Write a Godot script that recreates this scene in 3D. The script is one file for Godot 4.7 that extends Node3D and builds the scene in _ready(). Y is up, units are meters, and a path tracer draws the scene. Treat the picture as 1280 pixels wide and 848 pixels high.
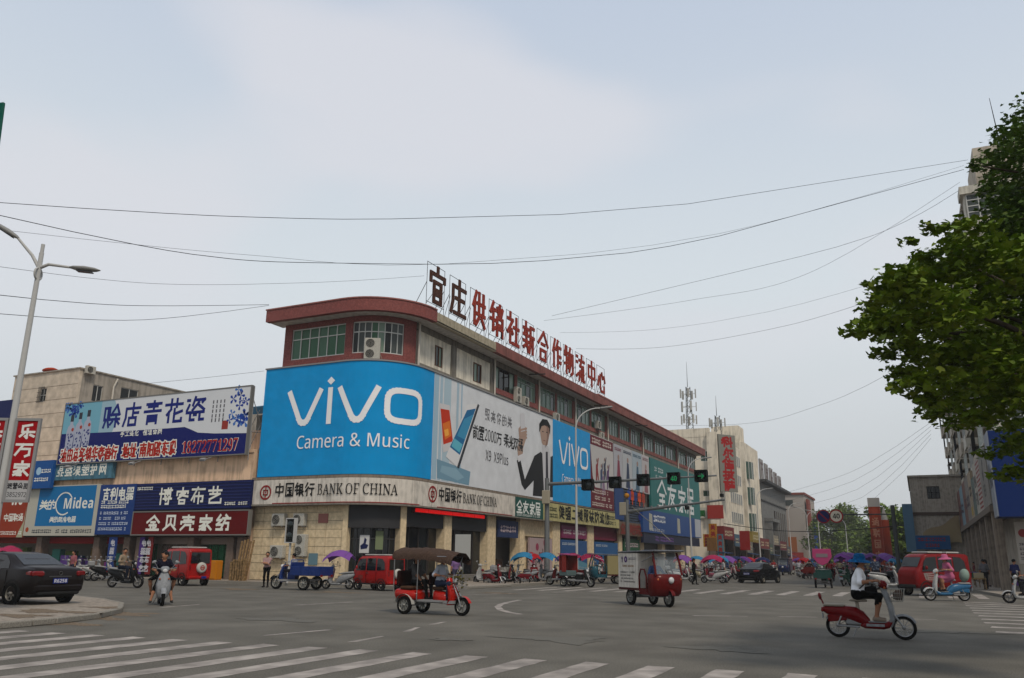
extends Node3D
# A hazy daylight street crossing: corner shop building with billboards, market street beyond, light traffic.
const FOC := 1019.0
const EYE := Vector3(0, 1.6, 0)
const WS := -26.4   # plane of the street facade (faces +x)
const WL := -38.5   # plane of the side facade (faces +z)
var CB := Basis.from_euler(Vector3(deg_to_rad(15.0085), deg_to_rad(25.91), deg_to_rad(0.687)))
var mats := {}
var taken := {}
var tex := {}
var rng := RandomNumberGenerator.new()

# ---- photo pixel -> direction -> point on the ground or a wall
func ray(u: float, v: float) -> Vector3: return CB * Vector3((u - 640.0) / FOC, -(v - 424.0) / FOC, -1.0)
func G(u: float, v: float, y := 0.0) -> Vector3:
	var r := ray(u, v)
	return EYE + r * ((y - EYE.y) / r.y)
func PX(u: float, v: float, x: float) -> Vector3:
	var r := ray(u, v)
	return EYE + r * (x / r.x)
func PZ(u: float, v: float, z: float) -> Vector3:
	var r := ray(u, v)
	return EYE + r * (z / r.z)
func PD(u: float, v: float, d: float) -> Vector3:
	return EYE + ray(u, v) * d

class MB:
	var st := SurfaceTool.new()
	var n := 0
	var group := 1
	func _init(): st.begin(Mesh.PRIMITIVE_TRIANGLES)
	func col(c: Color): st.set_color(c.srgb_to_linear())
	func flat(): st.set_smooth_group(-1)
	func smooth():
		group += 1
		st.set_smooth_group(group)
	func tri(a: Vector3, b: Vector3, c: Vector3):
		st.add_vertex(a); st.add_vertex(b); st.add_vertex(c)
		n += 1
	func quad(a, b, c, d):
		tri(a, b, c); tri(a, c, d)
	func box(c: Vector3, s: Vector3, b := Basis(), bev := 0.0):
		flat()
		var h := s * 0.5
		if bev <= 0.0:
			var p := []
			for i in 8: p.append(c + b * Vector3(h.x if i & 1 else -h.x, h.y if i & 2 else -h.y, h.z if i & 4 else -h.z))
			for f in [[0, 1, 3, 2], [5, 4, 6, 7], [4, 0, 2, 6], [1, 5, 7, 3], [2, 3, 7, 6], [4, 5, 1, 0]]: quad(p[f[0]], p[f[3]], p[f[2]], p[f[1]])
			return
		var k: float = min(bev, min(h.x, min(h.y, h.z)) * 0.95)
		# chamfered box: stacked rings
		var rings := []
		for lv in [[-h.y, k], [-h.y + k, 0.0], [h.y - k, 0.0], [h.y, k]]:
			var x: float = h.x - lv[1]
			var z: float = h.z - lv[1]
			var kk: float = k * 0.7
			var ring := PackedVector3Array()
			for q in [[x - kk, -z], [x, -z + kk], [x, z - kk], [x - kk, z], [-x + kk, z], [-x, z - kk], [-x, -z + kk], [-x + kk, -z]]:
				ring.append(c + b * Vector3(q[0], lv[0], q[1]))
			rings.append(ring)
		loft(rings, true, false)
	func loft(rings: Array, caps := true, sm := true):
		if sm: smooth()
		else: flat()
		for i in rings.size() - 1:
			var a: PackedVector3Array = rings[i]
			var d: PackedVector3Array = rings[i + 1]
			var m := a.size()
			for j in m:
				var k := (j + 1) % m
				quad(a[j], d[j], d[k], a[k])
		if caps:
			flat()
			for e in [0, rings.size() - 1]:
				var r: PackedVector3Array = rings[e]
				var cc := Vector3.ZERO
				for p in r: cc += p
				cc /= r.size()
				for j in r.size():
					var k := (j + 1) % r.size()
					if e == 0: tri(cc, r[j], r[k])
					else: tri(cc, r[k], r[j])
	func tube(pts: Array, rad, sides := 6, caps := true, flatten := 1.0):
		var rings := []
		var last := Vector3.ZERO
		for i in pts.size():
			var t: Vector3
			if i == 0: t = pts[1] - pts[0]
			elif i == pts.size() - 1: t = pts[i] - pts[i - 1]
			else: t = (pts[i + 1] - pts[i]).normalized() + (pts[i] - pts[i - 1]).normalized()
			t = t.normalized()
			var x := last
			if i == 0: x = t.cross(Vector3.UP if absf(t.y) < 0.9 else Vector3.RIGHT)
			x = (x - t * x.dot(t)).normalized()
			if x.length() < 0.5: x = t.cross(Vector3.RIGHT if absf(t.x) < 0.9 else Vector3.UP).normalized()
			last = x
			var y := t.cross(x)
			var r: float = rad[i] if rad is Array else rad
			var ring := PackedVector3Array()
			for k in sides:
				var an := TAU * k / sides
				ring.append(pts[i] + x * cos(an) * r + y * sin(an) * r * flatten)
			rings.append(ring)
		loft(rings, caps)
	func lathe(o: Vector3, b: Basis, prof: Array, sides := 16, caps := false):
		var rings := []
		for p in prof:
			var ring := PackedVector3Array()
			for k in sides:
				var an := TAU * k / sides
				ring.append(o + b * Vector3(cos(an) * p[0], p[1], sin(an) * p[0]))
			rings.append(ring)
		loft(rings, caps)
	func torus(o: Vector3, b: Basis, R: float, r: float, nu := 20, nv := 7):
		smooth()
		for i in nu:
			for j in nv:
				var q := []
				for e in [[i, j], [i + 1, j], [i + 1, j + 1], [i, j + 1]]:
					var a: float = TAU * e[0] / nu
					var c: float = TAU * e[1] / nv
					q.append(o + b * Vector3(cos(a) * (R + r * cos(c)), r * sin(c), sin(a) * (R + r * cos(c))))
				quad(q[0], q[1], q[2], q[3])
	func ball(o: Vector3, s: Vector3, b := Basis(), nu := 10, nv := 6):
		var prof := []
		for i in nv + 1:
			var a := PI * i / nv
			prof.append([sin(a), -cos(a)])
		lathe(o, b * Basis.from_scale(s), prof, nu)
	func prism(poly: PackedVector2Array, xf: Transform3D, depth: float, bev := 0.0):
		# polygon in local xy, thickness along local z, centred
		var p := poly
		if Geometry2D.is_polygon_clockwise(p): p.reverse()
		flat()
		var idx := Geometry2D.triangulate_polygon(p)
		var front := p
		if bev > 0.0:
			var o := Geometry2D.offset_polygon(p, -bev)
			if o.size() == 1 and o[0].size() == p.size():
				front = o[0]
				# align start
				var best := 0
				for i in front.size():
					if front[i].distance_to(p[0]) < front[best].distance_to(p[0]): best = i
				var q := PackedVector2Array()
				for i in front.size(): q.append(front[(best + i) % front.size()])
				front = q
		var h := depth * 0.5
		for sgn in [1.0, -1.0]:
			var id2 := Geometry2D.triangulate_polygon(front)
			for i in range(0, id2.size(), 3):
				var a = xf * Vector3(front[id2[i]].x, front[id2[i]].y, h * sgn)
				var b = xf * Vector3(front[id2[i + 1]].x, front[id2[i + 1]].y, h * sgn)
				var c = xf * Vector3(front[id2[i + 2]].x, front[id2[i + 2]].y, h * sgn)
				if sgn > 0: tri(a, c, b)
				else: tri(a, b, c)
		var e := h - bev
		var m := p.size()
		for i in m:
			var k := (i + 1) % m
			quad(xf * Vector3(p[i].x, p[i].y, -e), xf * Vector3(p[i].x, p[i].y, e), xf * Vector3(p[k].x, p[k].y, e), xf * Vector3(p[k].x, p[k].y, -e))
			if bev > 0.0 and front.size() == m:
				for sgn in [1.0, -1.0]:
					quad(xf * Vector3(p[i].x, p[i].y, e * sgn), xf * Vector3(front[i].x, front[i].y, h * sgn), xf * Vector3(front[k].x, front[k].y, h * sgn), xf * Vector3(p[k].x, p[k].y, e * sgn))
	func xshell(stations: Array, sides := 14, pw := 2.6, caps := true):
		# rounded body along x: [x, y centre, half height, half width]
		var rings := []
		for s in stations:
			var ring := PackedVector3Array()
			for k in sides:
				var a := TAU * k / sides
				var c := cos(a)
				var d := sin(a)
				ring.append(Vector3(s[0], s[1] + s[2] * signf(d) * pow(absf(d), 2.0 / pw), s[3] * signf(c) * pow(absf(c), 2.0 / pw)))
			rings.append(ring)
		loft(rings, caps)
	func mesh() -> ArrayMesh:
		st.generate_normals()
		return st.commit()

# ---- nodes
func numbered(s: String) -> String:
	if not taken.has(s):
		taken[s] = 0
		return s
	taken[s] += 1
	return "%s_%03d" % [s, taken[s]]
func thing(called: String, label: String, cat: String, at := Vector3.ZERO, yaw := 0.0, group := "") -> Node3D:
	var o := Node3D.new()
	o.name = numbered(called)
	add_child(o)
	o.position = at
	o.rotation.y = yaw
	tag(o, label, cat, group)
	return o
func tag(o: Node3D, label: String, cat: String, group := "") -> void:
	o.set_meta("label", label)
	o.set_meta("category", cat)
	if group: o.set_meta("group", group)
func put(mb: MB, called: String, m: Material, parent: Node3D = null) -> MeshInstance3D:
	var o := MeshInstance3D.new()
	o.mesh = mb.mesh()
	o.material_override = m
	if called in ["lettering", "picture", "print"]: o.set_meta("kind", "stuff")
	if parent:
		o.name = called
		parent.add_child(o, true)
	else:
		o.name = numbered(called)
		add_child(o)
	return o
func inst(mesh: Mesh, called: String, m: Material, parent: Node3D, xf := Transform3D()) -> MeshInstance3D:
	var o := MeshInstance3D.new()
	o.mesh = mesh
	o.material_override = m
	o.name = called
	o.transform = xf
	parent.add_child(o, true)
	return o
func struct(o: Node3D, label: String) -> Node3D:
	o.set_meta("kind", "structure")
	o.set_meta("label", label)
	return o
func copy(o: Node3D, called: String, at: Vector3, yaw: float, label := "", group := "") -> Node3D:
	var c: Node3D = o.duplicate()
	c.name = numbered(called)
	add_child(c)
	c.position = at
	c.rotation = Vector3(0, yaw, 0)
	if label: c.set_meta("label", label)
	if group: c.set_meta("group", group)
	return c
func bx(called: String, c: Vector3, s: Vector3, m: Material, parent: Node3D = null, bev := 0.0, b := Basis()) -> MeshInstance3D:
	var mb := MB.new()
	mb.box(c, s, b, bev)
	return put(mb, called, m, parent)

# ---- materials
func noise_tex(key: String, freq: float, lo: float, hi: float, oct := 4, sz := 512, seed_ := 3) -> NoiseTexture2D:
	if tex.has(key): return tex[key]
	var t := NoiseTexture2D.new()
	t.width = sz; t.height = sz
	t.seamless = true
	var f := FastNoiseLite.new()
	f.seed = seed_
	f.frequency = freq
	f.fractal_octaves = oct
	f.noise_type = FastNoiseLite.TYPE_SIMPLEX_SMOOTH
	t.noise = f
	var g := Gradient.new()
	g.set_color(0, Color(lo, lo, lo)); g.set_color(1, Color(hi, hi, hi))
	t.color_ramp = g
	tex[key] = t
	return t
func streak_tex() -> ImageTexture:
	# irregular vertical rain stains, grain of its own
	if tex.has("streak"): return tex["streak"]
	var f := FastNoiseLite.new(); f.seed = 11; f.frequency = 0.035; f.fractal_octaves = 4
	var f2 := FastNoiseLite.new(); f2.seed = 5; f2.frequency = 0.02; f2.fractal_octaves = 5
	var im := Image.create(256, 256, false, Image.FORMAT_RGB8)
	for y in 256:
		for x in 256:
			var a := TAU * x / 256.0
			var b := TAU * y / 256.0
			var s := f.get_noise_3d(cos(a) * 120.0, sin(a) * 120.0, sin(b) * 9.0)
			var q := f2.get_noise_3d(cos(a) * 60.0 + 300.0, sin(a) * 60.0 + cos(b) * 60.0, sin(b) * 60.0)
			var v: float = clampf(0.96 + s * 0.2 + q * 0.16, 0.72, 1.0)
			im.set_pixel(x, y, Color(v, v * 0.99, v * 0.97))
	tex["streak"] = ImageTexture.create_from_image(im)
	return tex["streak"]
func M(key: String, c := Color(0.5, 0.5, 0.5), rough := 0.7, metal := 0.0, tx = null, scale := 1.0) -> StandardMaterial3D:
	if mats.has(key): return mats[key]
	var m := StandardMaterial3D.new()
	m.resource_name = key
	m.albedo_color = c
	m.roughness = rough
	m.metallic = metal
	m.metallic_specular = 0.22 if rough > 0.3 else 0.45
	if tx:
		m.albedo_texture = tx
		m.uv1_triplanar = true
		m.uv1_world_triplanar = true
		m.uv1_scale = Vector3.ONE * scale
	mats[key] = m
	return m
func MV(key := "print", rough := 0.55) -> StandardMaterial3D:
	# takes its colour from the vertices: printed graphics, clothing
	if mats.has(key): return mats[key]
	var m := M(key, Color.WHITE, rough)
	m.vertex_color_use_as_albedo = true
	return m
func bump(m: StandardMaterial3D, t: Texture2D, cm: float) -> StandardMaterial3D:
	m.heightmap_enabled = true
	m.heightmap_texture = t
	m.heightmap_scale = cm
	return m
func paint(key: String, c: Color, rough := 0.3) -> StandardMaterial3D:
	if mats.has(key): return mats[key]
	var m := M(key, c, rough + 0.12, 0.0, noise_tex("dust", 0.02, 0.8, 1.0, 5), 0.9)
	m.uv1_world_triplanar = false
	m.metallic_specular = 0.2
	m.clearcoat_enabled = true
	m.clearcoat = 0.3 if c.get_luminance() > 0.15 else 0.12
	m.clearcoat_roughness = 0.12
	return m
func glass(key: String, c: Color, a := 0.25) -> StandardMaterial3D:
	if mats.has(key): return mats[key]
	var m := M(key, Color(c.r, c.g, c.b, a), 0.05)
	m.transparency = BaseMaterial3D.TRANSPARENCY_ALPHA
	return m
# ---- lettering: strokes on a 10 x 10 grid, two digits a point (x right, y down)
const GL := {
"官": "5051 14129293 3439 34747636 37777939", "庄": "5051 1292 121609 3585 5359 2999", "供": "3014 2229 4393 5056 8086 3696 5739 7799",
"销": "2003 1242 0545 2228 2847 7073 5163 9183 5459 54949998 5696 5797", "社": "2021 0242 4206 2529 3546 5494 7179 4999",
"新": "2021 0242 1214 3234 0444 2449 0646 2708 2748 9161 616659 6494 8489", "合": "5004 5094 3464 2629 2676 7679 2979",
"作": "3014 2229 6043 5292 6269 6595 6797", "物": "1003 0242 2029 0645 6044 52929879 6347 8358", "流": "0111 0313 0827 6061 3292 624484 4639 6569 858999",
"中": "1216 1292 9296 1696 5059", "心": "1407 3338498987 5264 8395", "国": "1019 1090 9099 1999 3373 3575 3878 5358 6677",
"银": "2003 1242 0545 2228 2847 5159 5181 8185 5383 5585 5967 6599 9677", "行": "2003 3306 2529 5191 4494 7479 7968",
"赊": "0106 0131 3136 2226 1609 2639 7044 7094 5484 4696 7479 5748 8798", "店": "5051 1292 121609 5356 5484 3639 3676 7679 3979",
"青": "5054 1191 2272 0494 2629 2676 7679 2777 2878", "花": "0292 3033 6063 3416 2529 545999 9998 9556",
"瓷": "0111 0513 4033 4191 9182 6235 6395 0696 2629 2949 7679 7999 4757", "手": "8021 1383 0595 5159 5939", "工": "1191 5158 0898",
"造": "1122 0424 2427 0838 2799 5042 4282 6055 3595 4648 4686 8688 4888", "化": "3014 2229 505999 9997 9255",
"恒": "2029 0305 3344 4191 4999 5357 5383 8387 5585 5787", "温": "0111 0413 0827 4145 4181 8185 4383 4585 4749 4787 8789 3999 6769",
"窖": "5051 141292 9293 3224 6284 3545 3575 5457 1797 3839 3878 7879", "藏": "0191 3032 7072 1393 1309 2429 3454 3757 6399 9584 8181",
"油": "0111 0413 0827 4349 4393 9399 4999 6069 4696", "田": "1119 1191 9199 1999 5159 1595", "总": "3041 7061 2326 2373 7376 2676 1708 3739 3979 7967 5767 8797",
"经": "2003 0333 3306 0646 0949 5181 8145 4696 7679 4999", "华": "3003 2125 5054 5494 9152 0797 5659", "泰": "1191 2272 0393 4006 6396 5559 2637 8667 4928",
"商": "5051 0292 3344 7364 1419 1494 9499 4536 6575 3739 3777 7779 3979", "地": "0343 2028 0847 3693 9396 9686 6067 4249 4999 9997",
"址": "0343 2028 0847 7079 7494 5359 4999", "南": "0191 5053 1319 1393 9399 3445 7464 3575 3777 5559", "阳": "1019 1041 4123 2345 4527 5159 5191 9199 5595 5999",
"路": "0004 0040 4044 0444 2429 2646 0509 0948 7043 6191 9154 6297 5659 5686 8689 5989", "东": "1191 4025 2585 5359 5938 3617 7798",
"段": "4021 2129 2343 2545 0847 6044 6080 8094 4686 8649 5798", "鼎": "3034 3070 7074 3272 3474 1416 1636 3639 0919 6669 6696 6889",
"盛": "1282 1206 2444 5096 9263 6071 0999 2629 2686 8689 4649 6669", "浸": "0111 0413 0827 4181 8184 4282 4484 3536 3596 4786 8649 5799",
"塑": "1021 4031 0252 0435 4345 2426 6065 6090 9096 6292 6494 2777 5659 0999", "护": "2029 0242 0645 2919 7071 5249 5282 8285 5585",
"网": "1019 1090 9099 2247 4227 5287 8257", "美": "2031 7061 1292 2383 0595 5255 0696 5609 5699", "的": "2011 0209 0242 4249 0545 0949 6044 5292 9298 9878 6475",
"厨": "1191 111609 2252 2434 2454 5456 2656 2858 6393 8189 8979 6677", "房": "5051 2282 8284 2484 221609 5556 3696 5649 5787 8789 8969",
"电": "1216 1282 8286 1484 1686 4049 4999 9997", "器": "1013 1040 4043 1343 6063 6090 9093 6393 0595 5508 5598 1719 1747 4749 1949 6769 6797 9799 6999",
"吉": "0191 5054 2474 2629 2676 7679 2979", "利": "4011 0343 2129 2306 2346 6166 9099 9989",
"博": "0333 1019 3191 6065 4245 4282 8285 4383 4585 3696 7679 7959 4657 8081", "客": "5051 141292 9293 4335 4373 7326 3495 3739 3777 7779 3979",
"布": "0191 4007 2528 2585 8588 8878 5359", "艺": "0292 3033 6063 1484 8417 1719 1999 9997", "金": "5004 5094 3464 2676 5459 3738 7768 0999",
"贝": "2026 2080 8086 5255 5509 6699", "壳": "1191 5053 2373 0504 0494 9495 3609 3676 7679 7999", "家": "5051 141292 9293 2474 5436 4559 5939 4617 5719 8465 6699",
"纺": "2003 0333 3306 0646 0949 6071 4292 6239 6585 8589 8979", "乐": "7021 2125 2595 5359 5948 3618 7798", "万": "0191 4108 3484 8488 8869",
"运": "1122 0424 2427 0838 2799 4181 3393 6345 4585 7486", "营": "0191 3032 7072 1413 1393 9394 3436 3474 7476 3676 2729 2787 8789 2989",
"公": "4005 6095 5417 1787 6598", "司": "1191 9198 9978 2373 2529 2565 6568 2868", "联": "0040 1017 3039 1333 1535 0746 5162 9182 5393 4696 6349 7699",
"通": "1122 0424 2427 0838 2799 4080 8062 4348 4393 9398 4595 4696 6348", "全": "5004 5094 2575 5559 2777 0999", "友": "0292 4008 3474 7419 3599",
"居": "1080 8083 1383 1017 1709 2595 5358 3739 3787 8789 3989", "健": "2003 1119 3141 4134 3446 4628 3799 5292 6068 5494 8184 5696",
"强": "0131 3133 0333 0306 0636 3639 3919 5053 5090 9093 5393 4547 4595 9597 4797 7379 4999", "二": "2272 0898",
"楼": "2029 0343 2306 2446 5162 9182 4393 7076 7345 7395 4797 6658 5899", "服": "101709 1040 4049 1343 1545 6069 6090 9093 9383 6494 9469 6499",
"装": "0112 2025 0524 4292 7075 4585 0696 5618 4849 4959 6799", "欢": "0131 3109 0239 6043 5292 9283 7439 7499",
"迎": "1122 0424 2427 0838 2799 6042 4248 4757 6292 6267 9297 9787", "您": "2003 1216 5042 4292 9283 6266 4445 8495 1809 3739 3979 7967 8798",
"前": "3041 7061 0292 1419 1444 4449 1646 1848 6468 9499 9989", "置": "1012 1090 9092 1292 4042 6062 0393 5355 2529 2575 7579 2777 0999",
"柔": "2080 8053 3243 0393 5054 0595 5359 5518 5598", "光": "5055 2134 8164 0595 4547 4709 6569 6999 9997", "双": "0141 4109 0249 5191 9149 5399",
"摄": "1019 0232 0535 4090 5055 8056 5282 5383 4595 3657 5639 6696 9669 6799", "照": "0005 0030 3035 0232 0535 4090 9084 6043 5457 5484 8487 5787 1809 3839 6869 8899",
"亮": "5051 0292 3335 3373 7375 3575 0706 0696 9697 3709 3767 6769 6999", "你": "3003 2229 5033 4191 9183 6469 6959 5547 7596",
"科": "4011 0343 2129 2306 2346 5061 5364 4795 8089", "尔": "4024 3292 9283 5359 5939 3517 7597", "佳": "3003 2229 4292 6055 3595 4797 6559 3999",
"披": "2029 0242 0645 2919 524839 5292 9283 7075 5585 8549 5699", "萨": "0191 3032 7072 1319 1343 4325 2546 4627 7374 5494 5696 5639"}

func flat_map(p0: Vector3, r: Vector3, depth: float) -> Callable:
	var nn := r.cross(Vector3.UP).normalized()
	return func(s: float, t: float, o: float) -> Vector3: return p0 + r * s + Vector3.UP * t + nn * (depth + o)
func strokes(ch: String) -> Array:
	var out := []
	for w in GL[ch].split(" "):
		var pl := []
		for i in range(0, w.length() - 1, 2): pl.append(Vector2(float(w[i]) / 9.0, 1.0 - float(w[i + 1]) / 9.0))
		if pl.size() > 1: out.append(pl)
	return out
func p_line(mb: MB, map: Callable, a: Vector2, b: Vector2, w: float, o: float, ext := 0.5) -> void:
	var d := (b - a).normalized()
	var q := Vector2(-d.y, d.x) * w * 0.5
	var e := d * w * ext
	mb.quad(map.call(a.x - e.x + q.x, a.y - e.y + q.y, o), map.call(b.x + e.x + q.x, b.y + e.y + q.y, o), map.call(b.x + e.x - q.x, b.y + e.y - q.y, o), map.call(a.x - e.x - q.x, a.y - e.y - q.y, o))
func p_path(mb: MB, map: Callable, pts: Array, w: float, o := 0.006) -> void:
	for i in pts.size() - 1: p_line(mb, map, pts[i], pts[i + 1], w, o + 0.0004 * i)
func p_cn(mb: MB, map: Callable, txt: String, x: float, y: float, w: float, h: float, pitch: Vector2, wt: float, c: Color, o := 0.006) -> void:
	mb.flat(); mb.col(c)
	var at := Vector2(x, y)
	for ch in txt:
		if GL.has(ch):
			var k := 0
			for pl in strokes(ch):
				for i in pl.size() - 1:
					p_line(mb, map, at + pl[i] * Vector2(w, h), at + pl[i + 1] * Vector2(w, h), wt, o + 0.0005 * (k % 5))
					k += 1
		at += pitch
func p_latin(mb: MB, map: Callable, txt: String, x: float, y: float, w: float, h: float, c: Color, bold := false, serif := false, o := 0.006) -> void:
	mb.flat(); mb.col(c)
	var f := SystemFont.new()
	f.font_names = PackedStringArray(["Droid Serif" if serif else "Droid Sans"])
	f.font_weight = 700 if bold else 400
	var tm := TextMesh.new()
	tm.text = txt
	tm.font = f
	tm.font_size = 48
	tm.pixel_size = 0.02
	tm.depth = 0.0
	tm.curve_step = 3.0
	var ar := tm.surface_get_arrays(0)
	var vs: PackedVector3Array = ar[Mesh.ARRAY_VERTEX]
	var ix: PackedInt32Array = ar[Mesh.ARRAY_INDEX]
	var lo := Vector3(1e9, 1e9, 0)
	var hi := -lo
	for p in vs: lo = lo.min(p); hi = hi.max(p)
	var s := Vector2(w / (hi.x - lo.x), h / (hi.y - lo.y))
	for i in ix:
		var p := vs[i]
		mb.st.add_vertex(map.call(x + (p.x - lo.x) * s.x, y + (p.y - lo.y) * s.y, o))
func p_poly(mb: MB, map: Callable, pts: Array, c: Color, o := 0.004) -> void:
	mb.flat(); mb.col(c)
	var p := PackedVector2Array(pts)
	var id := Geometry2D.triangulate_polygon(p)
	for i in id: mb.st.add_vertex(map.call(p[i].x, p[i].y, o))
func p_rect(mb: MB, map: Callable, x: float, y: float, w: float, h: float, c: Color, o := 0.004) -> void:
	mb.flat(); mb.col(c)
	mb.quad(map.call(x, y, o), map.call(x, y + h, o), map.call(x + w, y + h, o), map.call(x + w, y, o))
func p_disc(mb: MB, map: Callable, x: float, y: float, r: float, c: Color, o := 0.004, r0 := 0.0, sx := 1.0) -> void:
	mb.flat(); mb.col(c)
	for i in 28:
		var a := TAU * i / 28
		var b := TAU * (i + 1) / 28
		mb.quad(map.call(x + cos(a) * r0 * sx, y + sin(a) * r0, o), map.call(x + cos(a) * r * sx, y + sin(a) * r, o), map.call(x + cos(b) * r * sx, y + sin(b) * r, o), map.call(x + cos(b) * r0 * sx, y + sin(b) * r0, o))
func p_dashes(mb: MB, map: Callable, x: float, y: float, w: float, h: float, c: Color, seed_ := 1, o := 0.006) -> void:
	# a line of print too small to read
	var r := RandomNumberGenerator.new()
	r.seed = seed_
	var s := x
	while s < x + w - h * 0.6:
		var k := h * r.randf_range(0.45, 0.9)
		if r.randf() < 0.86:
			p_rect(mb, map, s, y + h * r.randf_range(0.0, 0.2), k, h * r.randf_range(0.14, 0.3), c, o)
			p_rect(mb, map, s + k * r.randf_range(0.2, 0.6), y, k * 0.22, h, c, o + 0.0005)
			p_rect(mb, map, s, y + h * r.randf_range(0.6, 0.8), k, h * 0.18, c, o + 0.001)
		s += k * 1.18

func board(called: String, label: String, p0: Vector3, r: Vector3, w: float, h: float, depth: float, m: Material, cat := "sign", group := "", rim: Material = null) -> Array:
	# a flat sign standing at its lower left corner; returns [thing, map]
	var o := thing(called, label, cat, p0, 0.0, group)
	var nn := r.cross(Vector3.UP).normalized()
	var b := Basis(r, Vector3.UP, nn)
	var mb := MB.new()
	mb.box(r * w * 0.5 + Vector3.UP * h * 0.5 + nn * depth * 0.5, Vector3(w, h, depth), b)
	put(mb, "board", m, o)
	if rim:
		var fb := MB.new()
		var t := 0.07
		for e in [[0.5, 0.0, w + t, t], [0.5, 1.0, w + t, t]]:
			fb.box(r * w * e[0] + Vector3.UP * h * e[1] + nn * depth * 0.5, Vector3(e[2], e[3], depth + 0.05), b)
		for e in [0.0, 1.0]:
			fb.box(r * w * e + Vector3.UP * h * 0.5 + nn * depth * 0.5, Vector3(t, h - t, depth + 0.046), b)
		put(fb, "frame", rim, o)
	return [o, flat_map(Vector3.ZERO, r, depth)]
func camera_sky_sun() -> void:
	var cam := Camera3D.new()
	cam.name = "camera"
	cam.position = EYE
	cam.basis = CB
	cam.fov = rad_to_deg(2.0 * atan(424.0 / FOC))
	cam.near = 0.1
	cam.far = 3000.0
	add_child(cam)
	var we := WorldEnvironment.new()
	we.name = "world"
	var e := Environment.new()
	e.tonemap_mode = Environment.TONE_MAPPER_LINEAR
	e.tonemap_exposure = 1.45
	e.background_mode = Environment.BG_SKY
	var sm := PanoramaSkyMaterial.new()
	sm.panorama = sky_image()
	e.sky = Sky.new()
	e.sky.sky_material = sm
	e.background_energy_multiplier = 0.80
	e.fog_enabled = true
	e.fog_density = 0.0004
	e.fog_light_color = Color(0.97, 0.98, 0.99)
	e.sdfgi_enabled = true
	e.ssao_enabled = true
	e.ssil_enabled = true
	we.environment = e
	add_child(we)
	var sun := DirectionalLight3D.new()
	sun.name = "sun"
	sun.light_energy = 0.5
	sun.light_angular_distance = 10.0
	sun.light_color = Color(1.0, 0.95, 0.88)
	sun.shadow_enabled = true
	sun.look_at_from_position(Vector3.ZERO, Vector3(-0.6, -1.0, -0.5))
	add_child(sun)
func sky_image() -> ImageTexture:
	# thin high haze: pale at the horizon, cooler overhead, with soft uneven cloud
	var f := FastNoiseLite.new(); f.seed = 21; f.frequency = 0.9; f.fractal_octaves = 4
	var im := Image.create(512, 256, false, Image.FORMAT_RGBF)
	var hor := Color(0.74, 0.755, 0.765).srgb_to_linear()
	var mid := Color(0.79, 0.82, 0.84).srgb_to_linear()
	var top := Color(0.69, 0.735, 0.805).srgb_to_linear()
	var gr := Color(0.40, 0.39, 0.37).srgb_to_linear()
	for y in 256:
		var el := PI * (0.5 - (y + 0.5) / 256.0)
		for x in 512:
			var az := TAU * x / 512.0
			var d := Vector3(cos(el) * sin(az), sin(el), cos(el) * cos(az))
			var c: Color
			if el < 0.0: c = gr
			else:
				var t := el / (PI * 0.5)
				c = hor.lerp(mid, smoothstep(0.0, 0.22, t)).lerp(top, smoothstep(0.14, 0.50, t))
				var q := Vector3(d.x + d.y * 0.6, d.y * 2.6, d.z) * 1.5
				var nz := f.get_noise_3d(q.x, q.y, q.z)
				var k := smoothstep(-0.12, 0.35, nz) * 0.75 * smoothstep(0.05, 0.25, t)
				c = c.lerp(Color(0.805, 0.81, 0.835).srgb_to_linear(), k)
			im.set_pixel(x, y, c)
	return ImageTexture.create_from_image(im)

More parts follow.
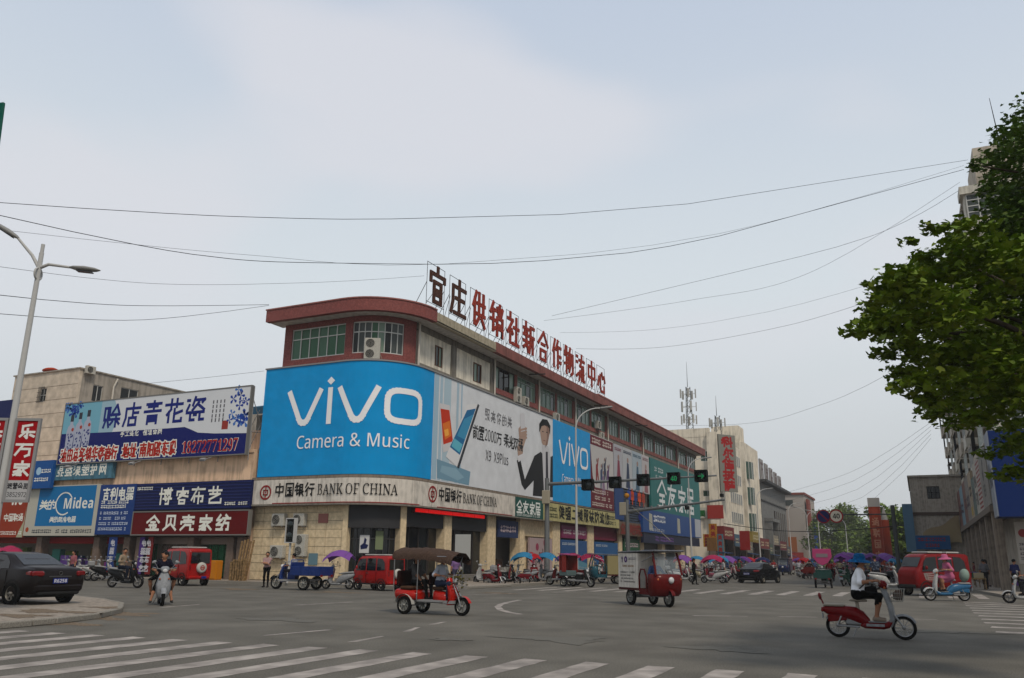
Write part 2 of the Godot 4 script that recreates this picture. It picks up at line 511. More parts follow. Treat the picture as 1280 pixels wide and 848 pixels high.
func ground() -> void:
	var asph := M("asphalt", Color(0.505, 0.489, 0.452), 0.88, 0.0, noise_tex("asph", 0.007, 0.8, 1.0, 7, 1024), 0.06)
	asph.detail_enabled = true
	asph.detail_blend_mode = BaseMaterial3D.BLEND_MODE_MUL
	asph.detail_albedo = noise_tex("asph2", 0.09, 0.62, 1.0, 5, 1024, 8)
	asph.detail_uv_layer = BaseMaterial3D.DETAIL_UV_2
	asph.uv2_triplanar = true
	asph.uv2_world_triplanar = true
	asph.uv2_scale = Vector3.ONE * 0.3
	bump(asph, noise_tex("asph2", 0.09, 0.72, 1.0, 5, 1024, 8), 0.5)
	var mb := MB.new()
	mb.smooth()
	var n := 24
	for i in n:
		for j in n:
			var a := Vector3(-900 + 1800.0 * i / n, 0, -1300 + 1800.0 * j / n)
			var s := 1800.0 / n
			mb.quad(a, a + Vector3(s, 0, 0), a + Vector3(s, 0, s), a + Vector3(0, 0, s))
	struct(put(mb, "road", asph), "worn grey asphalt of the wide crossing and streets")
	# pavements
	var pave := M("paving", Color(0.62, 0.58, 0.53), 0.9, 0.0, noise_tex("pave", 0.03, 0.7, 1.0, 5), 0.25)
	bump(pave, noise_tex("pave", 0.03, 0.7, 1.0, 5), 0.6)
	var kerb := M("kerbstone", Color(0.58, 0.56, 0.52), 0.88, 0.0, noise_tex("kerbn", 0.05, 0.68, 1.0, 4), 0.8)
	var far := [Vector2(-120, -36.2)]
	for k in 7: far.append(Vector2(-23.2, -38.4) + Vector2(sin(k * PI / 12.0), cos(k * PI / 12.0)) * 2.2)
	far.append(Vector2(-21.0, -420))
	far.append(Vector2(-120, -420))
	pavement("pavement_shops", "beige paved footway before the corner bank and the shops", far, pave, kerb, 0.13)
	pavement("pavement_near", "dusty paved corner the dark sedan stands on", [Vector2(-17.8, 30), Vector2(-17.8, -11.6), Vector2(-18.0, -13.2), Vector2(-18.7, -14.9), Vector2(-20.0, -16.6), Vector2(-22.0, -18.3), Vector2(-24.5, -19.6), Vector2(-28, -20.6), Vector2(-34, -21.2), Vector2(-120, -21.4), Vector2(-120, 30)], pave, kerb, 0.13)
	pavement("pavement_right", "shaded footway below the tall flats", [Vector2(3.6, -47), Vector2(2.2, -60), Vector2(0.2, -95), Vector2(-1.5, -125), Vector2(-1.5, -420), Vector2(90, -420), Vector2(90, -45.0), Vector2(6.0, -45.0), Vector2(4.3, -45.6)], pave, kerb, 0.13)
	pavement("pavement_corner", "footway corner under the plane tree", [Vector2(3.2, 30), Vector2(3.2, -17.2), Vector2(4.0, -19.5), Vector2(6.2, -21), Vector2(90, -21), Vector2(90, 30)], pave, kerb, 0.13)
	markings()
	dirt()
func pavement(called: String, label: String, poly: Array, m: Material, km: Material, h: float) -> void:
	var root := Node3D.new()
	root.name = numbered(called)
	add_child(root)
	struct(root, label)
	var p := PackedVector2Array(poly)
	var mb := MB.new()
	mb.flat()
	var id := Geometry2D.triangulate_polygon(p)
	for i in id: mb.st.add_vertex(Vector3(p[i].x, h, p[i].y))
	put(mb, "paving", m, root)
	# kerbstones laid one by one where they can be told apart, a joined run beyond
	var stone := MB.new()
	stone.box(Vector3(0.49, 0, 0), Vector3(0.97, h + 0.012, 0.16), Basis(), 0.02)
	var sm := stone.mesh()
	var run := MB.new()
	var count := 0
	for i in p.size():
		var a := p[i]
		var b := p[(i + 1) % p.size()]
		if maxf(absf(a.x), absf(b.x)) > 88 and (absf(a.x) > 88 and absf(b.x) > 88): continue
		if a.y < -415 and b.y < -415: continue
		if a.y > 29 and b.y > 29: continue
		var L := a.distance_to(b)
		var d := (b - a) / L
		var k := 0.0
		var yaw := atan2(-d.y, d.x)
		while k < L - 0.02:
			var q := a + d * k
			var w := minf(1.0, L - k)
			var at := Vector3(q.x, h * 0.5 + 0.004, q.y)
			if count < 150 and q.length() < 48 and q.y < 2 and q.y > -60 and w > 0.6:
				count += 1
				var t := Transform3D(Basis(Vector3.UP, yaw + rng.randf_range(-0.012, 0.012)) * Basis.from_scale(Vector3(w, 1, 1)), at + Vector3(0, rng.randf_range(-0.006, 0.006), 0))
				inst(sm, "kerbstone", km, root, t)
				k += w
			else:
				var e := minf(12.0, L - k)
				run.box(at + Vector3(d.x, 0, d.y) * e * 0.5, Vector3(e, h + 0.012, 0.16), Basis(Vector3.UP, yaw))
				k += e
	if run.n: put(run, "kerb", km, root)
func dirt() -> void:
	# sandy dirt washed against the kerbs, ragged patches with an outline of their own
	var root := Node3D.new()
	root.name = "road_dirt"
	add_child(root)
	struct(root, "sandy brown dirt patches along the near kerb and on the pavement corner")
	var m := M("dirt", Color(0.52, 0.46, 0.39), 0.95, 0.0, noise_tex("dirtn", 0.03, 0.6, 1.0, 5), 0.7)
	var m2 := M("tar_patch", Color(0.46, 0.45, 0.42), 0.9, 0.0, noise_tex("asph2", 0.09, 0.62, 1.0, 5, 1024, 8), 0.4)
	var r := RandomNumberGenerator.new()
	r.seed = 8
	var sp := [[152, 768, 0.9, 0], [130, 774, 0.7, 0], [95, 781, 0.6, 0], [60, 765, 0.8, 1], [100, 766, 0.5, 1], [20, 770, 0.7, 1], [130, 760, 0.5, 1], [620, 742, 0.8, 0], [420, 741, 0.9, 0], [540, 741, 0.6, 0], [300, 737, 0.9, 0], [700, 800, 0.9, 2], [900, 812, 0.7, 2], [350, 775, 0.8, 2], [1180, 790, 0.8, 2], [560, 800, 0.35, 2]]
	for i in sp.size():
		var e = sp[i]
		var c := G(e[0], e[1], 0.13 if e[3] == 1 else 0.0)
		var mb := MB.new()
		mb.flat()
		var pts := []
		for k in 22:
			var a := TAU * k / 22
			var q: float = e[2] * r.randf_range(0.45, 1.1) * (1.0 + 0.35 * sin(a * 3.0 + i))
			pts.append(c + Vector3(cos(a) * q * 1.5, 0.004 + 0.0003 * i, sin(a) * q * 0.8))
		for k in 22: mb.tri(c + Vector3(0, 0.004 + 0.0003 * i, 0), pts[k], pts[(k + 1) % 22])
		put(mb, "patch", m2 if e[3] == 2 else m, root)
func stripe_mesh(l: float, w: float, seed_: int) -> ArrayMesh:
	# worn road paint: a strip with ragged ends and edges
	var r := RandomNumberGenerator.new()
	r.seed = seed_
	var mb := MB.new()
	mb.flat()
	var n := maxi(3, int(l / 0.3))
	var lo := []
	var hi := []
	for i in n + 1:
		var e := 0.08 if i == 0 or i == n else 0.0
		lo.append(Vector3(l * i / n - l * 0.5 + r.randf_range(-e, e), 0, -w * 0.5 + r.randf_range(-0.02, 0.015)))
		hi.append(Vector3(l * i / n - l * 0.5 + r.randf_range(-e, e), 0, w * 0.5 + r.randf_range(-0.015, 0.02)))
	for i in n: mb.quad(lo[i], lo[i + 1], hi[i + 1], hi[i])
	return mb.mesh()
func markings() -> void:
	var wp := M("road_paint", Color(0.66, 0.63, 0.60), 0.75, 0.0, noise_tex("wear", 0.014, 0.66, 1.0, 6, 512, 4), 0.19)
	var root := Node3D.new()
	root.name = "crosswalk_near"
	add_child(root)
	struct(root, "broad worn white zebra stripes across the near side of the crossing")
	var sms := [stripe_mesh(6.2, 0.42, 1), stripe_mesh(6.2, 0.42, 2), stripe_mesh(6.2, 0.43, 3)]
	for i in 24:
		var x := -17.2 + i * 1.02
		var z1 := -11.85 - (x + 17.2) * 0.1
		inst(sms[i % 3], "stripe", wp, root, Transform3D(Basis(Vector3.UP, PI / 2), Vector3(x + 0.2, 0.004, z1 + 3.1)))
	root = Node3D.new()
	root.name = "crosswalk_street"
	add_child(root)
	struct(root, "faded zebra stripes across the mouth of the shopping street")
	for i in 18:
		var x := -19.5 + i * 1.25
		inst(stripe_mesh(6.0, 0.45, 20 + i % 3), "stripe", wp, root, Transform3D(Basis(Vector3.UP, PI / 2), Vector3(x + 0.8, 0.004, -45.2 - (x + 8.0) * 0.28)))
	root = Node3D.new()
	root.name = "crosswalk_side"
	add_child(root)
	struct(root, "zebra stripes across the side street beside the white scooter")
	for i in 11:
		inst(stripe_mesh(6.5, 0.5, 40 + i % 3), "stripe", wp, root, Transform3D(Basis(), Vector3(1.55 + 3.2, 0.004, -23.8 - i * 1.7)))
	root = Node3D.new()
	root.name = "lane_lines"
	add_child(root)
	struct(root, "thin faded lane lines and a turning arc on the asphalt")
	var lines := [[868, 770, 935, 771], [975, 771.5, 1020, 772], [1130, 774, 1170, 775], [440, 803, 478, 796], [508, 790, 522, 785], [540, 781, 556, 778], [410, 788, 330, 795], [560, 745, 640, 742], [370, 757, 440, 753], [690, 741, 720, 740], [200, 760, 250, 756]]
	for l in lines:
		var a := G(l[0], l[1])
		var b := G(l[2], l[3])
		var d := b - a
		inst(stripe_mesh(d.length(), 0.13, 60), "line", wp, root, Transform3D(Basis(Vector3.UP, atan2(-d.z, d.x)), (a + b) * 0.5 + Vector3(0, 0.004, 0)))
	var mb := MB.new()
	mb.flat()
	var pts := [G(650, 750.5), G(637, 753), G(626, 756), G(622, 759), G(626, 763), G(636, 766), G(650, 768.5)]
	for i in pts.size() - 1:
		var t: Vector3 = (pts[i + 1] - pts[i]).normalized()
		var q := t.cross(Vector3.UP) * 0.11
		var o := Vector3(0, 0.004 + 0.0004 * i, 0)
		mb.quad(pts[i] - q + o, pts[i] + q + o, pts[i + 1] + q + o, pts[i + 1] - q + o)
	put(mb, "arc", wp, root)
# ---- the corner building, drawn along a path: side facade, rounded corner, street facade
const SX := 6.4
const RC := 3.5
func cp(s: float, out: float, y: float) -> Vector3:
	var a := SX + RC * PI * 0.5
	if s < SX: return Vector3(-36.3 + s, y, WL + out)
	if s < a:
		var th := (s - SX) / RC
		return Vector3(-29.9 + sin(th) * (RC + out), y, -42.0 + cos(th) * (RC + out))
	return Vector3(WS + out, y, -42.0 - (s - a))
func ZS(z: float) -> float: return SX + RC * PI * 0.5 + (-42.0 - z)   # path length of a point on the street facade
func proj(p: Vector3) -> Vector2:
	var c := CB.inverse() * (p - EYE)
	return Vector2(640.0 + FOC * c.x / -c.z, 424.0 - FOC * c.y / -c.z)
func SY(u: float, v: float) -> Vector2:
	# photo pixel -> (path length, height) on the facade
	var y := 5.0
	var s := 0.0
	for it in 4:
		var lo := -4.0
		var hi := 95.0
		for k in 40:
			var m := (lo + hi) * 0.5
			if proj(cp(m, 0, y)).x < u: lo = m
			else: hi = m
		s = lo
		var p := cp(s, 0, 0)
		var r := ray(u, v)
		y = EYE.y + r.y * Vector2(p.x, p.z).length() / Vector2(r.x, r.z).length()
	return Vector2(s, y)
func band(mb: MB, s0: float, s1: float, y0: float, y1: float, o0: float, o1: float) -> void:
	var ss := [s0]
	var a := SX + RC * PI * 0.5
	for i in 15:
		var t := SX + (a - SX) * i / 14.0
		if t > s0 + 0.01 and t < s1 - 0.01: ss.append(t)
	ss.append(s1)
	var rings := []
	for s in ss: rings.append(PackedVector3Array([cp(s, o0, y0), cp(s, o1, y0), cp(s, o1, y1), cp(s, o0, y1)]))
	mb.loft(rings, true, false)
func bandp(called: String, s0: float, s1: float, y0: float, y1: float, o0: float, o1: float, m: Material, parent: Node3D) -> MeshInstance3D:
	var mb := MB.new()
	band(mb, s0, s1, y0, y1, o0, o1)
	return put(mb, called, m, parent)
func pathmap(base: float) -> Callable: return func(s: float, t: float, o: float) -> Vector3: return cp(s, base + o * 3.0, t)
func window_on_path(parent: Node3D, s0: float, s1: float, y0: float, y1: float, cols: int, trans: float, fm: Material, panes: Array, o := -0.72) -> void:
	var w := Node3D.new()
	w.name = "window"
	parent.add_child(w, true)
	var f := MB.new()
	band(f, s0, s1, y0, y0 + 0.07, o - 0.03, o + 0.05)
	band(f, s0, s1, y1 - 0.07, y1, o - 0.03, o + 0.05)
	if trans > 0.0: band(f, s0 + 0.05, s1 - 0.05, trans - 0.03, trans + 0.03, o - 0.025, o + 0.045)
	for i in cols + 1:
		var s := s0 + (s1 - s0) * i / cols
		s = clampf(s, s0 + 0.035, s1 - 0.035)
		band(f, s - 0.03, s + 0.03, y0 + 0.068, y1 - 0.068, o - 0.027, o + 0.047)
	put(f, "frame", fm, w)
	for i in cols:
		var a := s0 + (s1 - s0) * i / cols + 0.02
		var b := s0 + (s1 - s0) * (i + 1) / cols - 0.02
		var ys := [[y0 + 0.05, (trans if trans > 0.0 else y1 - 0.05)]]
		if trans > 0.0: ys.append([trans, y1 - 0.05])
		for q in ys:
			bandp("pane", a, b, q[0], q[1], o - 0.012, o - 0.002 - 0.008 * (i % 2), panes[(i * 7 + int(s0 * 3.0)) % panes.size()], w)
func ac_unit(label: String, at: Vector3, yaw: float, w := 0.85, h := 0.62, fans := 1) -> void:
	# outdoor unit, front faces local +z
	var o := thing("air_conditioner", label, "air conditioner", at, yaw, "air conditioner units on the walls")
	var dm := M("ac_white", Color(0.74, 0.73, 0.69), 0.5, 0.0, noise_tex("acn", 0.03, 0.75, 1.0, 4), 0.8)
	bx("casing", Vector3(0, h * 0.5, 0.16), Vector3(w, h, 0.32), dm, o, 0.02)
	var dk := M("ac_dark", Color(0.16, 0.16, 0.16), 0.7)
	for i in fans:
		var cy := h * (i + 0.5) / fans
		var mb := MB.new()
		mb.lathe(Vector3(-w * 0.13, cy, 0.325), Basis(Vector3.RIGHT, PI / 2), [[0.0, 0.004], [minf(h / fans, w) * 0.4, 0.0]], 18)
		var g := put(mb, "fan", dk, o)
		var r := MB.new()
		for k in 4: r.torus(Vector3(-w * 0.13, cy, 0.335), Basis(Vector3.RIGHT, PI / 2), minf(h / fans, w) * 0.1 * (k + 1), 0.008, 18, 4)
		put(r, "grille", dm, g)
	var br := MB.new()
	for s in [-1, 1]:
		br.box(Vector3(s * w * 0.38, -0.02, 0.1), Vector3(0.04, 0.04, 0.5))
		br.tube([Vector3(s * w * 0.38, -0.32, -0.12), Vector3(s * w * 0.38, -0.03, 0.3)], 0.014, 4)
	put(br, "bracket", M("rust_iron", Color(0.27, 0.2, 0.16), 0.85), o)
	var pp := MB.new()
	pp.tube([Vector3(w * 0.5, h * 0.25, 0.1), Vector3(w * 0.5 + 0.1, h * 0.1, 0.05), Vector3(w * 0.5 + 0.12, -0.3, -0.05), Vector3(w * 0.5 - 0.1, -0.7, -0.12)], 0.016, 5)
	put(pp, "hose", M("hose", Color(0.6, 0.58, 0.53), 0.8), o)

func main_building() -> void:
	var tile := M("red_tile", Color(0.55, 0.32, 0.30), 0.62, 0.0, tile_tex(), 0.55)
	var tile2 := M("red_tile_worn", Color(0.50, 0.32, 0.30), 0.75, 0.0, streak_tex(), 0.16)
	var conc := M("grey_concrete", Color(0.48, 0.465, 0.44), 0.92, 0.0, streak_tex(), 0.18)
	var fasc := M("stained_fascia", Color(0.63, 0.60, 0.53), 0.9, 0.0, streak_tex(), 0.3)
	var cream := M("cream_board", Color(0.86, 0.84, 0.79), 0.8, 0.0, streak_tex(), 0.12)
	var sof := M("soffit", Color(0.80, 0.79, 0.77), 0.9, 0.0, noise_tex("soffn", 0.02, 0.8, 1.0, 5), 0.2)
	var alu := M("window_alu", Color(0.72, 0.72, 0.70), 0.45, 0.3)
	var frdk := M("window_bronze", Color(0.20, 0.18, 0.17), 0.5, 0.2)
	var beige := M("beige_stone", Color(0.85, 0.77, 0.63), 0.6, 0.0, noise_tex("beig", 0.02, 0.82, 1.0, 5), 0.3)
	var dark := M("dark_inside", Color(0.62, 0.60, 0.56), 0.9)
	var pg := [M("pane_green", Color(0.17, 0.34, 0.23), 0.15), M("pane_green2", Color(0.24, 0.38, 0.29), 0.15), M("pane_grey", Color(0.24, 0.26, 0.25), 0.12), M("pane_dark", Color(0.06, 0.07, 0.07), 0.06), M("pane_curtain", Color(0.42, 0.50, 0.44), 0.22)]
	for q in pg: q.metallic_specular = 0.35
	var b := thing("corner_building", "three storey corner building with rounded red tiled top floor and deep eaves", "building")
	var end := ZS(-116.0)
	# core
	var poly := PackedVector2Array()
	var pol2 := PackedVector2Array()
	var t0 := SY(347, 430).x
	for s in [t0 + 0.05, SX, SX + 0.9, SX + 1.8, SX + 2.7, SX + 3.6, SX + 4.5, SX + 5.49, end]:
		var q := cp(s, -1.0, 0)
		var q2 := cp(s, -2.6, 0)
		poly.append(Vector2(q.x, q.z)); pol2.append(Vector2(q2.x, q2.z))
	for l in [poly, pol2]:
		l.append(Vector2(-36.25 + t0, -116)) 
	var mb := MB.new()
	var up := Transform3D(Basis(Vector3.RIGHT, PI / 2), Vector3(0, 10.3, 0))
	mb.prism(poly, up, 11.5)
	put(mb, "core", dark, b)
	mb = MB.new()
	mb.prism(pol2, Transform3D(Basis(Vector3.RIGHT, PI / 2), Vector3(0, 2.3, 0)), 4.5)
	put(mb, "shop_interior", dark, b)
	# upper floor: red tiled walls round the windows
	bandp("sill_wall", t0, SX + 5.3, 12.2, 13.5, -1.0, -0.6, tile, b)
	bandp("lintel", t0, SX + 5.3, 15.5, 15.86, -1.0, -0.6, tile, b)
	var wa := SY(356, 430).x
	var wb := SY(423, 430).x
	var wc := SY(432, 430).x
	var wd := SY(511, 440).x
	for e in [[t0, wa], [wb, wc], [wd, SX + 5.3]]: bandp("pier", e[0], e[1], 13.5, 15.5, -1.0, -0.6, tile, b)
	window_on_path(b, wa, wb, 13.5, 15.5, 6, 14.82, alu, [pg[0], pg[0], pg[1]])
	window_on_path(b, wc, wd, 13.5, 15.5, 8, 14.85, alu, [pg[0], pg[2], pg[4], pg[2], pg[3]])
	# street side: two boarded bays, then glazed bays
	var s0 := SX + 5.3
	bandp("beam", s0, end, 12.2, 13.35, -1.0, -0.55, conc, b)
	bandp("lintel", s0, end, 15.45, 15.86, -1.0, -0.6, conc, b)
	var posts := [-41.9, -46.6, -52.4, -60.5, -68.7, -77.6, -89.6, -105.0, -115.7]
	for i in posts.size() - 1:
		var a := ZS(posts[i]) + 0.3
		var c := ZS(posts[i + 1]) - 0.3
		if i: bandp("pier", a - 0.6, a, 13.35, 15.45, -1.0, -0.55, conc if i < 3 else tile2, b)
		if i < 2:
			var np := 4
			for k in np:
				var p0 := a + (c - a) * k / np
				var p1 := a + (c - a) * (k + 1) / np
				if k == 2:
					bandp("panel", p0 + 0.012, p1 - 0.012, 13.35, 13.6, -0.95, -0.66, cream, b)
					bandp("panel", p0 + 0.012, p1 - 0.012, 15.0, 15.45, -0.95, -0.66, cream, b)
					window_on_path(b, p0 + 0.08, p1 - 0.08, 13.6, 15.0, 2, 0.0, M("window_brown", Color(0.36, 0.24, 0.17), 0.6), [pg[2], pg[4], pg[3]])
				else: bandp("panel", p0 + 0.012, p1 - 0.012, 13.35, 15.45, -0.95, -0.66 - 0.01 * (k % 2), cream, b)
		else:
			bandp("sill_wall", a, c, 13.35, 13.75, -1.0, -0.5, tile2 if i > 2 else tile, b)
			var nw := 3 if c - a > 11 else 2
			for k in nw:
				var p0 := a + (c - a) * k / nw + (0.22 if k else 0.0)
				var p1 := a + (c - a) * (k + 1) / nw - (0.22 if k < nw - 1 else 0.0)
				if k: bandp("pier", p0 - 0.44, p0, 13.75, 15.45, -1.0, -0.62, tile2, b)
				window_on_path(b, p0, p1, 13.75, 15.45, 4, 15.05 if (i + k) % 3 < 2 else 0.0, frdk if i == 2 and k == 0 else M("window_green_frame", Color(0.52, 0.57, 0.54), 0.5), [pg[4], pg[1], pg[4], pg[2], pg[1]] if not (i == 2 and k == 0) else [pg[3], pg[4], pg[3]])
		if i >= 2 or i == 0:
			var dp := MB.new()
			var at := cp(ZS(posts[i]), -0.42, 0)
			dp.tube([Vector3(at.x, 12.3, at.z), Vector3(at.x, 15.88, at.z)], 0.075, 8)
			put(dp, "downpipe", M("pipe_white", Color(0.70, 0.68, 0.64), 0.6), b)
	# eaves
	var ov := 0.62
	bandp("soffit", 0.5, end + 0.3, 15.87, 15.97, -1.0, ov - 0.02, sof, b)
	var s1 := SX + 5.75
	bandp("fascia", 0.5, s1, 15.84, 16.6, ov - 0.35, ov, tile, b).set_meta("label", "rounded fascia of small red tiles")
	bandp("fascia", s1, ZS(-50.5), 15.84, 16.52, ov - 0.35, ov - 0.02, fasc, b).set_meta("label", "fascia of stained bare render")
	bandp("fascia", ZS(-50.5), end + 0.3, 15.84, 16.58, ov - 0.35, ov, tile2, b).set_meta("label", "fascia of worn dark red tiles")
	bandp("coping", 0.46, s1 - 0.05, 16.602, 16.68, ov - 0.45, ov + 0.05, M("coping_pink", Color(0.58, 0.38, 0.36), 0.8, 0.0, streak_tex(), 0.2), b)
	bandp("coping", ZS(-72.0), end + 0.3, 16.582, 16.72, ov - 0.45, ov + 0.04, mats["coping_pink"], b)
	var rp := PackedVector2Array()
	for s in [0.55, SX, SX + 0.9, SX + 1.8, SX + 2.7, SX + 3.6, SX + 4.5, SX + 5.49, end]:
		var q := cp(s, ov - 0.3, 0)
		rp.append(Vector2(q.x, q.z))
	rp.append(Vector2(-35.7, -116.2))
	mb = MB.new()
	mb.prism(rp, Transform3D(Basis(Vector3.RIGHT, PI / 2), Vector3(0, 16.2, 0)), 0.4)
	put(mb, "roof_slab", conc, b)
	for z in [-58.0, -73.0, -86.0, -99.0]:
		mb = MB.new()
		mb.tube([Vector3(WS - 0.2, 15.78, z), Vector3(WS + 1.2, 15.7, z)], 0.05, 6)
		put(mb, "drain_spout", frdk, b)
	# small leftovers on the roof edge
	for z in [-80.0, -84.2, -90.0, -96.5, -101.0]:
		bx("roof_stump", Vector3(WS - 0.3, 16.7, z), Vector3(0.5, 0.3, 0.9 + fmod(-z, 1.3)), conc, b)
	# walls behind the billboards and below
	bandp("wall", 0.0, end, 4.5, 12.2, -1.3, -0.62, conc, b)
	# ground floor, bank side: stone panels laid in courses
	var xs := [0.0, 0.75, 1.55, 2.4, 3.2, 4.0, 4.75, 5.5, SY(421, 690).x]
	for r in 9:
		for k in xs.size() - 1:
			var y0 := 0.16 + r * 0.485
			var o := -0.52 + rng.randf_range(-0.006, 0.006)
			bandp("stone_panel", xs[k] + 0.012, xs[k + 1] - 0.012, y0, y0 + 0.462, -0.8, o, beige, b)
	bandp("wall_backing", 0.02, SY(421, 690).x - 0.02, 0.13, 4.5, -0.9, -0.58, conc, b)
	# columns
	var gcols := [[421, 428], [505, 513], [562, 571], [616, 626], [656, 662], [697, 706], [741, 748], [779, 783], [806, 810], [832, 836], [856, 860]]
	for q in gcols:
		var a := SY(q[0], 690).x
		var c := SY(q[1], 690).x
		bandp("column", a, c, 0.13, 4.5, -1.25, -0.42, beige, b)
		bandp("column_base", a - 0.04, c + 0.04, 0.13, 0.5, -1.29, -0.38, M("base_stone", Color(0.45, 0.42, 0.38), 0.8), b)
	# bank glazing with a dark band over it
	var dkp := M("charcoal_panel", Color(0.20, 0.20, 0.205), 0.55, 0.1)
	var shop := M("shop_glass", Color(0.05, 0.06, 0.065), 0.06)
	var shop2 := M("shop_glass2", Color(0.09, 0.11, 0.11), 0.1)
	var g0 := SY(428, 690).x
	var g1 := SY(505, 690).x
	bandp("glazing_band", g0, g1, 3.15, 4.5, -0.9, -0.5, dkp, b)
	var door := Node3D.new()
	door.name = "door"
	b.add_child(door)
	var nd := 7
	var df := MB.new()
	for i in nd + 1:
		var s := g0 + (g1 - g0) * i / nd
		band(df, s - 0.035, s + 0.035, 0.45, 3.15, -1.06, -0.9)
	band(df, g0, g1, 2.52, 2.6, -1.05, -0.91)
	band(df, g0, g1, 0.45, 0.55, -1.05, -0.91)
	put(df, "frame", dkp, door)
	for i in nd:
		var a := g0 + (g1 - g0) * i / nd
		var c := g0 + (g1 - g0) * (i + 1) / nd
		bandp("pane", a + 0.03, c - 0.03, 0.5, 2.55, -1.0, -0.985, shop if i % 3 else shop2, door)
		bandp("pane", a + 0.03, c - 0.03, 2.55, 3.15, -1.0, -0.985, shop, door)
	# steps
	for k in 3:
		bandp("step", SY(424, 700).x, SY(624, 700).x, 0.13, 0.26 + 0.12 * k - 0.01 * k, -1.5, 0.75 - k * 0.34, M("step_stone", Color(0.50, 0.48, 0.45), 0.85, 0.0, noise_tex("pave", 0.03, 0.7, 1.0, 5), 0.5), b)
	# other shop bays along the street
	var bays := [[513, 562, 0], [571, 616, 1], [626, 656, 2], [662, 697, 3], [706, 741, 4], [748, 779, 4], [783, 806, 2], [810, 832, 5], [836, 856, 2], [860, 877, 2]]
	for q in bays:
		var a := SY(q[0], 690).x
		var c := SY(q[1], 690).x
		var k: int = q[2]
		if k <= 1:
			bandp("glazing_band", a, c, 3.3, 4.5, -0.9, -0.52, dkp, b)
			for i in 4:
				var p0 := a + (c - a) * i / 4
				var p1 := a + (c - a) * (i + 1) / 4
				bandp("pane", p0 + 0.04, p1 - 0.04, 0.5, 3.3, -1.02, -1.0, shop if (i + k) % 2 else shop2, b)
				bandp("mullion", p0 - 0.04, p0 + 0.04, 0.5, 3.3, -1.1, -0.93, frdk, b)
			if k == 1:
				for i in 3: bandp("notice", a + 0.5 + i * 1.3, a + 0.9 + i * 1.3, 1.2 + 0.5 * (i % 2), 2.6 - 0.3 * i, -0.99, -0.985, M("notice_white", Color(0.55, 0.6, 0.56), 0.7), b)
		elif k == 2:
			bandp("shop_lintel", a, c, 3.5, 4.5, -1.2, -0.75, M("dull_brown", Color(0.26, 0.21, 0.18), 0.85), b)
			bandp("shutter", a, a + (c - a) * 0.45, 0.13, 3.5, -1.6, -1.5, M("shutter_grey", Color(0.23, 0.24, 0.25), 0.6), b)
			bandp("shelf_goods", a + (c - a) * 0.55, c - 0.3, 0.13, 1.5, -2.2, -1.7, M("goods", Color(0.3, 0.24, 0.2), 0.9), b)
		elif k == 3:
			bandp("wall", a, c, 3.2, 4.5, -1.0, -0.6, beige, b)
			bandp("wall", a, c, 0.13, 0.5, -1.0, -0.6, beige, b)
			bandp("wall", a, c, 0.5, 3.2, -1.0, -0.8, beige, b)
		else:
			bandp("shop_lintel", a, c, 3.3, 4.5, -1.0, -0.62, M("shop_pink" if k == 4 else "shop_teal", Color(0.42, 0.13, 0.21) if k == 4 else Color(0.12, 0.3, 0.3), 0.7), b)
			bandp("wall", a, c, 0.13, 3.3, -1.1, -0.9, dkp, b)
	bandp("ledge", -0.2, ZS(-62.0), 4.42, 4.5, -0.7, 0.1, conc, b)
	bandp("ledge", 0.0, ZS(-78.0), 5.97, 6.13, -0.62, -0.02, M("ledge_stained", Color(0.50, 0.46, 0.42), 0.9, 0.0, streak_tex(), 0.35), b)
func tile_tex() -> ImageTexture:
	if tex.has("tiles"): return tex["tiles"]
	# small wall tiles far below pixel size: only a change of tone from tile to tile
	var im := Image.create(256, 256, false, Image.FORMAT_RGB8)
	var r := RandomNumberGenerator.new()
	r.seed = 9
	for j in 32:
		for i in 32:
			var v := r.randf_range(0.78, 1.0)
			im.fill_rect(Rect2i(i * 8, j * 8, 8, 8), Color(v * 0.8, v * 0.78, v * 0.78))
			im.fill_rect(Rect2i(i * 8 + 1, j * 8 + 1, 7, 7), Color(v, v, v))
	tex["tiles"] = ImageTexture.create_from_image(im)
	return tex["tiles"]
func sub_line(mb: MB, map: Callable, a: Vector2, b: Vector2, w: float, o: float) -> void:
	var n := maxi(1, int(ceil(absf(b.x - a.x) / 0.22)))
	for i in n: p_line(mb, map, a.lerp(b, float(i) / n), a.lerp(b, float(i + 1) / n), w, o + 0.0003 * (i % 2), 0.5 if (i == 0 or i == n - 1) else 0.1)
func vivo_sign(mb: MB, map: Callable, x: float, y: float, w: float, h: float, c: Color) -> void:
	mb.flat(); mb.col(c)
	var t := w * 0.037
	var P := func(a: float, b: float) -> Vector2: return Vector2(x + a * w, y + b * h)
	var paths := [[[0.02, 0.70], [0.108, 0.1], [0.125, 0.04], [0.143, 0.025], [0.161, 0.04], [0.178, 0.1], [0.265, 0.70]], [[0.345, 0.02], [0.345, 0.70]], [[0.425, 0.70], [0.513, 0.1], [0.53, 0.04], [0.548, 0.025], [0.566, 0.04], [0.583, 0.1], [0.67, 0.70]]]
	var ring := []
	for i in 29:
		var a := TAU * i / 28.0
		ring.append([0.86 + 0.125 * signf(cos(a)) * pow(absf(cos(a)), 0.55), 0.36 + 0.335 * signf(sin(a)) * pow(absf(sin(a)), 0.55)])
	paths.append(ring)
	var k := 0
	for p in paths:
		for i in p.size() - 1:
			sub_line(mb, map, P.call(p[i][0], p[i][1]), P.call(p[i + 1][0], p[i + 1][1]), t, 0.006 + 0.0006 * (k % 4))
			k += 1
	p_poly(mb, map, [P.call(0.345, 1.0), P.call(0.375, 0.91), P.call(0.345, 0.82), P.call(0.315, 0.91)], c, 0.007)
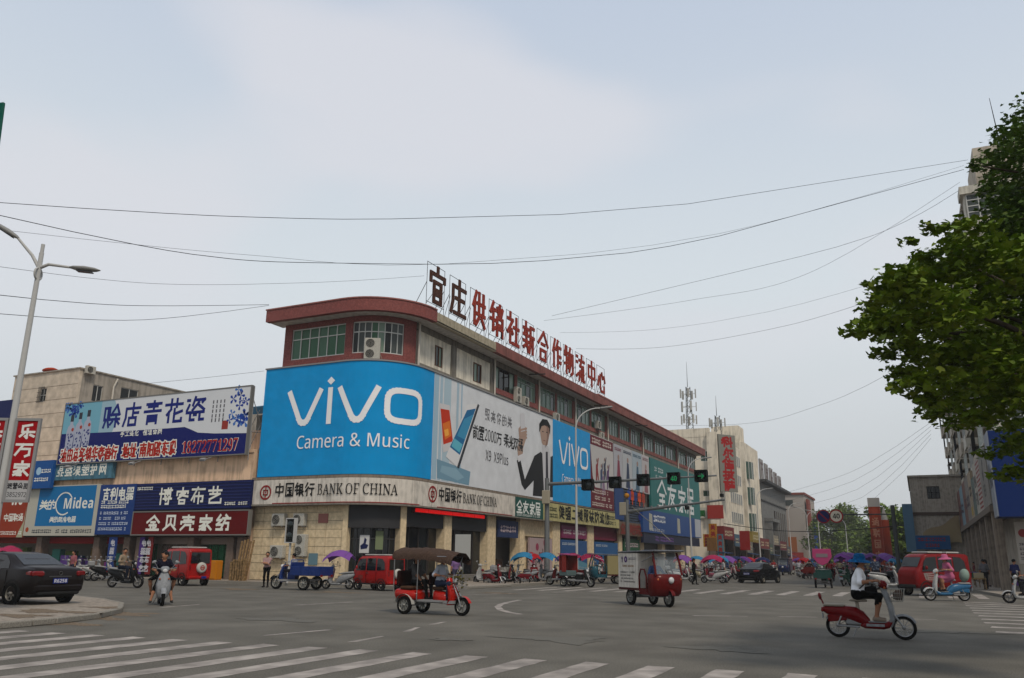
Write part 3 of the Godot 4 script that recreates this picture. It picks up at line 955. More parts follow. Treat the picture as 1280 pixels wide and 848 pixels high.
func bank_emblem(mb: MB, map: Callable, c: Vector2, r: float) -> void:
	var red := Color(0.50, 0.09, 0.10)
	p_disc(mb, map, c.x, c.y, r, red, 0.006, r * 0.78)
	mb.flat(); mb.col(red)
	p_rect(mb, map, c.x - r * 0.09, c.y + r * 0.3, r * 0.18, r * 0.55, red, 0.0066)
	p_rect(mb, map, c.x - r * 0.09, c.y - r * 0.85, r * 0.18, r * 0.55, red, 0.0066)
	for e in [[-0.42, -0.38, 0.84, 0.17], [-0.42, 0.21, 0.84, 0.17], [-0.42, -0.38, 0.17, 0.76], [0.25, -0.38, 0.17, 0.76]]:
		p_rect(mb, map, c.x + e[0] * r, c.y + e[1] * r, e[2] * r, e[3] * r, red, 0.0072)
	p_rect(mb, map, c.x - r * 0.09, c.y - r * 0.12, r * 0.18, r * 0.24, red, 0.0078)

func facade_signs() -> void:
	var steel := M("rust_iron", Color(0.27, 0.2, 0.16), 0.85)
	var pr := MV()
	# rounded blue billboard
	var blue := M("ad_blue", Color(0.01, 0.55, 0.79), 0.5, 0.0, noise_tex("adn", 0.012, 0.9, 1.0, 5), 0.12)
	bump(blue, noise_tex("crease", 0.01, 0.0, 1.0, 3), 2.0)
	var a := SY(327, 530).x
	var c := SY(541, 530).x
	var o := thing("billboard", "rounded blue billboard lettered vivo above the bank corner", "billboard")
	bandp("board", a, c, 6.15, 12.86, -0.25, 0.0, blue, o)
	bandp("top_rail", a - 0.05, c + 0.02, 12.865, 12.95, -0.5, 0.06, M("dark_rail", Color(0.16, 0.14, 0.13), 0.8), o)
	var mb := MB.new()
	var map := pathmap(0.0)
	var p0 := SY(357, 530)
	var p1 := SY(526, 530)
	var wh := Color(0.88, 0.88, 0.88)
	vivo_sign(mb, map, p0.x, 9.25, p1.x - p0.x, 2.75, wh)
	var q0 := SY(371, 560)
	var q1 := SY(511, 560)
	p_latin(mb, map, "Camera & Music", q0.x, 7.72, q1.x - q0.x, 0.82, wh, false, false, 0.012)
	put(mb, "lettering", pr, o)
	mb = MB.new()
	for i in 8:
		var s := a + (c - a) * i / 7.0
		mb.tube([cp(s, -0.3, 12.4), cp(s, -0.62, 12.4)], 0.04, 5)
	put(mb, "bracket", steel, o)
	# white advertisement with telephones and a man in a dark suit
	var za := ZS(-42.95)
	var zb := SY(691, 560).x
	o = thing("billboard", "long white billboard showing two telephones and a man in a suit", "billboard")
	bandp("board", c + 0.02, zb, 6.13, 12.86, -0.24, -0.005, M("ad_white", Color(0.80, 0.81, 0.82), 0.5, 0.0, noise_tex("adn", 0.012, 0.93, 1.0, 5), 0.12), o)
	bandp("top_rail", c + 0.03, zb, 12.865, 12.95, -0.5, 0.06, mats["dark_rail"], o)
	mb = MB.new()
	map = pathmap(-0.005)
	var L := zb - c
	var X := func(u: float, v: float) -> Vector2: return SY(u, v)
	# soft blue streaks of the print
	for e in [[0.05, 0.55, Color(0.58, 0.68, 0.74)], [0.75, 0.35, Color(0.60, 0.69, 0.74)], [1.25, 0.9, Color(0.62, 0.70, 0.74)], [2.9, 0.3, Color(0.60, 0.68, 0.73)], [3.5, 0.16, Color(0.55, 0.66, 0.73)]]:
		p_rect(mb, map, c + e[0], 6.2, e[1], 6.6, e[2], 0.002)
	p_poly(mb, map, [X.call(546, 598), X.call(546, 574), X.call(560, 579), X.call(588, 590), X.call(586, 607)], Color(0.42, 0.55, 0.62), 0.003)
	p_poly(mb, map, [X.call(550, 590), X.call(552, 582), X.call(570, 586), X.call(580, 597), X.call(572, 601)], Color(0.50, 0.62, 0.68), 0.0036)
	# telephones: white edge, coloured screen
	p_poly(mb, map, [X.call(549, 504), X.call(562, 507), X.call(567, 561), X.call(554, 566)], Color(0.75, 0.74, 0.74), 0.004)
	p_poly(mb, map, [X.call(550.5, 511), X.call(561.5, 513), X.call(566, 552), X.call(554, 556)], Color(0.70, 0.20, 0.10), 0.0046)
	p_poly(mb, map, [X.call(553, 530), X.call(562, 526), X.call(564, 545), X.call(556, 550)], Color(0.80, 0.42, 0.14), 0.0052)
	p_poly(mb, map, [X.call(555, 538), X.call(560, 536), X.call(561, 544), X.call(556.5, 546)], Color(0.88, 0.62, 0.25), 0.0058)
	p_poly(mb, map, [X.call(584, 506), X.call(597, 505), X.call(571, 584), X.call(557, 571)], Color(0.80, 0.80, 0.80), 0.0062)
	p_poly(mb, map, [X.call(583.5, 513), X.call(594.5, 511), X.call(574.5, 569), X.call(562, 559)], Color(0.13, 0.38, 0.55), 0.0068)
	p_poly(mb, map, [X.call(580, 524), X.call(592, 518), X.call(581, 550), X.call(571, 545)], Color(0.22, 0.52, 0.66), 0.0074)
	p_poly(mb, map, [X.call(567.5, 548), X.call(578, 556), X.call(574, 566), X.call(564, 558)], Color(0.35, 0.65, 0.72), 0.008)
	p_poly(mb, map, [X.call(597, 505), X.call(599, 507), X.call(573.5, 586), X.call(571, 584)], Color(0.2, 0.21, 0.23), 0.0084)
	var dk := Color(0.17, 0.17, 0.18)
	var t0 := SY(591, 548)
	var t1 := SY(644, 548)
	p_cn(mb, map, "前置", t0.x, 9.45, 0.72, 0.85, Vector2(0.85, 0), 0.10, dk)
	p_latin(mb, map, "2000", t0.x + 1.75, 9.47, 1.75, 0.82, dk)
	p_cn(mb, map, "万", t0.x + 3.6, 9.45, 0.72, 0.85, Vector2(0.85, 0), 0.10, dk)
	p_cn(mb, map, "柔光双摄", t0.x + 4.75, 9.45, 0.72, 0.85, Vector2(0.83, 0), 0.10, dk)
	p_cn(mb, map, "照亮你的美", t0.x + 1.75, 10.95, 0.62, 0.75, Vector2(0.9, 0), 0.07, Color(0.42, 0.42, 0.43))
	p_latin(mb, map, "X9  X9Plus", t0.x + 1.9, 8.1, 3.6, 0.78, Color(0.25, 0.25, 0.26))
	put(mb, "picture", pr, o)
	# the printed man: raised hand with telephone, head, suit, tie
	mb = MB.new()
	var skin := Color(0.62, 0.52, 0.46)
	var suit := Color(0.12, 0.12, 0.13)
	p_poly(mb, map, [X.call(646, 576), X.call(650, 573), X.call(656, 600), X.call(668, 570), X.call(676, 565), X.call(683, 574), X.call(691, 570), X.call(691, 622), X.call(666, 620), X.call(667, 601), X.call(656, 613), X.call(652, 606)], suit, 0.004)
	p_poly(mb, map, [X.call(646.5, 562), X.call(649, 549), X.call(648, 536), X.call(652, 531), X.call(657, 534), X.call(658, 547), X.call(654, 560), X.call(653, 573), X.call(648, 575)], skin, 0.0046)
	p_poly(mb, map, [X.call(646, 571), X.call(654, 567), X.call(655.5, 572), X.call(648, 578)], Color(0.78, 0.78, 0.79), 0.0052)
	p_poly(mb, map, [X.call(650, 517), X.call(655.5, 517), X.call(656.5, 540), X.call(651, 541)], Color(0.74, 0.74, 0.75), 0.0056)
	mb.col(skin)
	for k in 4: p_line(mb, map, X.call(650, 538 + k * 3.6), X.call(658, 536 + k * 3.8), 0.16, 0.006 + k * 0.0004)
	p_poly(mb, map, [X.call(675, 540), X.call(676, 529), X.call(681, 526), X.call(686, 531), X.call(687, 541), X.call(684.5, 556), X.call(680, 561), X.call(677, 553)], skin, 0.0048)
	p_poly(mb, map, [X.call(674, 541), X.call(674, 530), X.call(678, 524), X.call(684, 525), X.call(688, 533), X.call(687.5, 544), X.call(686, 536), X.call(681, 532), X.call(677, 533)], Color(0.06, 0.055, 0.055), 0.0056)
	p_poly(mb, map, [X.call(677.5, 556), X.call(685, 558), X.call(688, 572), X.call(687, 620), X.call(680, 620), X.call(678, 575)], Color(0.72, 0.72, 0.73), 0.0062)
	p_poly(mb, map, [X.call(682, 565), X.call(684.5, 565), X.call(685.5, 612), X.call(682, 612)], Color(0.20, 0.20, 0.22), 0.0068)
	p_poly(mb, map, [X.call(683, 532), X.call(686.5, 536), X.call(686.5, 543), X.call(684.5, 555), X.call(681, 560.5), X.call(683.5, 548)], Color(0.50, 0.40, 0.35), 0.0062)
	for e in [[677.5, 540], [682.5, 541]]: p_rect(mb, map, X.call(e[0], e[1]).x, X.call(e[0], e[1]).y, 0.3, 0.07, Color(0.12, 0.1, 0.09), 0.0066)
	p_rect(mb, map, X.call(679, 551).x, X.call(679, 551).y, 0.42, 0.05, Color(0.45, 0.25, 0.22), 0.007)
	put(mb, "figure_print", pr, o)
	# second blue board
	var vc := SY(738, 580).x
	o = thing("billboard", "flat blue billboard lettered vivo between the white ad and a red poster", "billboard")
	bandp("board", zb + 0.02, vc, 6.1, 12.86, -0.24, 0.0, blue, o)
	mb = MB.new()
	map = pathmap(0.0)
	vivo_sign(mb, map, zb + 1.3, 9.4, vc - zb - 2.0, 2.5, wh)
	p_latin(mb, map, "Camera & Music", zb + 1.9, 7.7, vc - zb - 3.2, 0.8, wh, false, false, 0.012)
	put(mb, "lettering", pr, o)
	# red and white poster
	var pc := SY(767, 590).x
	o = thing("poster", "white and maroon poster with dancing figures beside the second blue billboard", "poster")
	bandp("board", vc + 0.02, pc, 6.05, 12.86, -0.22, -0.02, M("ad_white2", Color(0.68, 0.67, 0.66), 0.5), o)
	mb = MB.new()
	map = pathmap(-0.02)
	var w := pc - vc - 0.1
	var mar := Color(0.36, 0.10, 0.14)
	p_rect(mb, map, vc + 0.05, 6.1, w, 1.9, mar, 0.004)
	p_rect(mb, map, vc + 0.05, 11.9, w, 0.9, mar, 0.004)
	p_poly(mb, map, [Vector2(vc + 0.05, 11.9), Vector2(vc + 0.05, 8.0), Vector2(vc + 1.2, 8.0), Vector2(vc + 0.6, 9.0)], mar, 0.0045)
	p_dashes(mb, map, vc + 0.5, 12.05, w - 0.9, 0.55, Color(0.75, 0.7, 0.66), 4)
	for k in 3: p_dashes(mb, map, vc + 0.4, 6.3 + k * 0.58, w - 0.8 - 0.6 * k, 0.36, Color(0.75, 0.7, 0.66), 5 + k)
	for e in [[0.28, 9.6, Color(0.5, 0.16, 0.18)], [0.47, 9.2, Color(0.22, 0.26, 0.38)], [0.62, 9.9, Color(0.2, 0.22, 0.3)], [0.76, 9.3, Color(0.34, 0.2, 0.38)], [0.55, 8.6, Color(0.5, 0.4, 0.5)]]:
		var x: float = vc + w * e[0]
		p_poly(mb, map, [Vector2(x - 0.35, e[1] - 1.2), Vector2(x - 0.1, e[1] - 1.3), Vector2(x + 0.05, e[1] - 0.4), Vector2(x + 0.4, e[1] - 1.2), Vector2(x + 0.5, e[1] - 1.0), Vector2(x + 0.22, e[1] + 0.3), Vector2(x + 0.5, e[1] + 1.2), Vector2(x + 0.36, e[1] + 1.25), Vector2(x + 0.1, e[1] + 0.7), Vector2(x - 0.3, e[1] + 0.5)], e[2], 0.005 + 0.001 * float(e[0]))
		p_disc(mb, map, x, e[1] + 0.95, 0.17, Color(0.5, 0.4, 0.36), 0.0066)
	put(mb, "picture", pr, o)
	# four narrow posters of clothing
	var tints := [Color(0.62, 0.62, 0.64), Color(0.64, 0.65, 0.66), Color(0.58, 0.63, 0.66), Color(0.66, 0.64, 0.64)]
	var figs := [Color(0.48, 0.2, 0.26), Color(0.16, 0.2, 0.3), Color(0.24, 0.34, 0.42), Color(0.5, 0.32, 0.34)]
	var lab := ["narrow white poster with a red dressed figure", "narrow white poster with a dark coated figure", "narrow pale blue poster with small figures", "narrow pinkish poster next to the teal furniture sign"]
	var us := [768, 779, 791, 803, 812]
	for i in 4:
		var x0 := SY(us[i], 590).x + 0.06
		var x1 := SY(us[i + 1], 590).x - 0.06
		o = thing("poster", lab[i], "poster", Vector3.ZERO, 0.0, "clothing posters on the shop front")
		bandp("board", x0, x1, 8.6, 12.8, -0.2, -0.03, M("poster%d" % i, tints[i], 0.5), o)
		mb = MB.new()
		map = pathmap(-0.03)
		var cx := (x0 + x1) * 0.5
		p_poly(mb, map, [Vector2(cx - 0.7, 8.7), Vector2(cx + 0.7, 8.7), Vector2(cx + 0.45, 10.4), Vector2(cx + 0.35, 11.2), Vector2(cx - 0.2, 11.3), Vector2(cx - 0.4, 10.2)], figs[i], 0.004)
		p_disc(mb, map, cx + 0.05, 11.55, 0.27, Color(0.56, 0.46, 0.42), 0.005)
		p_dashes(mb, map, x0 + 0.2, 12.2, x1 - x0 - 0.4, 0.3, figs[i], i)
		put(mb, "picture", pr, o)
	# teal furniture sign
	var t_0 := SY(813, 590).x + 0.05
	var t_1 := SY(874, 610).x
	o = thing("billboard", "large teal furniture sign with big white characters", "billboard")
	bandp("board", t_0, t_1, 6.9, 12.8, -0.25, 0.0, M("teal_ad", Color(0.13, 0.40, 0.39), 0.55, 0.0, noise_tex("adn", 0.012, 0.93, 1.0, 5), 0.12), o)
	mb = MB.new()
	map = pathmap(0.0)
	p_cn(mb, map, "全友家居", t_0 + 2.6, 7.5, 3.6, 3.0, Vector2(4.6, 0), 0.36, Color(0.8, 0.82, 0.82))
	p_dashes(mb, map, t_0 + 1.6, 11.4, 4.2, 0.55, Color(0.72, 0.76, 0.76), 8)
	p_dashes(mb, map, t_0 + 2.0, 10.7, 3.0, 0.35, Color(0.72, 0.76, 0.76), 9)
	p_disc(mb, map, t_0 + 7.2, 11.3, 0.5, Color(0.72, 0.76, 0.76), 0.006)
	put(mb, "lettering", pr, o)
	# louvred blue wall strip with little signs between
	var bz := SY(769, 650).x
	var be := SY(806, 650).x
	o = thing("louvre_wall", "weathered blue grey louvres with faded shop signs below the clothing posters", "wall")
	for k in 13: bandp("slat", bz, be, 5.2 + k * 0.255, 5.38 + k * 0.255, -0.3, -0.06 - 0.05 * (k % 2), M("slat_blue", Color(0.25, 0.29, 0.36), 0.7, 0.0, streak_tex(), 0.3), o)
	bandp("panel", bz, SY(780, 650).x, 5.35, 8.5, -0.04, 0.02, M("panel_blue", Color(0.14, 0.24, 0.42), 0.6), o)
	mb = MB.new()
	map = pathmap(0.0)
	for e in [[784, Color(0.10, 0.25, 0.55)], [788, Color(0.72, 0.25, 0.08)], [792, Color(0.08, 0.2, 0.45)], [797, Color(0.75, 0.28, 0.1)], [802, Color(0.6, 0.2, 0.1)]]:
		var s := SY(e[0], 612).x
		p_cn(mb, map, "中", s, 7.2, 1.0, 1.4, Vector2(1, 0), 0.28, e[1])
	p_cn(mb, map, "公司", SY(798, 635).x, 5.5, 0.9, 0.9, Vector2(1.1, 0), 0.18, Color(0.1, 0.16, 0.5))
	put(mb, "lettering", pr, o)
	# bank sign
	var bs0 := SY(311, 620).x
	var bs1 := SY(644, 630).x
	o = thing("bank_sign", "long white bank sign with black lettering wrapping the corner", "sign")
	var alw := M("sign_white", Color(0.80, 0.78, 0.75), 0.5, 0.1, streak_tex(), 0.2)
	var np := 22
	for i in np:
		bandp("panel", bs0 + (bs1 - bs0) * i / np + 0.006, bs0 + (bs1 - bs0) * (i + 1) / np - 0.006, 4.52, 5.95, -0.3, -0.002 * (i % 2), alw, o)
	bandp("backing", bs0 + 0.01, bs1 - 0.01, 4.5, 5.93, -0.5, -0.06, M("dark_rail"), o)
	mb = MB.new()
	map = pathmap(0.004)
	var bk := Color(0.07, 0.06, 0.06)
	var e0 := SY(332, 616)
	bank_emblem(mb, map, e0, 0.44)
	var c0 := SY(344, 614)
	var c1 := SY(392, 613)
	p_cn(mb, map, "中国银行", c0.x, 4.98, (c1.x - c0.x) * 0.21, 0.72, Vector2((c1.x - c0.x) * 0.265, 0), 0.085, bk, 0.008)
	c0 = SY(397, 614)
	c1 = SY(497, 613)
	p_latin(mb, map, "BANK OF CHINA", c0.x, 5.0, c1.x - c0.x, 0.62, bk, false, true, 0.014)
	e0 = SY(540.5, 618)
	bank_emblem(mb, map, e0, 0.5)
	c0 = SY(548, 620)
	c1 = SY(576, 624)
	p_cn(mb, map, "中国银行", c0.x, 5.0, (c1.x - c0.x) * 0.21, 0.75, Vector2((c1.x - c0.x) * 0.265, 0), 0.085, bk, 0.008)
	c0 = SY(578.5, 622)
	c1 = SY(620.5, 630)
	p_latin(mb, map, "BANK OF CHINA", c0.x, 5.02, c1.x - c0.x, 0.62, bk, false, true, 0.012)
	put(mb, "lettering", pr, o)
	mb = MB.new()
	band(mb, SY(340, 631).x, SY(524, 631).x, 4.53, 4.58, 0.004, 0.02)
	band(mb, SY(546, 634).x, SY(640, 644).x, 4.53, 4.58, 0.004, 0.02)
	put(mb, "red_line", M("red_line", Color(0.5, 0.1, 0.1), 0.6), o)
	# red led strip under the bank sign
	o = thing("led_strip", "glowing red message strip below the bank sign", "light")
	bandp("housing", SY(519, 640).x, SY(606, 650).x, 4.1, 4.38, -0.3, -0.02, M("led_case", Color(0.2, 0.03, 0.03), 0.5), o)
	var led := M("led_red_light", Color(0.6, 0.03, 0.03), 0.4)
	led.emission_enabled = true
	led.emission = Color(1.0, 0.05, 0.04)
	led.emission_energy_multiplier = 0.22
	for i in 6:
		var f0 := SY(519, 640).x
		var f1 := SY(606, 650).x
		bandp("led_panel", f0 + (f1 - f0) * i / 6 + 0.02, f0 + (f1 - f0) * (i + 1) / 6 - 0.02, 4.13, 4.35, -0.015, 0.0, led, o)
	# green and yellow shop signs
	o = thing("shop_sign", "green furniture shop sign with white characters beside the bank sign", "sign")
	var s0 := bs1 + 0.03
	var s1 := SY(679, 640).x
	bandp("board", s0, s1, 4.52, 5.95, -0.25, 0.0, M("shop_green", Color(0.08, 0.28, 0.25), 0.5), o)
	mb = MB.new()
	map = pathmap(0.0)
	p_cn(mb, map, "全友家居", s0 + 0.25, 4.85, 0.9, 0.85, Vector2(1.12, 0), 0.12, Color(0.82, 0.84, 0.82))
	p_dashes(mb, map, s0 + 0.25, 4.6, 4.2, 0.16, Color(0.75, 0.78, 0.76), 2)
	put(mb, "lettering", pr, o)
	o = thing("shop_sign", "pale yellow clothing shop sign with black characters", "sign")
	s0 = s1 + 0.03
	s1 = SY(774, 650).x
	bandp("board", s0, s1, 4.5, 5.9, -0.25, 0.0, M("shop_yellow", Color(0.66, 0.64, 0.45), 0.5, 0.0, streak_tex(), 0.25), o)
	mb = MB.new()
	p_cn(mb, map, "健强二楼服装欢迎您", SY(699, 640).x, 4.8, 1.05, 0.95, Vector2(1.42, 0), 0.16, Color(0.12, 0.12, 0.1))
	for k in 2:
		p_dashes(mb, map, SY(687, 640).x, 4.75 + 0.5 * k, 1.7, 0.34, Color(0.2, 0.22, 0.14), 3 + k)
		p_dashes(mb, map, SY(758, 650).x, 4.75 + 0.5 * k, 2.6, 0.34, Color(0.2, 0.22, 0.14), 6 + k)
	put(mb, "lettering", pr, o)
	o = thing("shop_sign", "faded brown red lettered sign right of the yellow sign", "sign")
	bandp("board", s1 + 0.04, SY(812, 660).x, 3.9, 5.2, -0.25, -0.02, M("faded_brown", Color(0.40, 0.33, 0.28), 0.7, 0.0, streak_tex(), 0.25), o)
	mb = MB.new()
	p_cn(mb, map, "全友美的布艺家纺", s1 + 0.5, 4.1, 1.15, 0.9, Vector2(1.3, 0), 0.2, Color(0.42, 0.15, 0.1))
	put(mb, "lettering", pr, o)
	# blue shop sign at the far end with white print
	o = thing("shop_sign", "blue shop sign with pale goods printed on it at the building end", "sign")
	s0 = SY(801, 650).x
	s1 = SY(874, 660).x
	bandp("board", s0, s1, 4.4, 6.85, -0.2, 0.25, M("shop_blue", Color(0.08, 0.24, 0.46), 0.5), o)
	mb = MB.new()
	map = pathmap(0.25)
	p_rect(mb, map, s1 - 3.4, 4.5, 3.2, 2.3, Color(0.62, 0.64, 0.66), 0.004)
	p_dashes(mb, map, s0 + 4.0, 5.6, 5.0, 0.8, Color(0.78, 0.8, 0.82), 3)
	for k in 2: p_poly(mb, map, [Vector2(s0 + 2.2 + k * 12, 4.7), Vector2(s0 + 3.6 + k * 12, 4.7), Vector2(s0 + 3.5 + k * 12, 6.4), Vector2(s0 + 2.3 + k * 12, 6.5)], Color(0.6, 0.6, 0.56), 0.004)
	p_dashes(mb, map, s0 + 2.4, 4.6, 6.0, 0.3, Color(0.7, 0.72, 0.74), 13)
	put(mb, "lettering", pr, o)
	o = thing("shop_sign", "dark blue lower fascia with purple print under the blue shop sign", "sign")
	bandp("board", s0 + 0.5, s1 - 0.5, 3.3, 4.35, -0.2, 0.1, M("shop_navy", Color(0.07, 0.1, 0.2), 0.5), o)
	mb = MB.new()
	map = pathmap(0.1)
	p_dashes(mb, map, s0 + 5.0, 3.55, 8.0, 0.55, Color(0.42, 0.3, 0.55), 23)
	put(mb, "lettering", pr, o)
	# panels and posters at street level
	var low := [[668, 697, 0.5, 3.1, Color(0.60, 0.53, 0.53), "tall pinkish poster with flowers on the shop wall"], [629, 655, 3.0, 4.2, Color(0.15, 0.2, 0.33), "dark blue notice board over the dark shop doorway"], [707, 740, 0.3, 3.1, Color(0.13, 0.28, 0.46), "tall blue screen print across the shop bay under the yellow sign"], [749, 778, 0.3, 3.1, Color(0.10, 0.30, 0.48), "second tall blue screen print beside the pillar"], [708, 740, 3.25, 4.3, Color(0.42, 0.12, 0.28), "magenta clothing banner over the blue screen print"], [785, 805, 2.4, 3.6, Color(0.07, 0.28, 0.16), "green shop fascia below the faded brown sign"]]
	for i in low.size():
		var e = low[i]
		var x0 := SY(e[0], 680).x + 0.1
		var x1 := SY(e[1], 680).x - 0.1
		o = thing("poster", e[5], "poster")
		bandp("board", x0, x1, e[2], e[3], -0.6, -0.44, M("low%d" % i, e[4], 0.5), o)
		mb = MB.new()
		map = pathmap(-0.44)
		var ww := x1 - x0
		var hh: float = e[3] - e[2]
		if i == 0:
			for k in 5:
				p_disc(mb, map, x0 + ww * (0.15 + 0.17 * k), e[2] + hh * (0.35 + 0.13 * ((k * 3) % 5)), 0.28, Color(0.52, 0.2, 0.3), 0.005)
				p_rect(mb, map, x0 + ww * (0.25 + 0.15 * k), e[2] + 0.4 + 0.25 * k, 0.12, 0.9, Color(0.28, 0.24, 0.24), 0.006)
		elif i == 2 or i == 3:
			p_poly(mb, map, [Vector2(x0, e[2]), Vector2(x1, e[2]), Vector2(x1, e[2] + hh * 0.3), Vector2(x0 + ww * 0.6, e[2] + hh * 0.42), Vector2(x0, e[2] + hh * 0.25)], Color(0.30, 0.48, 0.55), 0.004)
			p_disc(mb, map, x0 + ww * 0.5, e[2] + hh * 0.45, 0.3, Color(0.62, 0.62, 0.5), 0.005)
			p_dashes(mb, map, x0 + 0.2, e[2] + hh * 0.85, ww * 0.5, 0.2, Color(0.7, 0.74, 0.78), i)
		else:
			p_dashes(mb, map, x0 + 0.3, e[2] + hh * 0.3, ww - 0.6, hh * 0.4, Color(0.66, 0.6, 0.62), i)
		put(mb, "print", pr, o)
	# small plates by the bank door
	o = thing("poster", "square white poster with a dark blue ink drawing on the bank door", "poster")
	var d0 := SY(445.5, 680)
	var d1 := SY(461, 694)
	bandp("board", d0.x, d1.x, 1.75, 2.75, -0.9, -0.86, M("poster_white", Color(0.68, 0.68, 0.68), 0.6), o)
	mb = MB.new()
	map = pathmap(-0.86)
	var cx2 := (d0.x + d1.x) * 0.5
	p_poly(mb, map, [Vector2(cx2 - 0.25, 1.95), Vector2(cx2 + 0.2, 2.0), Vector2(cx2 + 0.3, 2.2), Vector2(cx2 + 0.1, 2.25), Vector2(cx2 + 0.16, 2.5), Vector2(cx2, 2.62), Vector2(cx2 - 0.06, 2.3), Vector2(cx2 - 0.3, 2.15)], Color(0.1, 0.12, 0.26), 0.004)
	put(mb, "print", pr, o)
	o = thing("poster", "pale green leaflet poster on the bank glazing", "poster")
	bandp("board", SY(472, 680).x, SY(485, 680).x, 1.95, 3.0, -0.9, -0.86, M("poster_green", Color(0.40, 0.44, 0.33), 0.6), o)
	o = thing("wall_plaque", "faded pink plaque on the beige bank wall", "plaque")
	bandp("board", SY(391, 650).x, SY(403, 650).x, 3.42, 3.95, -0.52, -0.47, M("plaque_pink", Color(0.55, 0.36, 0.33), 0.7), o)
	o = thing("wall_plaque", "small blue and white plaque low on the bank wall", "plaque")
	bandp("board", SY(379, 695).x, SY(390, 695).x, 1.05, 1.7, -0.52, -0.47, M("plaque_blue", Color(0.35, 0.46, 0.5), 0.7), o)

func rooftop_letters() -> void:
	var txt := "官庄供销社新合作物流中心"
	var ord := ["first", "second", "third", "fourth", "fifth", "sixth", "seventh", "eighth", "ninth", "tenth", "eleventh", "last"]
	var rustred := M("rust_red", Color(0.68, 0.25, 0.18), 0.75, 0.0, noise_tex("rustn", 0.02, 0.55, 1.0, 5), 0.5)
	var rustdk := M("rust_dark", Color(0.36, 0.23, 0.18), 0.85, 0.0, noise_tex("rustn", 0.02, 0.55, 1.0, 5), 0.5)
	var iron := M("frame_iron", Color(0.17, 0.13, 0.12), 0.8)
	for i in 12:
		var z := -41.9 - i * 2.86
		var y0 := 17.45
		var x := WS + 0.1
		var o := thing("roof_letter", "%s character of the rusty red rooftop sign, %s" % [ord[i], txt[i]], "sign letter", Vector3(x, 16.6, z), 0.0, "characters of the rooftop sign")
		var mb := MB.new()
		var k := 0
		var wd := 1.9
		var ht := 2.35
		for pl in strokes(txt[i]):
			for j in pl.size() - 1:
				var a := Vector3(0, 0.8 + pl[j].y * ht, -0.05 - pl[j].x * wd)
				var b := Vector3(0, 0.8 + pl[j + 1].y * ht, -0.05 - pl[j + 1].x * wd)
				var d := (b - a).normalized()
				var sd := d.cross(Vector3.RIGHT)
				mb.box((a + b) * 0.5 + Vector3(0.0012 * k, 0, 0), Vector3((b - a).length() + 0.24, 0.27, 0.09 + 0.002 * k), Basis(d, sd, Vector3.RIGHT))
				k += 1
		put(mb, "character", rustdk if i < 2 else rustred, o)
		var f := MB.new()
		for zz in [0.12, -2.06]:
			f.tube([Vector3(-0.06, -0.1, zz), Vector3(-0.06, 3.28, zz)], 0.02, 4)
			f.tube([Vector3(-0.06, 1.9, zz), Vector3(-1.2, -0.1, zz)], 0.024, 4)
		for yy in [0.62, 3.26]: f.tube([Vector3(-0.06, yy, 0.12), Vector3(-0.06, yy, -2.06)], 0.022, 4)
		f.tube([Vector3(-0.06, 0.45, 0.12), Vector3(-0.06, 1.6, -0.9)], 0.02, 4)
		put(f, "frame", iron, o)
	for i in 11:
		var z := -44.3 - i * 2.86
		var m2 := MB.new()
		m2.tube([Vector3(WS + 0.04, 16.7, z + 0.24), Vector3(WS + 0.04, 18.4, z - 0.45)], 0.02, 4)
		tag(put(m2, "tie_rod", iron), "thin iron rod bracing two rooftop characters", "rod", "rods between the rooftop characters")
# ---- other buildings
func sign_px(called: String, label: String, uL: float, vB: float, uR: float, vT: float, m: Material, z := WL + 0.25, depth := 0.2, rim: Material = null) -> Array:
	var a := PZ(uL, vB, z)
	var b := PZ(uR, vB, z)
	var h := PZ(uL, vT, z).y - a.y
	var r := board(called, label, Vector3(a.x, a.y, z - depth), Vector3.RIGHT, b.x - a.x, h, depth, m, "sign", "", rim)
	r.append(b.x - a.x)
	r.append(h)
	return r
func rect_wall(called: String, parent: Node3D, p0: Vector3, r: Vector3, w: float, h: float, t: float, holes: Array, m: Material) -> void:
	# a wall of thickness t with rectangular openings [x, y, w, h] left open
	var nn := r.cross(Vector3.UP).normalized()
	var b := Basis(r, Vector3.UP, nn)
	var xs := [0.0, w]
	for q in holes: xs.append(q[0]); xs.append(q[0] + q[2])
	xs.sort()
	var mb := MB.new()
	for i in xs.size() - 1:
		var x0: float = xs[i]
		var x1: float = xs[i + 1]
		if x1 - x0 < 0.01: continue
		var ys := []
		for q in holes:
			if q[0] < x1 - 0.005 and q[0] + q[2] > x0 + 0.005: ys.append([q[1], q[1] + q[3]])
		ys.sort_custom(func(a, c): return a[0] < c[0])
		var y := 0.0
		ys.append([h, h])
		for e in ys:
			if e[0] - y > 0.01: mb.box(p0 + r * (x0 + x1) * 0.5 + Vector3.UP * (y + e[0]) * 0.5 - nn * t * 0.5, Vector3(x1 - x0, e[0] - y, t), b)
			y = e[1]
	put(mb, called, m, parent)
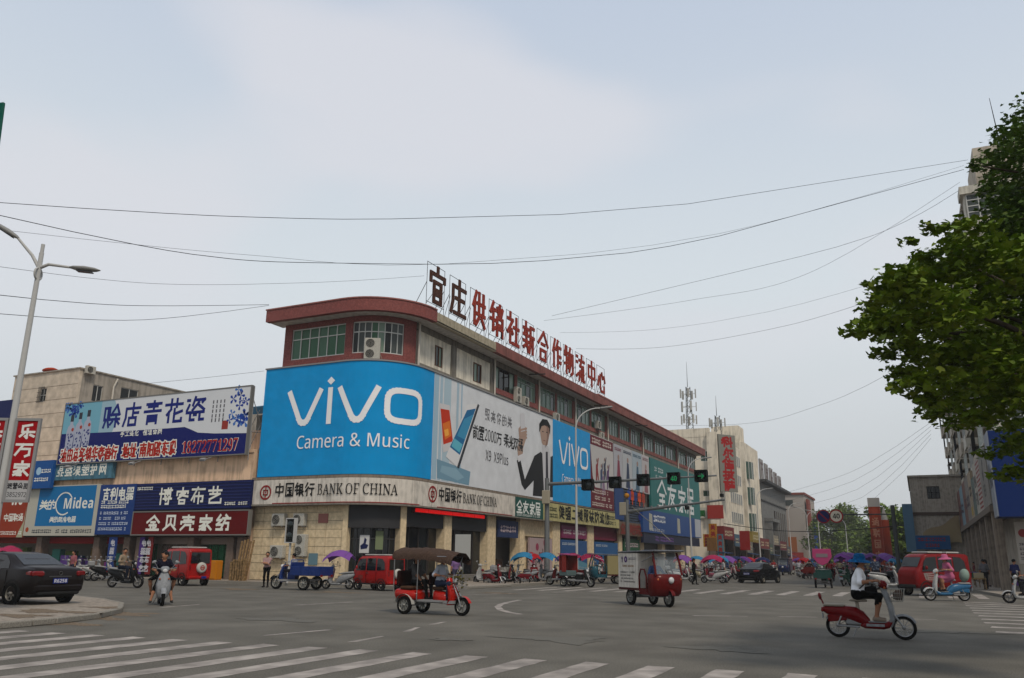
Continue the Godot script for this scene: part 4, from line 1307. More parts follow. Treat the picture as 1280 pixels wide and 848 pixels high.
func window_box(parent: Node3D, p0: Vector3, r: Vector3, w: float, h: float, cols: int, rows: int, fm: Material, gm: Material, inset := 0.12, parts := true) -> void:
	var nn := r.cross(Vector3.UP).normalized()
	var b := Basis(r, Vector3.UP, nn)
	var o := Node3D.new()
	o.name = "window"
	parent.add_child(o, true)
	var f := MB.new()
	var t := 0.06
	var c := p0 - nn * inset
	for i in cols + 1: f.box(c + r * clampf(w * i / cols, t * 0.5, w - t * 0.5) + Vector3.UP * h * 0.5, Vector3(t, h, 0.07), b)
	for j in rows + 1: f.box(c + r * w * 0.5 + Vector3.UP * clampf(h * j / rows, t * 0.5, h - t * 0.5), Vector3(w - 0.01, t, 0.064), b)
	put(f, "frame", fm, o)
	if parts:
		for i in cols:
			for j in rows:
				var g := MB.new()
				g.box(c + r * w * (i + 0.5) / cols + Vector3.UP * h * (j + 0.5) / rows, Vector3(w / cols - 0.01, h / rows - 0.01, 0.012), b)
				put(g, "pane", gm, o)
	else:
		var g := MB.new()
		g.box(c + r * w * 0.5 + Vector3.UP * h * 0.5, Vector3(w - 0.02, h - 0.02, 0.012), b)
		put(g, "pane", gm, o)

func left_side() -> void:
	var pr := MV()
	var tan_ := M("tan_render", Color(0.85, 0.73, 0.62), 0.9, 0.0, streak_tex(), 0.14)
	var dark := M("dark_inside")
	var steel := M("rust_iron")
	var grey_rim := M("sign_rim", Color(0.45, 0.44, 0.42), 0.6, 0.2)
	# low row of shops
	var b := thing("shop_row", "low tan row of open fronted shops beside the bank", "building")
	var x0 := -80.0
	var x1 := -36.35
	bx("upper_wall", Vector3((x0 + x1) * 0.5, 6.1, WL - 0.3), Vector3(x1 - x0, 3.2, 0.5), tan_, b)
	bx("roof", Vector3((x0 + x1) * 0.5, 7.8, WL - 4.5), Vector3(x1 - x0 - 0.02, 0.2, 9.0), tan_, b)
	bx("back_wall", Vector3((x0 + x1) * 0.5, 3.8, WL - 5.0), Vector3(x1 - x0, 7.6, 0.3), dark, b)
	bx("end_wall", Vector3(x1 - 0.15, 3.8, WL - 2.8), Vector3(0.3, 7.5, 4.4), tan_, b)
	var sb := M("sign_backing", Color(0.2, 0.19, 0.18), 0.8)
	bx("sign_backing", Vector3((x0 + x1) * 0.5, 3.55, WL - 0.15), Vector3(x1 - x0 - 0.04, 1.9, 0.3), sb, b)
	for u in [-60, -15, 50, 122, 160, 176, 240, 290, 303]:
		var p := PZ(u, 700, WL - 0.4)
		bx("pillar", Vector3(p.x, 1.5, WL - 0.4), Vector3(0.55, 3.0, 0.6), M("pillar_grey", Color(0.44, 0.38, 0.34), 0.85, 0.0, noise_tex("beig", 0.02, 0.82, 1.0, 5), 0.4), b)
	# inner shop things: red lower fascia, curtains, shelves, wares
	for e in [[-40, 50, 0.5, 0.12, 0.05], [53, 118, 0.5, 0.06, 0.06], [122, 176, 0.46, 0.07, 0.08], [180, 306, 0.50, 0.45, 0.42]]:
		var a := PZ(e[0], 680, WL - 0.7)
		var c := PZ(e[1], 680, WL - 0.7)
		bx("inner_fascia", Vector3((a.x + c.x) * 0.5, 2.45, WL - 0.75), Vector3(c.x - a.x, 0.55, 0.12), M("fascia_%d" % e[0], Color(e[2], e[3], e[4]), 0.7), b)
	var curt := M("curtain", Color(0.62, 0.56, 0.52), 0.9, 0.0, noise_tex("flower", 0.03, 0.35, 1.0, 3), 0.6)
	var grn := M("curtain_green", Color(0.22, 0.50, 0.34), 0.9, 0.0, noise_tex("flower", 0.03, 0.35, 1.0, 3), 0.6)
	for e in [[202, 232, 0], [260, 289, 1], [182, 196, 1], [236, 246, 1]]:
		var a := PZ(e[0], 690, WL - 1.0)
		var c := PZ(e[1], 690, WL - 1.0)
		var n := 7
		for i in n:
			bx("curtain_fold", Vector3(a.x + (c.x - a.x) * (i + 0.5) / n, 1.25, WL - 1.0 - 0.06 * (i % 2)), Vector3((c.x - a.x) / n * 1.02, 2.1, 0.08), grn if e[2] else curt, b, 0.03)
	for i in 34:
		var u := rng.randf_range(-40, 300)
		var p := PZ(u, 700, WL - 1.6 - rng.randf() * 1.6)
		var hh := rng.randf_range(0.4, 1.9)
		bx("wares", Vector3(p.x, 0.13 + hh * 0.5, p.z), Vector3(rng.randf_range(0.3, 0.9), hh, 0.4), M("ware%d" % (i % 8), Color.from_hsv(fmod(i * 0.37, 1.0), 0.5, 0.45 + 0.1 * (i % 3)), 0.8), b, 0.02)
	# signs on the row
	var s = sign_px("shop_sign", "ribbed navy fabric shop sign above the red sign", 166, 638.5, 311, 605.5, M("navy_rib", Color(0.07, 0.10, 0.27), 0.55))
	for k in 9: bx("rib", Vector3(s[2] * 0.5, s[3] * (k + 0.5) / 9.0, 0.215), Vector3(s[2], 0.05, 0.03), M("navy_rib2", Color(0.11, 0.16, 0.38), 0.5), s[0])
	var mb := MB.new()
	var W: float = s[2]
	var H: float = s[3]
	var wh := Color(0.84, 0.84, 0.8)
	p_cn(mb, s[1], "博客布艺", W * 0.235, H * 0.22, W * 0.105, H * 0.56, Vector2(W * 0.142, 0), 0.13, wh, 0.04)
	p_dashes(mb, s[1], W * 0.02, H * 0.75, W * 0.15, H * 0.12, wh, 3, 0.04)
	p_dashes(mb, s[1], W * 0.8, H * 0.12, W * 0.18, H * 0.12, wh, 4, 0.04)
	put(mb, "lettering", pr, s[0])
	s = sign_px("shop_sign", "long red home textile shop sign with bold white characters", 163, 669, 308.5, 640.5, M("sign_red", Color(0.35, 0.01, 0.012), 0.5, 0.0, noise_tex("adn", 0.012, 0.93, 1.0, 5), 0.3), WL + 0.35, 0.25, grey_rim)
	mb = MB.new()
	W = s[2]; H = s[3]
	p_cn(mb, s[1], "金贝壳家纺", W * 0.14, H * 0.22, W * 0.105, H * 0.58, Vector2(W * 0.152, 0), 0.15, wh)
	put(mb, "lettering", pr, s[0])
	s = sign_px("shop_sign", "blue appliance shop sign with white print beside the red sign", 117.5, 668.5, 162.5, 607, M("sign_blue", Color(0.09, 0.21, 0.43), 0.5), WL + 0.3)
	mb = MB.new()
	W = s[2]; H = s[3]
	p_cn(mb, s[1], "吉利电器", W * 0.10, H * 0.70, W * 0.17, H * 0.22, Vector2(W * 0.22, 0), 0.11, wh)
	for k in 2: p_dashes(mb, s[1], W * 0.08, H * (0.52 - 0.0 * k + 0.09 * k), W * 0.8, H * 0.07, wh, 7 + k)
	for k in 4: p_dashes(mb, s[1], W * 0.08, H * (0.08 + 0.105 * k), W * 0.8, H * 0.06, Color(0.7, 0.74, 0.8), 17 + k)
	put(mb, "lettering", pr, s[0])
	s = sign_px("shop_sign", "white kitchen appliance sign with a sky blue panel and round logo", 28, 670, 117, 609, M("sign_cream", Color(0.66, 0.65, 0.60), 0.5), WL + 0.28)
	mb = MB.new()
	W = s[2]; H = s[3]
	p_rect(mb, s[1], W * 0.15, H * 0.19, W * 0.80, H * 0.79, Color(0.06, 0.40, 0.60), 0.004)
	p_cn(mb, s[1], "美的", W * 0.19, H * 0.53, W * 0.10, H * 0.17, Vector2(W * 0.115, 0), 0.09, wh)
	p_latin(mb, s[1], "Midea", W * 0.53, H * 0.53, W * 0.40, H * 0.22, wh, true)
	var pts := []
	for k in 19:
		var an := 0.6 + TAU * k / 24.0
		pts.append(Vector2(W * 0.53 + cos(an) * W * 0.115, H * 0.63 + sin(an) * H * 0.22))
	p_path(mb, s[1], pts, 0.09, 0.008)
	p_cn(mb, s[1], "美的厨房电器", W * 0.36, H * 0.27, W * 0.052, H * 0.1, Vector2(W * 0.061, 0), 0.055, wh)
	p_dashes(mb, s[1], W * 0.1, H * 0.05, W * 0.85, H * 0.075, Color(0.16, 0.2, 0.25), 31)
	p_disc(mb, s[1], W * 0.05, H * 0.12, H * 0.05, Color(0.6, 0.25, 0.1), 0.006)
	put(mb, "lettering", pr, s[0])
	s = sign_px("shop_sign", "orange telephone shop sign with white wo lettering behind the lamp post", -45, 672, 27, 611, M("sign_orange", Color(0.52, 0.17, 0.06), 0.5), WL + 0.27)
	mb = MB.new()
	W = s[2]; H = s[3]
	p_latin(mb, s[1], "wo", W * 0.72, H * 0.63, W * 0.2, H * 0.2, wh, true)
	p_cn(mb, s[1], "中国联通", W * 0.64, H * 0.32, W * 0.07, H * 0.13, Vector2(W * 0.083, 0), 0.07, wh)
	p_dashes(mb, s[1], W * 0.6, H * 0.05, W * 0.38, H * 0.07, wh, 41)
	p_poly(mb, s[1], [Vector2(W, 0), Vector2(W, H * 0.6), Vector2(W * 0.985, H * 0.3), Vector2(W * 0.93, H * 0.12), Vector2(W * 0.9, 0)], Color(0.6, 0.6, 0.5), 0.005)
	put(mb, "lettering", pr, s[0])
	s = sign_px("shop_sign", "small bright blue sign half hidden behind the red lamp banner", 20, 612, 61.5, 578, M("sign_blue2", Color(0.05, 0.28, 0.52), 0.5), WL + 0.6, 0.25)
	mb = MB.new()
	W = s[2]; H = s[3]
	p_rect(mb, s[1], W * 0.30, H * 0.3, W * 0.12, H * 0.45, Color(0.55, 0.7, 0.75), 0.005)
	p_disc(mb, s[1], W * 0.6, H * 0.62, H * 0.14, Color(0.6, 0.72, 0.8), 0.005)
	p_dashes(mb, s[1], W * 0.68, H * 0.55, W * 0.28, H * 0.14, wh, 2)
	p_dashes(mb, s[1], W * 0.5, H * 0.25, W * 0.45, H * 0.14, wh, 5)
	put(mb, "lettering", pr, s[0])
	s = sign_px("shop_sign", "pale blue weathered sign with white characters under the roof billboard", 65, 601, 138, 580, M("sign_pale", Color(0.27, 0.44, 0.52), 0.6, 0.0, streak_tex(), 0.3), WL + 0.35, 0.3)
	mb = MB.new()
	W = s[2]; H = s[3]
	p_cn(mb, s[1], "鼎盛浸塑护网", W * 0.07, H * 0.25, W * 0.11, H * 0.55, Vector2(W * 0.143, 0), 0.09, wh)
	put(mb, "lettering", pr, s[0])
	# roof billboard
	var zb := WL + 0.45
	s = sign_px("roof_billboard", "white and blue liquor billboard with blue brush characters on the roof edge", 70.5, 581, 305, 507, M("bill_white", Color(0.78, 0.79, 0.80), 0.5), zb, 0.18, grey_rim)
	var bb: Node3D = s[0]
	mb = MB.new()
	W = s[2]; H = s[3]
	var nb := Color(0.07, 0.10, 0.36)
	var mp: Callable = s[1]
	p_poly(mb, mp, [Vector2(0, 0), Vector2(W, 0), Vector2(W, H * 0.30), Vector2(W * 0.84, H * 0.33), Vector2(W * 0.76, H * 0.36), Vector2(W * 0.72, H * 0.42), Vector2(W * 0.69, H * 0.46), Vector2(W * 0.60, H * 0.46), Vector2(W * 0.3, H * 0.47), Vector2(0, H * 0.50)], nb, 0.004)
	p_poly(mb, mp, [Vector2(0, H * 0.50), Vector2(W * 0.22, H * 0.475), Vector2(W * 0.25, H * 0.7), Vector2(W * 0.22, H), Vector2(0, H)], Color(0.42, 0.63, 0.70), 0.003)
	p_poly(mb, mp, [Vector2(W * 0.22, H * 0.475), Vector2(W * 0.30, H * 0.47), Vector2(W * 0.33, H * 0.75), Vector2(W * 0.29, H), Vector2(W * 0.22, H)], Color(0.56, 0.67, 0.72), 0.0032)
	var bc := [Color(0.08, 0.12, 0.42), Color(0.08, 0.12, 0.42)]
	p_cn(mb, mp, "赊店青花瓷", W * 0.245, H * 0.56, W * 0.085, H * 0.34, Vector2(W * 0.112, 0), 0.20, bc[0])
	p_cn(mb, mp, "手工造化", W * 0.35, H * 0.385, W * 0.02, H * 0.075, Vector2(W * 0.026, 0), 0.05, wh)
	p_cn(mb, mp, "恒温窖藏", W * 0.475, H * 0.385, W * 0.02, H * 0.075, Vector2(W * 0.026, 0), 0.05, wh)
	var rd := Color(0.62, 0.14, 0.10)
	for pass_ in 2:
		var cc := wh if pass_ == 0 else rd
		var ww := 0.27 if pass_ == 0 else 0.13
		var oo := 0.006 if pass_ == 0 else 0.012
		p_cn(mb, mp, "油田总经销华泰商行", W * 0.02, H * 0.05, W * 0.028, H * 0.19, Vector2(W * 0.0368, 0), ww, cc, oo)
		p_cn(mb, mp, "地址", W * 0.375, H * 0.06, W * 0.032, H * 0.19, Vector2(W * 0.041, 0), ww, cc, oo)
		p_cn(mb, mp, "南阳路东段", W * 0.47, H * 0.06, W * 0.030, H * 0.19, Vector2(W * 0.0385, 0), ww, cc, oo)
	p_rect(mb, mp, W * 0.456, H * 0.10, W * 0.006, H * 0.03, wh, 0.006)
	p_rect(mb, mp, W * 0.456, H * 0.18, W * 0.006, H * 0.03, wh, 0.006)
	p_latin(mb, mp, "18272771297", W * 0.688, H * 0.055, W * 0.275, H * 0.19, wh, true, true, 0.006)
	p_latin(mb, mp, "18272771297", W * 0.690, H * 0.06, W * 0.271, H * 0.18, rd, true, true, 0.012)
	for k in 4: p_dashes(mb, mp, W * (0.82 + 0.018 * k), H * 0.55 + 0.001, W * 0.008, H * 0.012, Color(0.3, 0.3, 0.32), k)
	for k in 4:
		for j in 5: p_rect(mb, mp, W * (0.82 + 0.018 * k), H * (0.5 + 0.07 * j), W * 0.006, H * 0.05, Color(0.36, 0.36, 0.38), 0.004)
	p_rect(mb, mp, W * 0.875, H * 0.38, W * 0.03, H * 0.13, Color(0.55, 0.2, 0.18), 0.004)
	put(mb, "lettering", pr, bb)
	mb = MB.new()
	# blue flowers and three white flasks
	var fr := RandomNumberGenerator.new()
	fr.seed = 4
	for k in 34:
		var right := k % 2 == 0
		var fx := W * (fr.randf_range(0.905, 0.985) if right else fr.randf_range(0.005, 0.1))
		var fy := H * (fr.randf_range(0.42, 0.97) if right else fr.randf_range(0.82, 0.98))
		var fs := fr.randf_range(0.12, 0.34)
		var rot := fr.randf() * TAU
		for j in 4: p_poly(mb, mp, [Vector2(fx, fy), Vector2(fx, fy) + Vector2.from_angle(rot + j * TAU / 4 - 0.35) * fs, Vector2(fx, fy) + Vector2.from_angle(rot + j * TAU / 4) * fs * 1.25, Vector2(fx, fy) + Vector2.from_angle(rot + j * TAU / 4 + 0.35) * fs], Color(0.10, 0.22, 0.55) if k % 3 else Color(0.25, 0.42, 0.68), 0.006 + 0.0003 * (k % 6))
	for k in 3:
		var fx := W * (0.055 + 0.048 * k)
		var y0 := H * (0.22 + 0.03 * k)
		var hh := H * 0.5
		var fw := W * 0.021
		p_poly(mb, mp, [Vector2(fx - fw, y0), Vector2(fx + fw, y0), Vector2(fx + fw * 1.15, y0 + hh * 0.62), Vector2(fx + fw * 0.9, y0 + hh * 0.78), Vector2(fx + fw * 0.4, y0 + hh * 0.86), Vector2(fx + fw * 0.4, y0 + hh), Vector2(fx - fw * 0.4, y0 + hh), Vector2(fx - fw * 0.4, y0 + hh * 0.86), Vector2(fx - fw * 0.9, y0 + hh * 0.78), Vector2(fx - fw * 1.15, y0 + hh * 0.62)], Color(0.62, 0.64, 0.70), 0.008 + 0.0004 * k)
		for j in 16: p_rect(mb, mp, fx + fw * fr.randf_range(-0.9, 0.7), y0 + hh * fr.randf_range(0.02, 0.5), fw * 0.28, hh * 0.06, Color(0.12, 0.16, 0.42), 0.0095 + 0.0002 * (j % 5))
		p_rect(mb, mp, fx - fw * 0.45, y0 + hh * 0.95, fw * 0.9, hh * 0.22, Color(0.2, 0.2, 0.24), 0.0105)
		p_disc(mb, mp, fx + fw * 0.5, y0 + hh * 0.68, 0.13, Color(0.6, 0.22, 0.16), 0.0112)
	put(mb, "picture", pr, bb)
	mb = MB.new()
	for i in 8:
		var x := W * i / 7.0
		mb.tube([Vector3(x, -0.35, -0.1), Vector3(x, H, -0.1)], 0.04, 4)
		mb.tube([Vector3(x, H * 0.8, -0.1), Vector3(x, -0.3, -2.2)], 0.035, 4)
	for yy in [0.2, H * 0.5, H * 0.9]: mb.tube([Vector3(0, yy, -0.1), Vector3(W, yy, -0.1)], 0.03, 4)
	put(mb, "scaffold", steel, bb)
	for i in 3:
		mb = MB.new()
		var x := W * (0.12 + 0.36 * i)
		mb.tube([Vector3(x, -0.05, 0.1), Vector3(x + 0.1, -0.35, 0.9)], 0.025, 4)
		mb.box(Vector3(x + 0.12, -0.32, 0.95), Vector3(0.4, 0.16, 0.22), Basis(Vector3.RIGHT, 0.5), 0.02)
		put(mb, "floodlight", M("dark_rail"), bb)
	s = sign_px("roof_billboard", "navy edge of another roof board behind the street lamp", -60, 532, 13.5, 508, M("navy_board", Color(0.08, 0.11, 0.30), 0.6), WL + 0.3, 0.2)
	# beige block of flats behind
	var zf := -47.0
	var a := PZ(100, 461, zf)
	var l := PZ(18.5, 473, zf)
	b = thing("apartment_block", "beige block of flats with barred windows behind the roof billboard", "building")
	var cream := M("beige_wall", Color(0.78, 0.73, 0.66), 0.9, 0.0, noise_tex("beig", 0.02, 0.82, 1.0, 5), 0.1)
	var top := a.y
	var wid := a.x - l.x
	var q0 := PZ(47.5, 503, zf)
	var q1 := PZ(58.5, 485, zf)
	var hl := [[q0.x - l.x, q0.y, q1.x - q0.x, q1.y - q0.y]]
	rect_wall("front_wall", b, Vector3(l.x, 0, zf), Vector3.RIGHT, wid, top, 0.3, hl, cream)
	window_box(b, Vector3(q0.x, q0.y, zf), Vector3.RIGHT, q1.x - q0.x, q1.y - q0.y, 2, 2, M("window_alu"), M("pane_dark"))
	mb = MB.new()
	for i in 6: mb.box(Vector3(q0.x + (q1.x - q0.x) * (i + 0.5) / 6, (q0.y + q1.y) * 0.5, zf + 0.2), Vector3(0.03, q1.y - q0.y + 0.2, 0.03))
	for i in 4: mb.box(Vector3((q0.x + q1.x) * 0.5, q0.y + (q1.y - q0.y) * i / 3.0, zf + 0.22), Vector3(q1.x - q0.x + 0.2, 0.03, 0.03))
	put(mb, "window_bars", M("iron_dark", Color(0.1, 0.1, 0.1), 0.8), b)
	var dz := 24.0
	var side := []
	for e in [[110, 482.5, 125.5, 501], [145.5, 488, 170, 503]]:
		var w0 := PX(e[0], e[3], a.x)
		var w1 := PX(e[2], e[1], a.x)
		side.append([-(w0.z - zf), w0.y, w0.z - w1.z, w1.y - w0.y])
	rect_wall("side_wall", b, Vector3(a.x, 0, zf - 0.3), Vector3(0, 0, -1), dz, top, 0.3, side, M("grey_wall", Color(0.58, 0.56, 0.53), 0.9, 0.0, streak_tex(), 0.1))
	for h in side: window_box(b, Vector3(a.x, h[1], zf - 0.3 - h[0]), Vector3(0, 0, -1), h[2], h[3], 2, 1, M("window_alu"), M("pane_dark"))
	bx("roof", Vector3(l.x + wid * 0.5, top + 0.06, zf - dz * 0.5 - 0.1), Vector3(wid + 0.24, 0.12, dz + 0.45), M("grey_wall"), b)
	bx("inside", Vector3(l.x + wid * 0.5 - 0.4, top * 0.5 - 0.1, zf - dz * 0.5 - 0.6), Vector3(wid - 1.6, top - 0.3, dz - 1.2), dark, b)
	for k in 6: bx("wall_joint", Vector3(l.x + wid * 0.5, top - 1.35 - 1.25 * k, zf + 0.004), Vector3(wid - 0.02, 0.035, 0.01), M("joint", Color(0.42, 0.38, 0.33), 0.9), b)
	var pc := PX(140, 490, a.x)
	mb = MB.new()
	mb.tube([Vector3(a.x + 0.12, 5, pc.z), Vector3(a.x + 0.12, top - 1.0, pc.z), Vector3(a.x + 0.12, top - 0.2, pc.z - 0.3)], 0.09, 6)
	put(mb, "downpipe", M("pipe_white", Color(0.70, 0.68, 0.64), 0.6), b)
	ac_unit("air conditioner at the roof corner of the beige flats", PX(109, 468, a.x) + Vector3(0.15, 0, 0), PI / 2, 0.9, 0.7)
	mb = MB.new()
	var rf := PZ(62, 463, zf - 0.5)
	mb.ball(rf, Vector3(0.9, 0.22, 0.5), Basis(), 10, 5)
	tag(put(mb, "tarp_bundle", M("tarp_orange", Color(0.6, 0.22, 0.12), 0.9)), "small orange tarpaulin bundle on the flats' roof edge", "bundle")
	# blue roofed shed in the gap between billboard and corner building
	b = thing("roof_shed", "makeshift blue roofed shed between the roof billboard and corner building", "shed")
	var g0 := PZ(312, 565, WL - 4.0)
	bx("wall", Vector3(g0.x + 2.0, 8.6, WL - 4.5), Vector3(4.6, 2.6, 0.2), tan_, b)
	bx("roof_sheet", Vector3(g0.x + 2.0, 11.4, WL - 4.6), Vector3(5.0, 0.5, 2.6), M("shed_blue", Color(0.22, 0.38, 0.48), 0.6), b, 0.0, Basis(Vector3.RIGHT, 0.25))
	bx("wall_upper", Vector3(g0.x + 2.0, 10.4, WL - 4.7), Vector3(4.4, 1.2, 0.2), M("shed_grey", Color(0.5, 0.5, 0.48), 0.8), b)
	mb = MB.new()
	for i in 4: mb.tube([Vector3(g0.x + 0.3 + i * 0.9, 7.8, WL - 1.5), Vector3(g0.x + 0.8 + i * 0.7, 11.0, WL - 3.0)], 0.03, 4)
	mb.tube([Vector3(g0.x, 9.6, WL - 2.2), Vector3(g0.x + 3.6, 9.2, WL - 2.2)], 0.03, 4)
	put(mb, "scaffold", steel, b)

func far_street() -> void:
	var pr := MV()
	var cream := M("cream_tile", Color(0.82, 0.79, 0.73), 0.8, 0.0, streak_tex(), 0.08)
	var alu := M("window_alu")
	var gg := M("green_glass", Color(0.10, 0.22, 0.15), 0.08)
	var steel := M("galv", Color(0.42, 0.43, 0.43), 0.6, 0.4)
	# cream tower with a vertical red sign
	var b := thing("cream_building", "cream five storey building with green windows and vertical red sign", "building")
	var z0 := -127.0
	var top := PX(906, 545, WS).y - 0.4
	var x0 := WS - 22.0
	var hl := []
	for e in [[876, 563.5, 894, 577], [884, 589, 895.5, 601.5], [879, 613, 897, 621]]:
		var w0 := PZ(e[0], e[3], z0)
		var w1 := PZ(e[2], e[1], z0)
		hl.append([w0.x - x0, w0.y, w1.x - w0.x, w1.y - w0.y])
	rect_wall("front_wall", b, Vector3(x0, 0, z0), Vector3.RIGHT, 22.0, top - 0.6, 0.3, hl, cream)
	for h in hl: window_box(b, Vector3(x0 + h[0], h[1], z0), Vector3.RIGHT, h[2], h[3], 3, 1, alu, gg)
	bx("side_wall", Vector3(WS - 0.2, top * 0.5 - 0.3, z0 - 10.2), Vector3(0.4, top - 0.6, 19.6), cream, b)
	bx("roof", Vector3(WS - 11, top - 0.5, z0 - 10), Vector3(22, 0.3, 20), cream, b)
	bx("inside", Vector3(WS - 11.4, top * 0.5 - 0.5, z0 - 10.5), Vector3(20, top - 1.6, 18.5), M("dark_inside"), b)
	bx("pilaster", Vector3(WS - 0.55, top * 0.5, z0 + 0.35), Vector3(1.5, top, 0.7), cream, b)
	bx("parapet", Vector3(WS - 9, top + 0.2, z0 - 0.4), Vector3(16, 1.1, 0.8), cream, b)
	bx("red_panel", Vector3(WS - 0.5, 8.6, z0 + 0.72), Vector3(2.4, 2.0, 0.1), M("panel_red", Color(0.55, 0.16, 0.12), 0.6), b)
	for k in 7:
		for j in 4:
			if k < 6: window_box(b, Vector3(WS + 0.02, 7.5 + j * 3.2, z0 - 9.0 - k * 1.7), Vector3(0, 0, -1), 1.1, 1.7, 2, 1, alu, M("pane_grey"), -0.02, false)
	var s = board("vertical_sign", "tall grey vertical sign with five red characters on the cream building", Vector3(WS + 0.1, 11.7, z0 - 0.5), Vector3(0.6, 0, -0.8), 3.4, 8.8, 0.25, M("sign_grey", Color(0.45, 0.45, 0.42), 0.7))
	var mb := MB.new()
	p_cn(mb, s[1], "科尔佳披萨", 0.7, 7.0, 2.0, 1.35, Vector2(0, -1.68), 0.34, Color(0.55, 0.08, 0.08))
	put(mb, "lettering", pr, s[0])
	s = board("shop_sign", "small white sign with red and green characters on the cream building", Vector3(WS - 6.5, 7.7, z0 + 0.05), Vector3.RIGHT, 4.6, 1.6, 0.2, M("sign_cream"))
	mb = MB.new()
	p_cn(mb, s[1], "中", 0.3, 0.35, 0.8, 0.8, Vector2(1, 0), 0.25, Color(0.6, 0.1, 0.1))
	p_cn(mb, s[1], "合公司", 1.3, 0.35, 0.8, 0.8, Vector2(1.05, 0), 0.25, Color(0.1, 0.35, 0.15))
	put(mb, "lettering", pr, s[0])
	# communication masts on roofs
	for e in [[862, 540, 484, 4.4, "tall lattice mast with panel antennas above the roofs"], [897, 540, 520, 3.4, "short antenna mast on the cream building roof"]]:
		var zz := -136.0
		var p0 := PZ(e[0], e[1], zz)
		var p1 := PZ(e[0], e[2], zz)
		var t := thing("antenna_mast", e[4], "mast", p0)
		var hh := p1.y - p0.y
		mb = MB.new()
		for k in 3: mb.tube([Vector3(cos(k * TAU / 3) * 0.75, -2.0, sin(k * TAU / 3) * 0.75), Vector3(cos(k * TAU / 3) * 0.4, hh, sin(k * TAU / 3) * 0.4)], 0.07, 4)
		var n := int(hh / 0.9)
		for i in n:
			var y := hh * i / n
			for k in 3:
				var r0 := lerpf(0.75, 0.4, y / hh)
				mb.tube([Vector3(cos(k * TAU / 3) * r0, y, sin(k * TAU / 3) * r0), Vector3(cos((k + 1) * TAU / 3) * r0, y + hh / n, sin((k + 1) * TAU / 3) * r0)], 0.04, 3)
		mb.tube([Vector3(0, hh, 0), Vector3(0, hh + e[3], 0)], [0.06, 0.02], 4)
		put(mb, "lattice", steel, t)
		for lv in 3:
			if hh < 4 and lv > 0: break
			for k in 5:
				var an := k * TAU / 5 + lv
				mb = MB.new()
				mb.box(Vector3(cos(an) * 1.3, hh - 1.2 - lv * 2.2, sin(an) * 1.3), Vector3(0.16, 1.5, 0.32), Basis(Vector3.UP, -an))
				mb.tube([Vector3(0, hh - 1.2 - lv * 2.2, 0), Vector3(cos(an) * 1.25, hh - 1.2 - lv * 2.2, sin(an) * 1.25)], 0.04, 4)
				put(mb, "antenna", M("ant_white", Color(0.6, 0.6, 0.58), 0.6), t)
	# tower with green curved glass
	b = thing("glass_building", "pale building with stacked green glass bays beyond the cream one", "building")
	z0 = -150.0
	top = PX(943, 562, WS).y
	bx("body", Vector3(WS - 8.0, top * 0.5, z0 - 8.0), Vector3(16, top, 14.5), cream, b)
	bx("roof_house", Vector3(WS - 3.4, top + 1.6, z0 - 4.0), Vector3(5, 3.2, 5), cream, b)
	for j in 3:
		mb = MB.new()
		var y0 := 6.6 + j * 4.6
		for i in 7:
			var an0 := PI * 0.5 * i / 7
			var an1 := PI * 0.5 * (i + 1) / 7
			var c := Vector3(WS - 3.6, 0, z0 - 4.2)
			var a0 := c + Vector3(sin(an0) * 4.4, y0, cos(an0) * 4.4)
			var a1 := c + Vector3(sin(an1) * 4.4, y0, cos(an1) * 4.4)
			mb.flat()
			mb.quad(a0, a0 + Vector3(0, 3.1, 0), a1 + Vector3(0, 3.1, 0), a1)
		put(mb, "glass_bay", gg, b)
		mb = MB.new()
		for i in 8:
			var an := PI * 0.5 * i / 7
			var c := Vector3(WS - 3.6 + sin(an) * 4.42, y0 + 1.55, z0 - 4.2 + cos(an) * 4.42)
			mb.box(c, Vector3(0.1, 3.1, 0.1))
		put(mb, "mullion", alu, b)
	# grey mall with standing roof letters
	b = thing("grey_mall", "grey shopping hall with tall slit windows and roof letters", "building")
	z0 = -166.0
	top = 16.4
	var mg := M("mall_grey", Color(0.44, 0.44, 0.43), 0.75, 0.0, noise_tex("beig", 0.02, 0.82, 1.0, 5), 0.1)
	bx("body", Vector3(WS - 10, top * 0.5, z0 - 17.0), Vector3(20, top, 34), mg, b)
	bx("eave", Vector3(WS - 9.4, top + 0.25, z0 - 17.0), Vector3(21.5, 0.5, 35.5), M("eave_dark", Color(0.2, 0.2, 0.2), 0.7), b)
	bx("band", Vector3(WS + 0.05, top - 3.4, z0 - 17), Vector3(0.3, 0.25, 34.2), M("eave_dark"), b)
	for k in 6: bx("slit_window", Vector3(WS + 0.01, 8.4, z0 - 16.0 - k * 2.9), Vector3(0.1, 6.6, 1.3), M("pane_dark"), b)
	for e in [-2.6, -10.6]: bx("porch_pier", Vector3(WS + 0.7, 4.6, z0 + e), Vector3(1.4, 9.2, 0.7), mg, b)
	bx("porch_roof", Vector3(WS + 0.8, 9.3, z0 - 6.6), Vector3(1.6, 0.6, 9.0), mg, b)
	for k in 5:
		s = board("roof_letter_panel", "grey standing roof letter of the shopping hall, number %d from the glass tower" % (k + 1), Vector3(WS - 0.2, top + 0.5, z0 - 1.0 - k * 6.0), Vector3(0, 0, -1), 3.6, 4.2 - 0.3 * k, 0.3, M("letter_grey", Color(0.52, 0.51, 0.5), 0.7), "sign letter", "roof letters of the shopping hall")
		mb = MB.new()
		p_cn(mb, s[1], "万家乐居中"[k], 0.5, 0.5, 2.6, 3.2 - 0.3 * k, Vector2(0, 0), 0.45, Color(0.3, 0.22, 0.21))
		put(mb, "character", pr, s[0])
	# red and white building closing the left side
	b = thing("red_building", "white building with red and orange hoardings far down the street", "building")
	z0 = -205.0
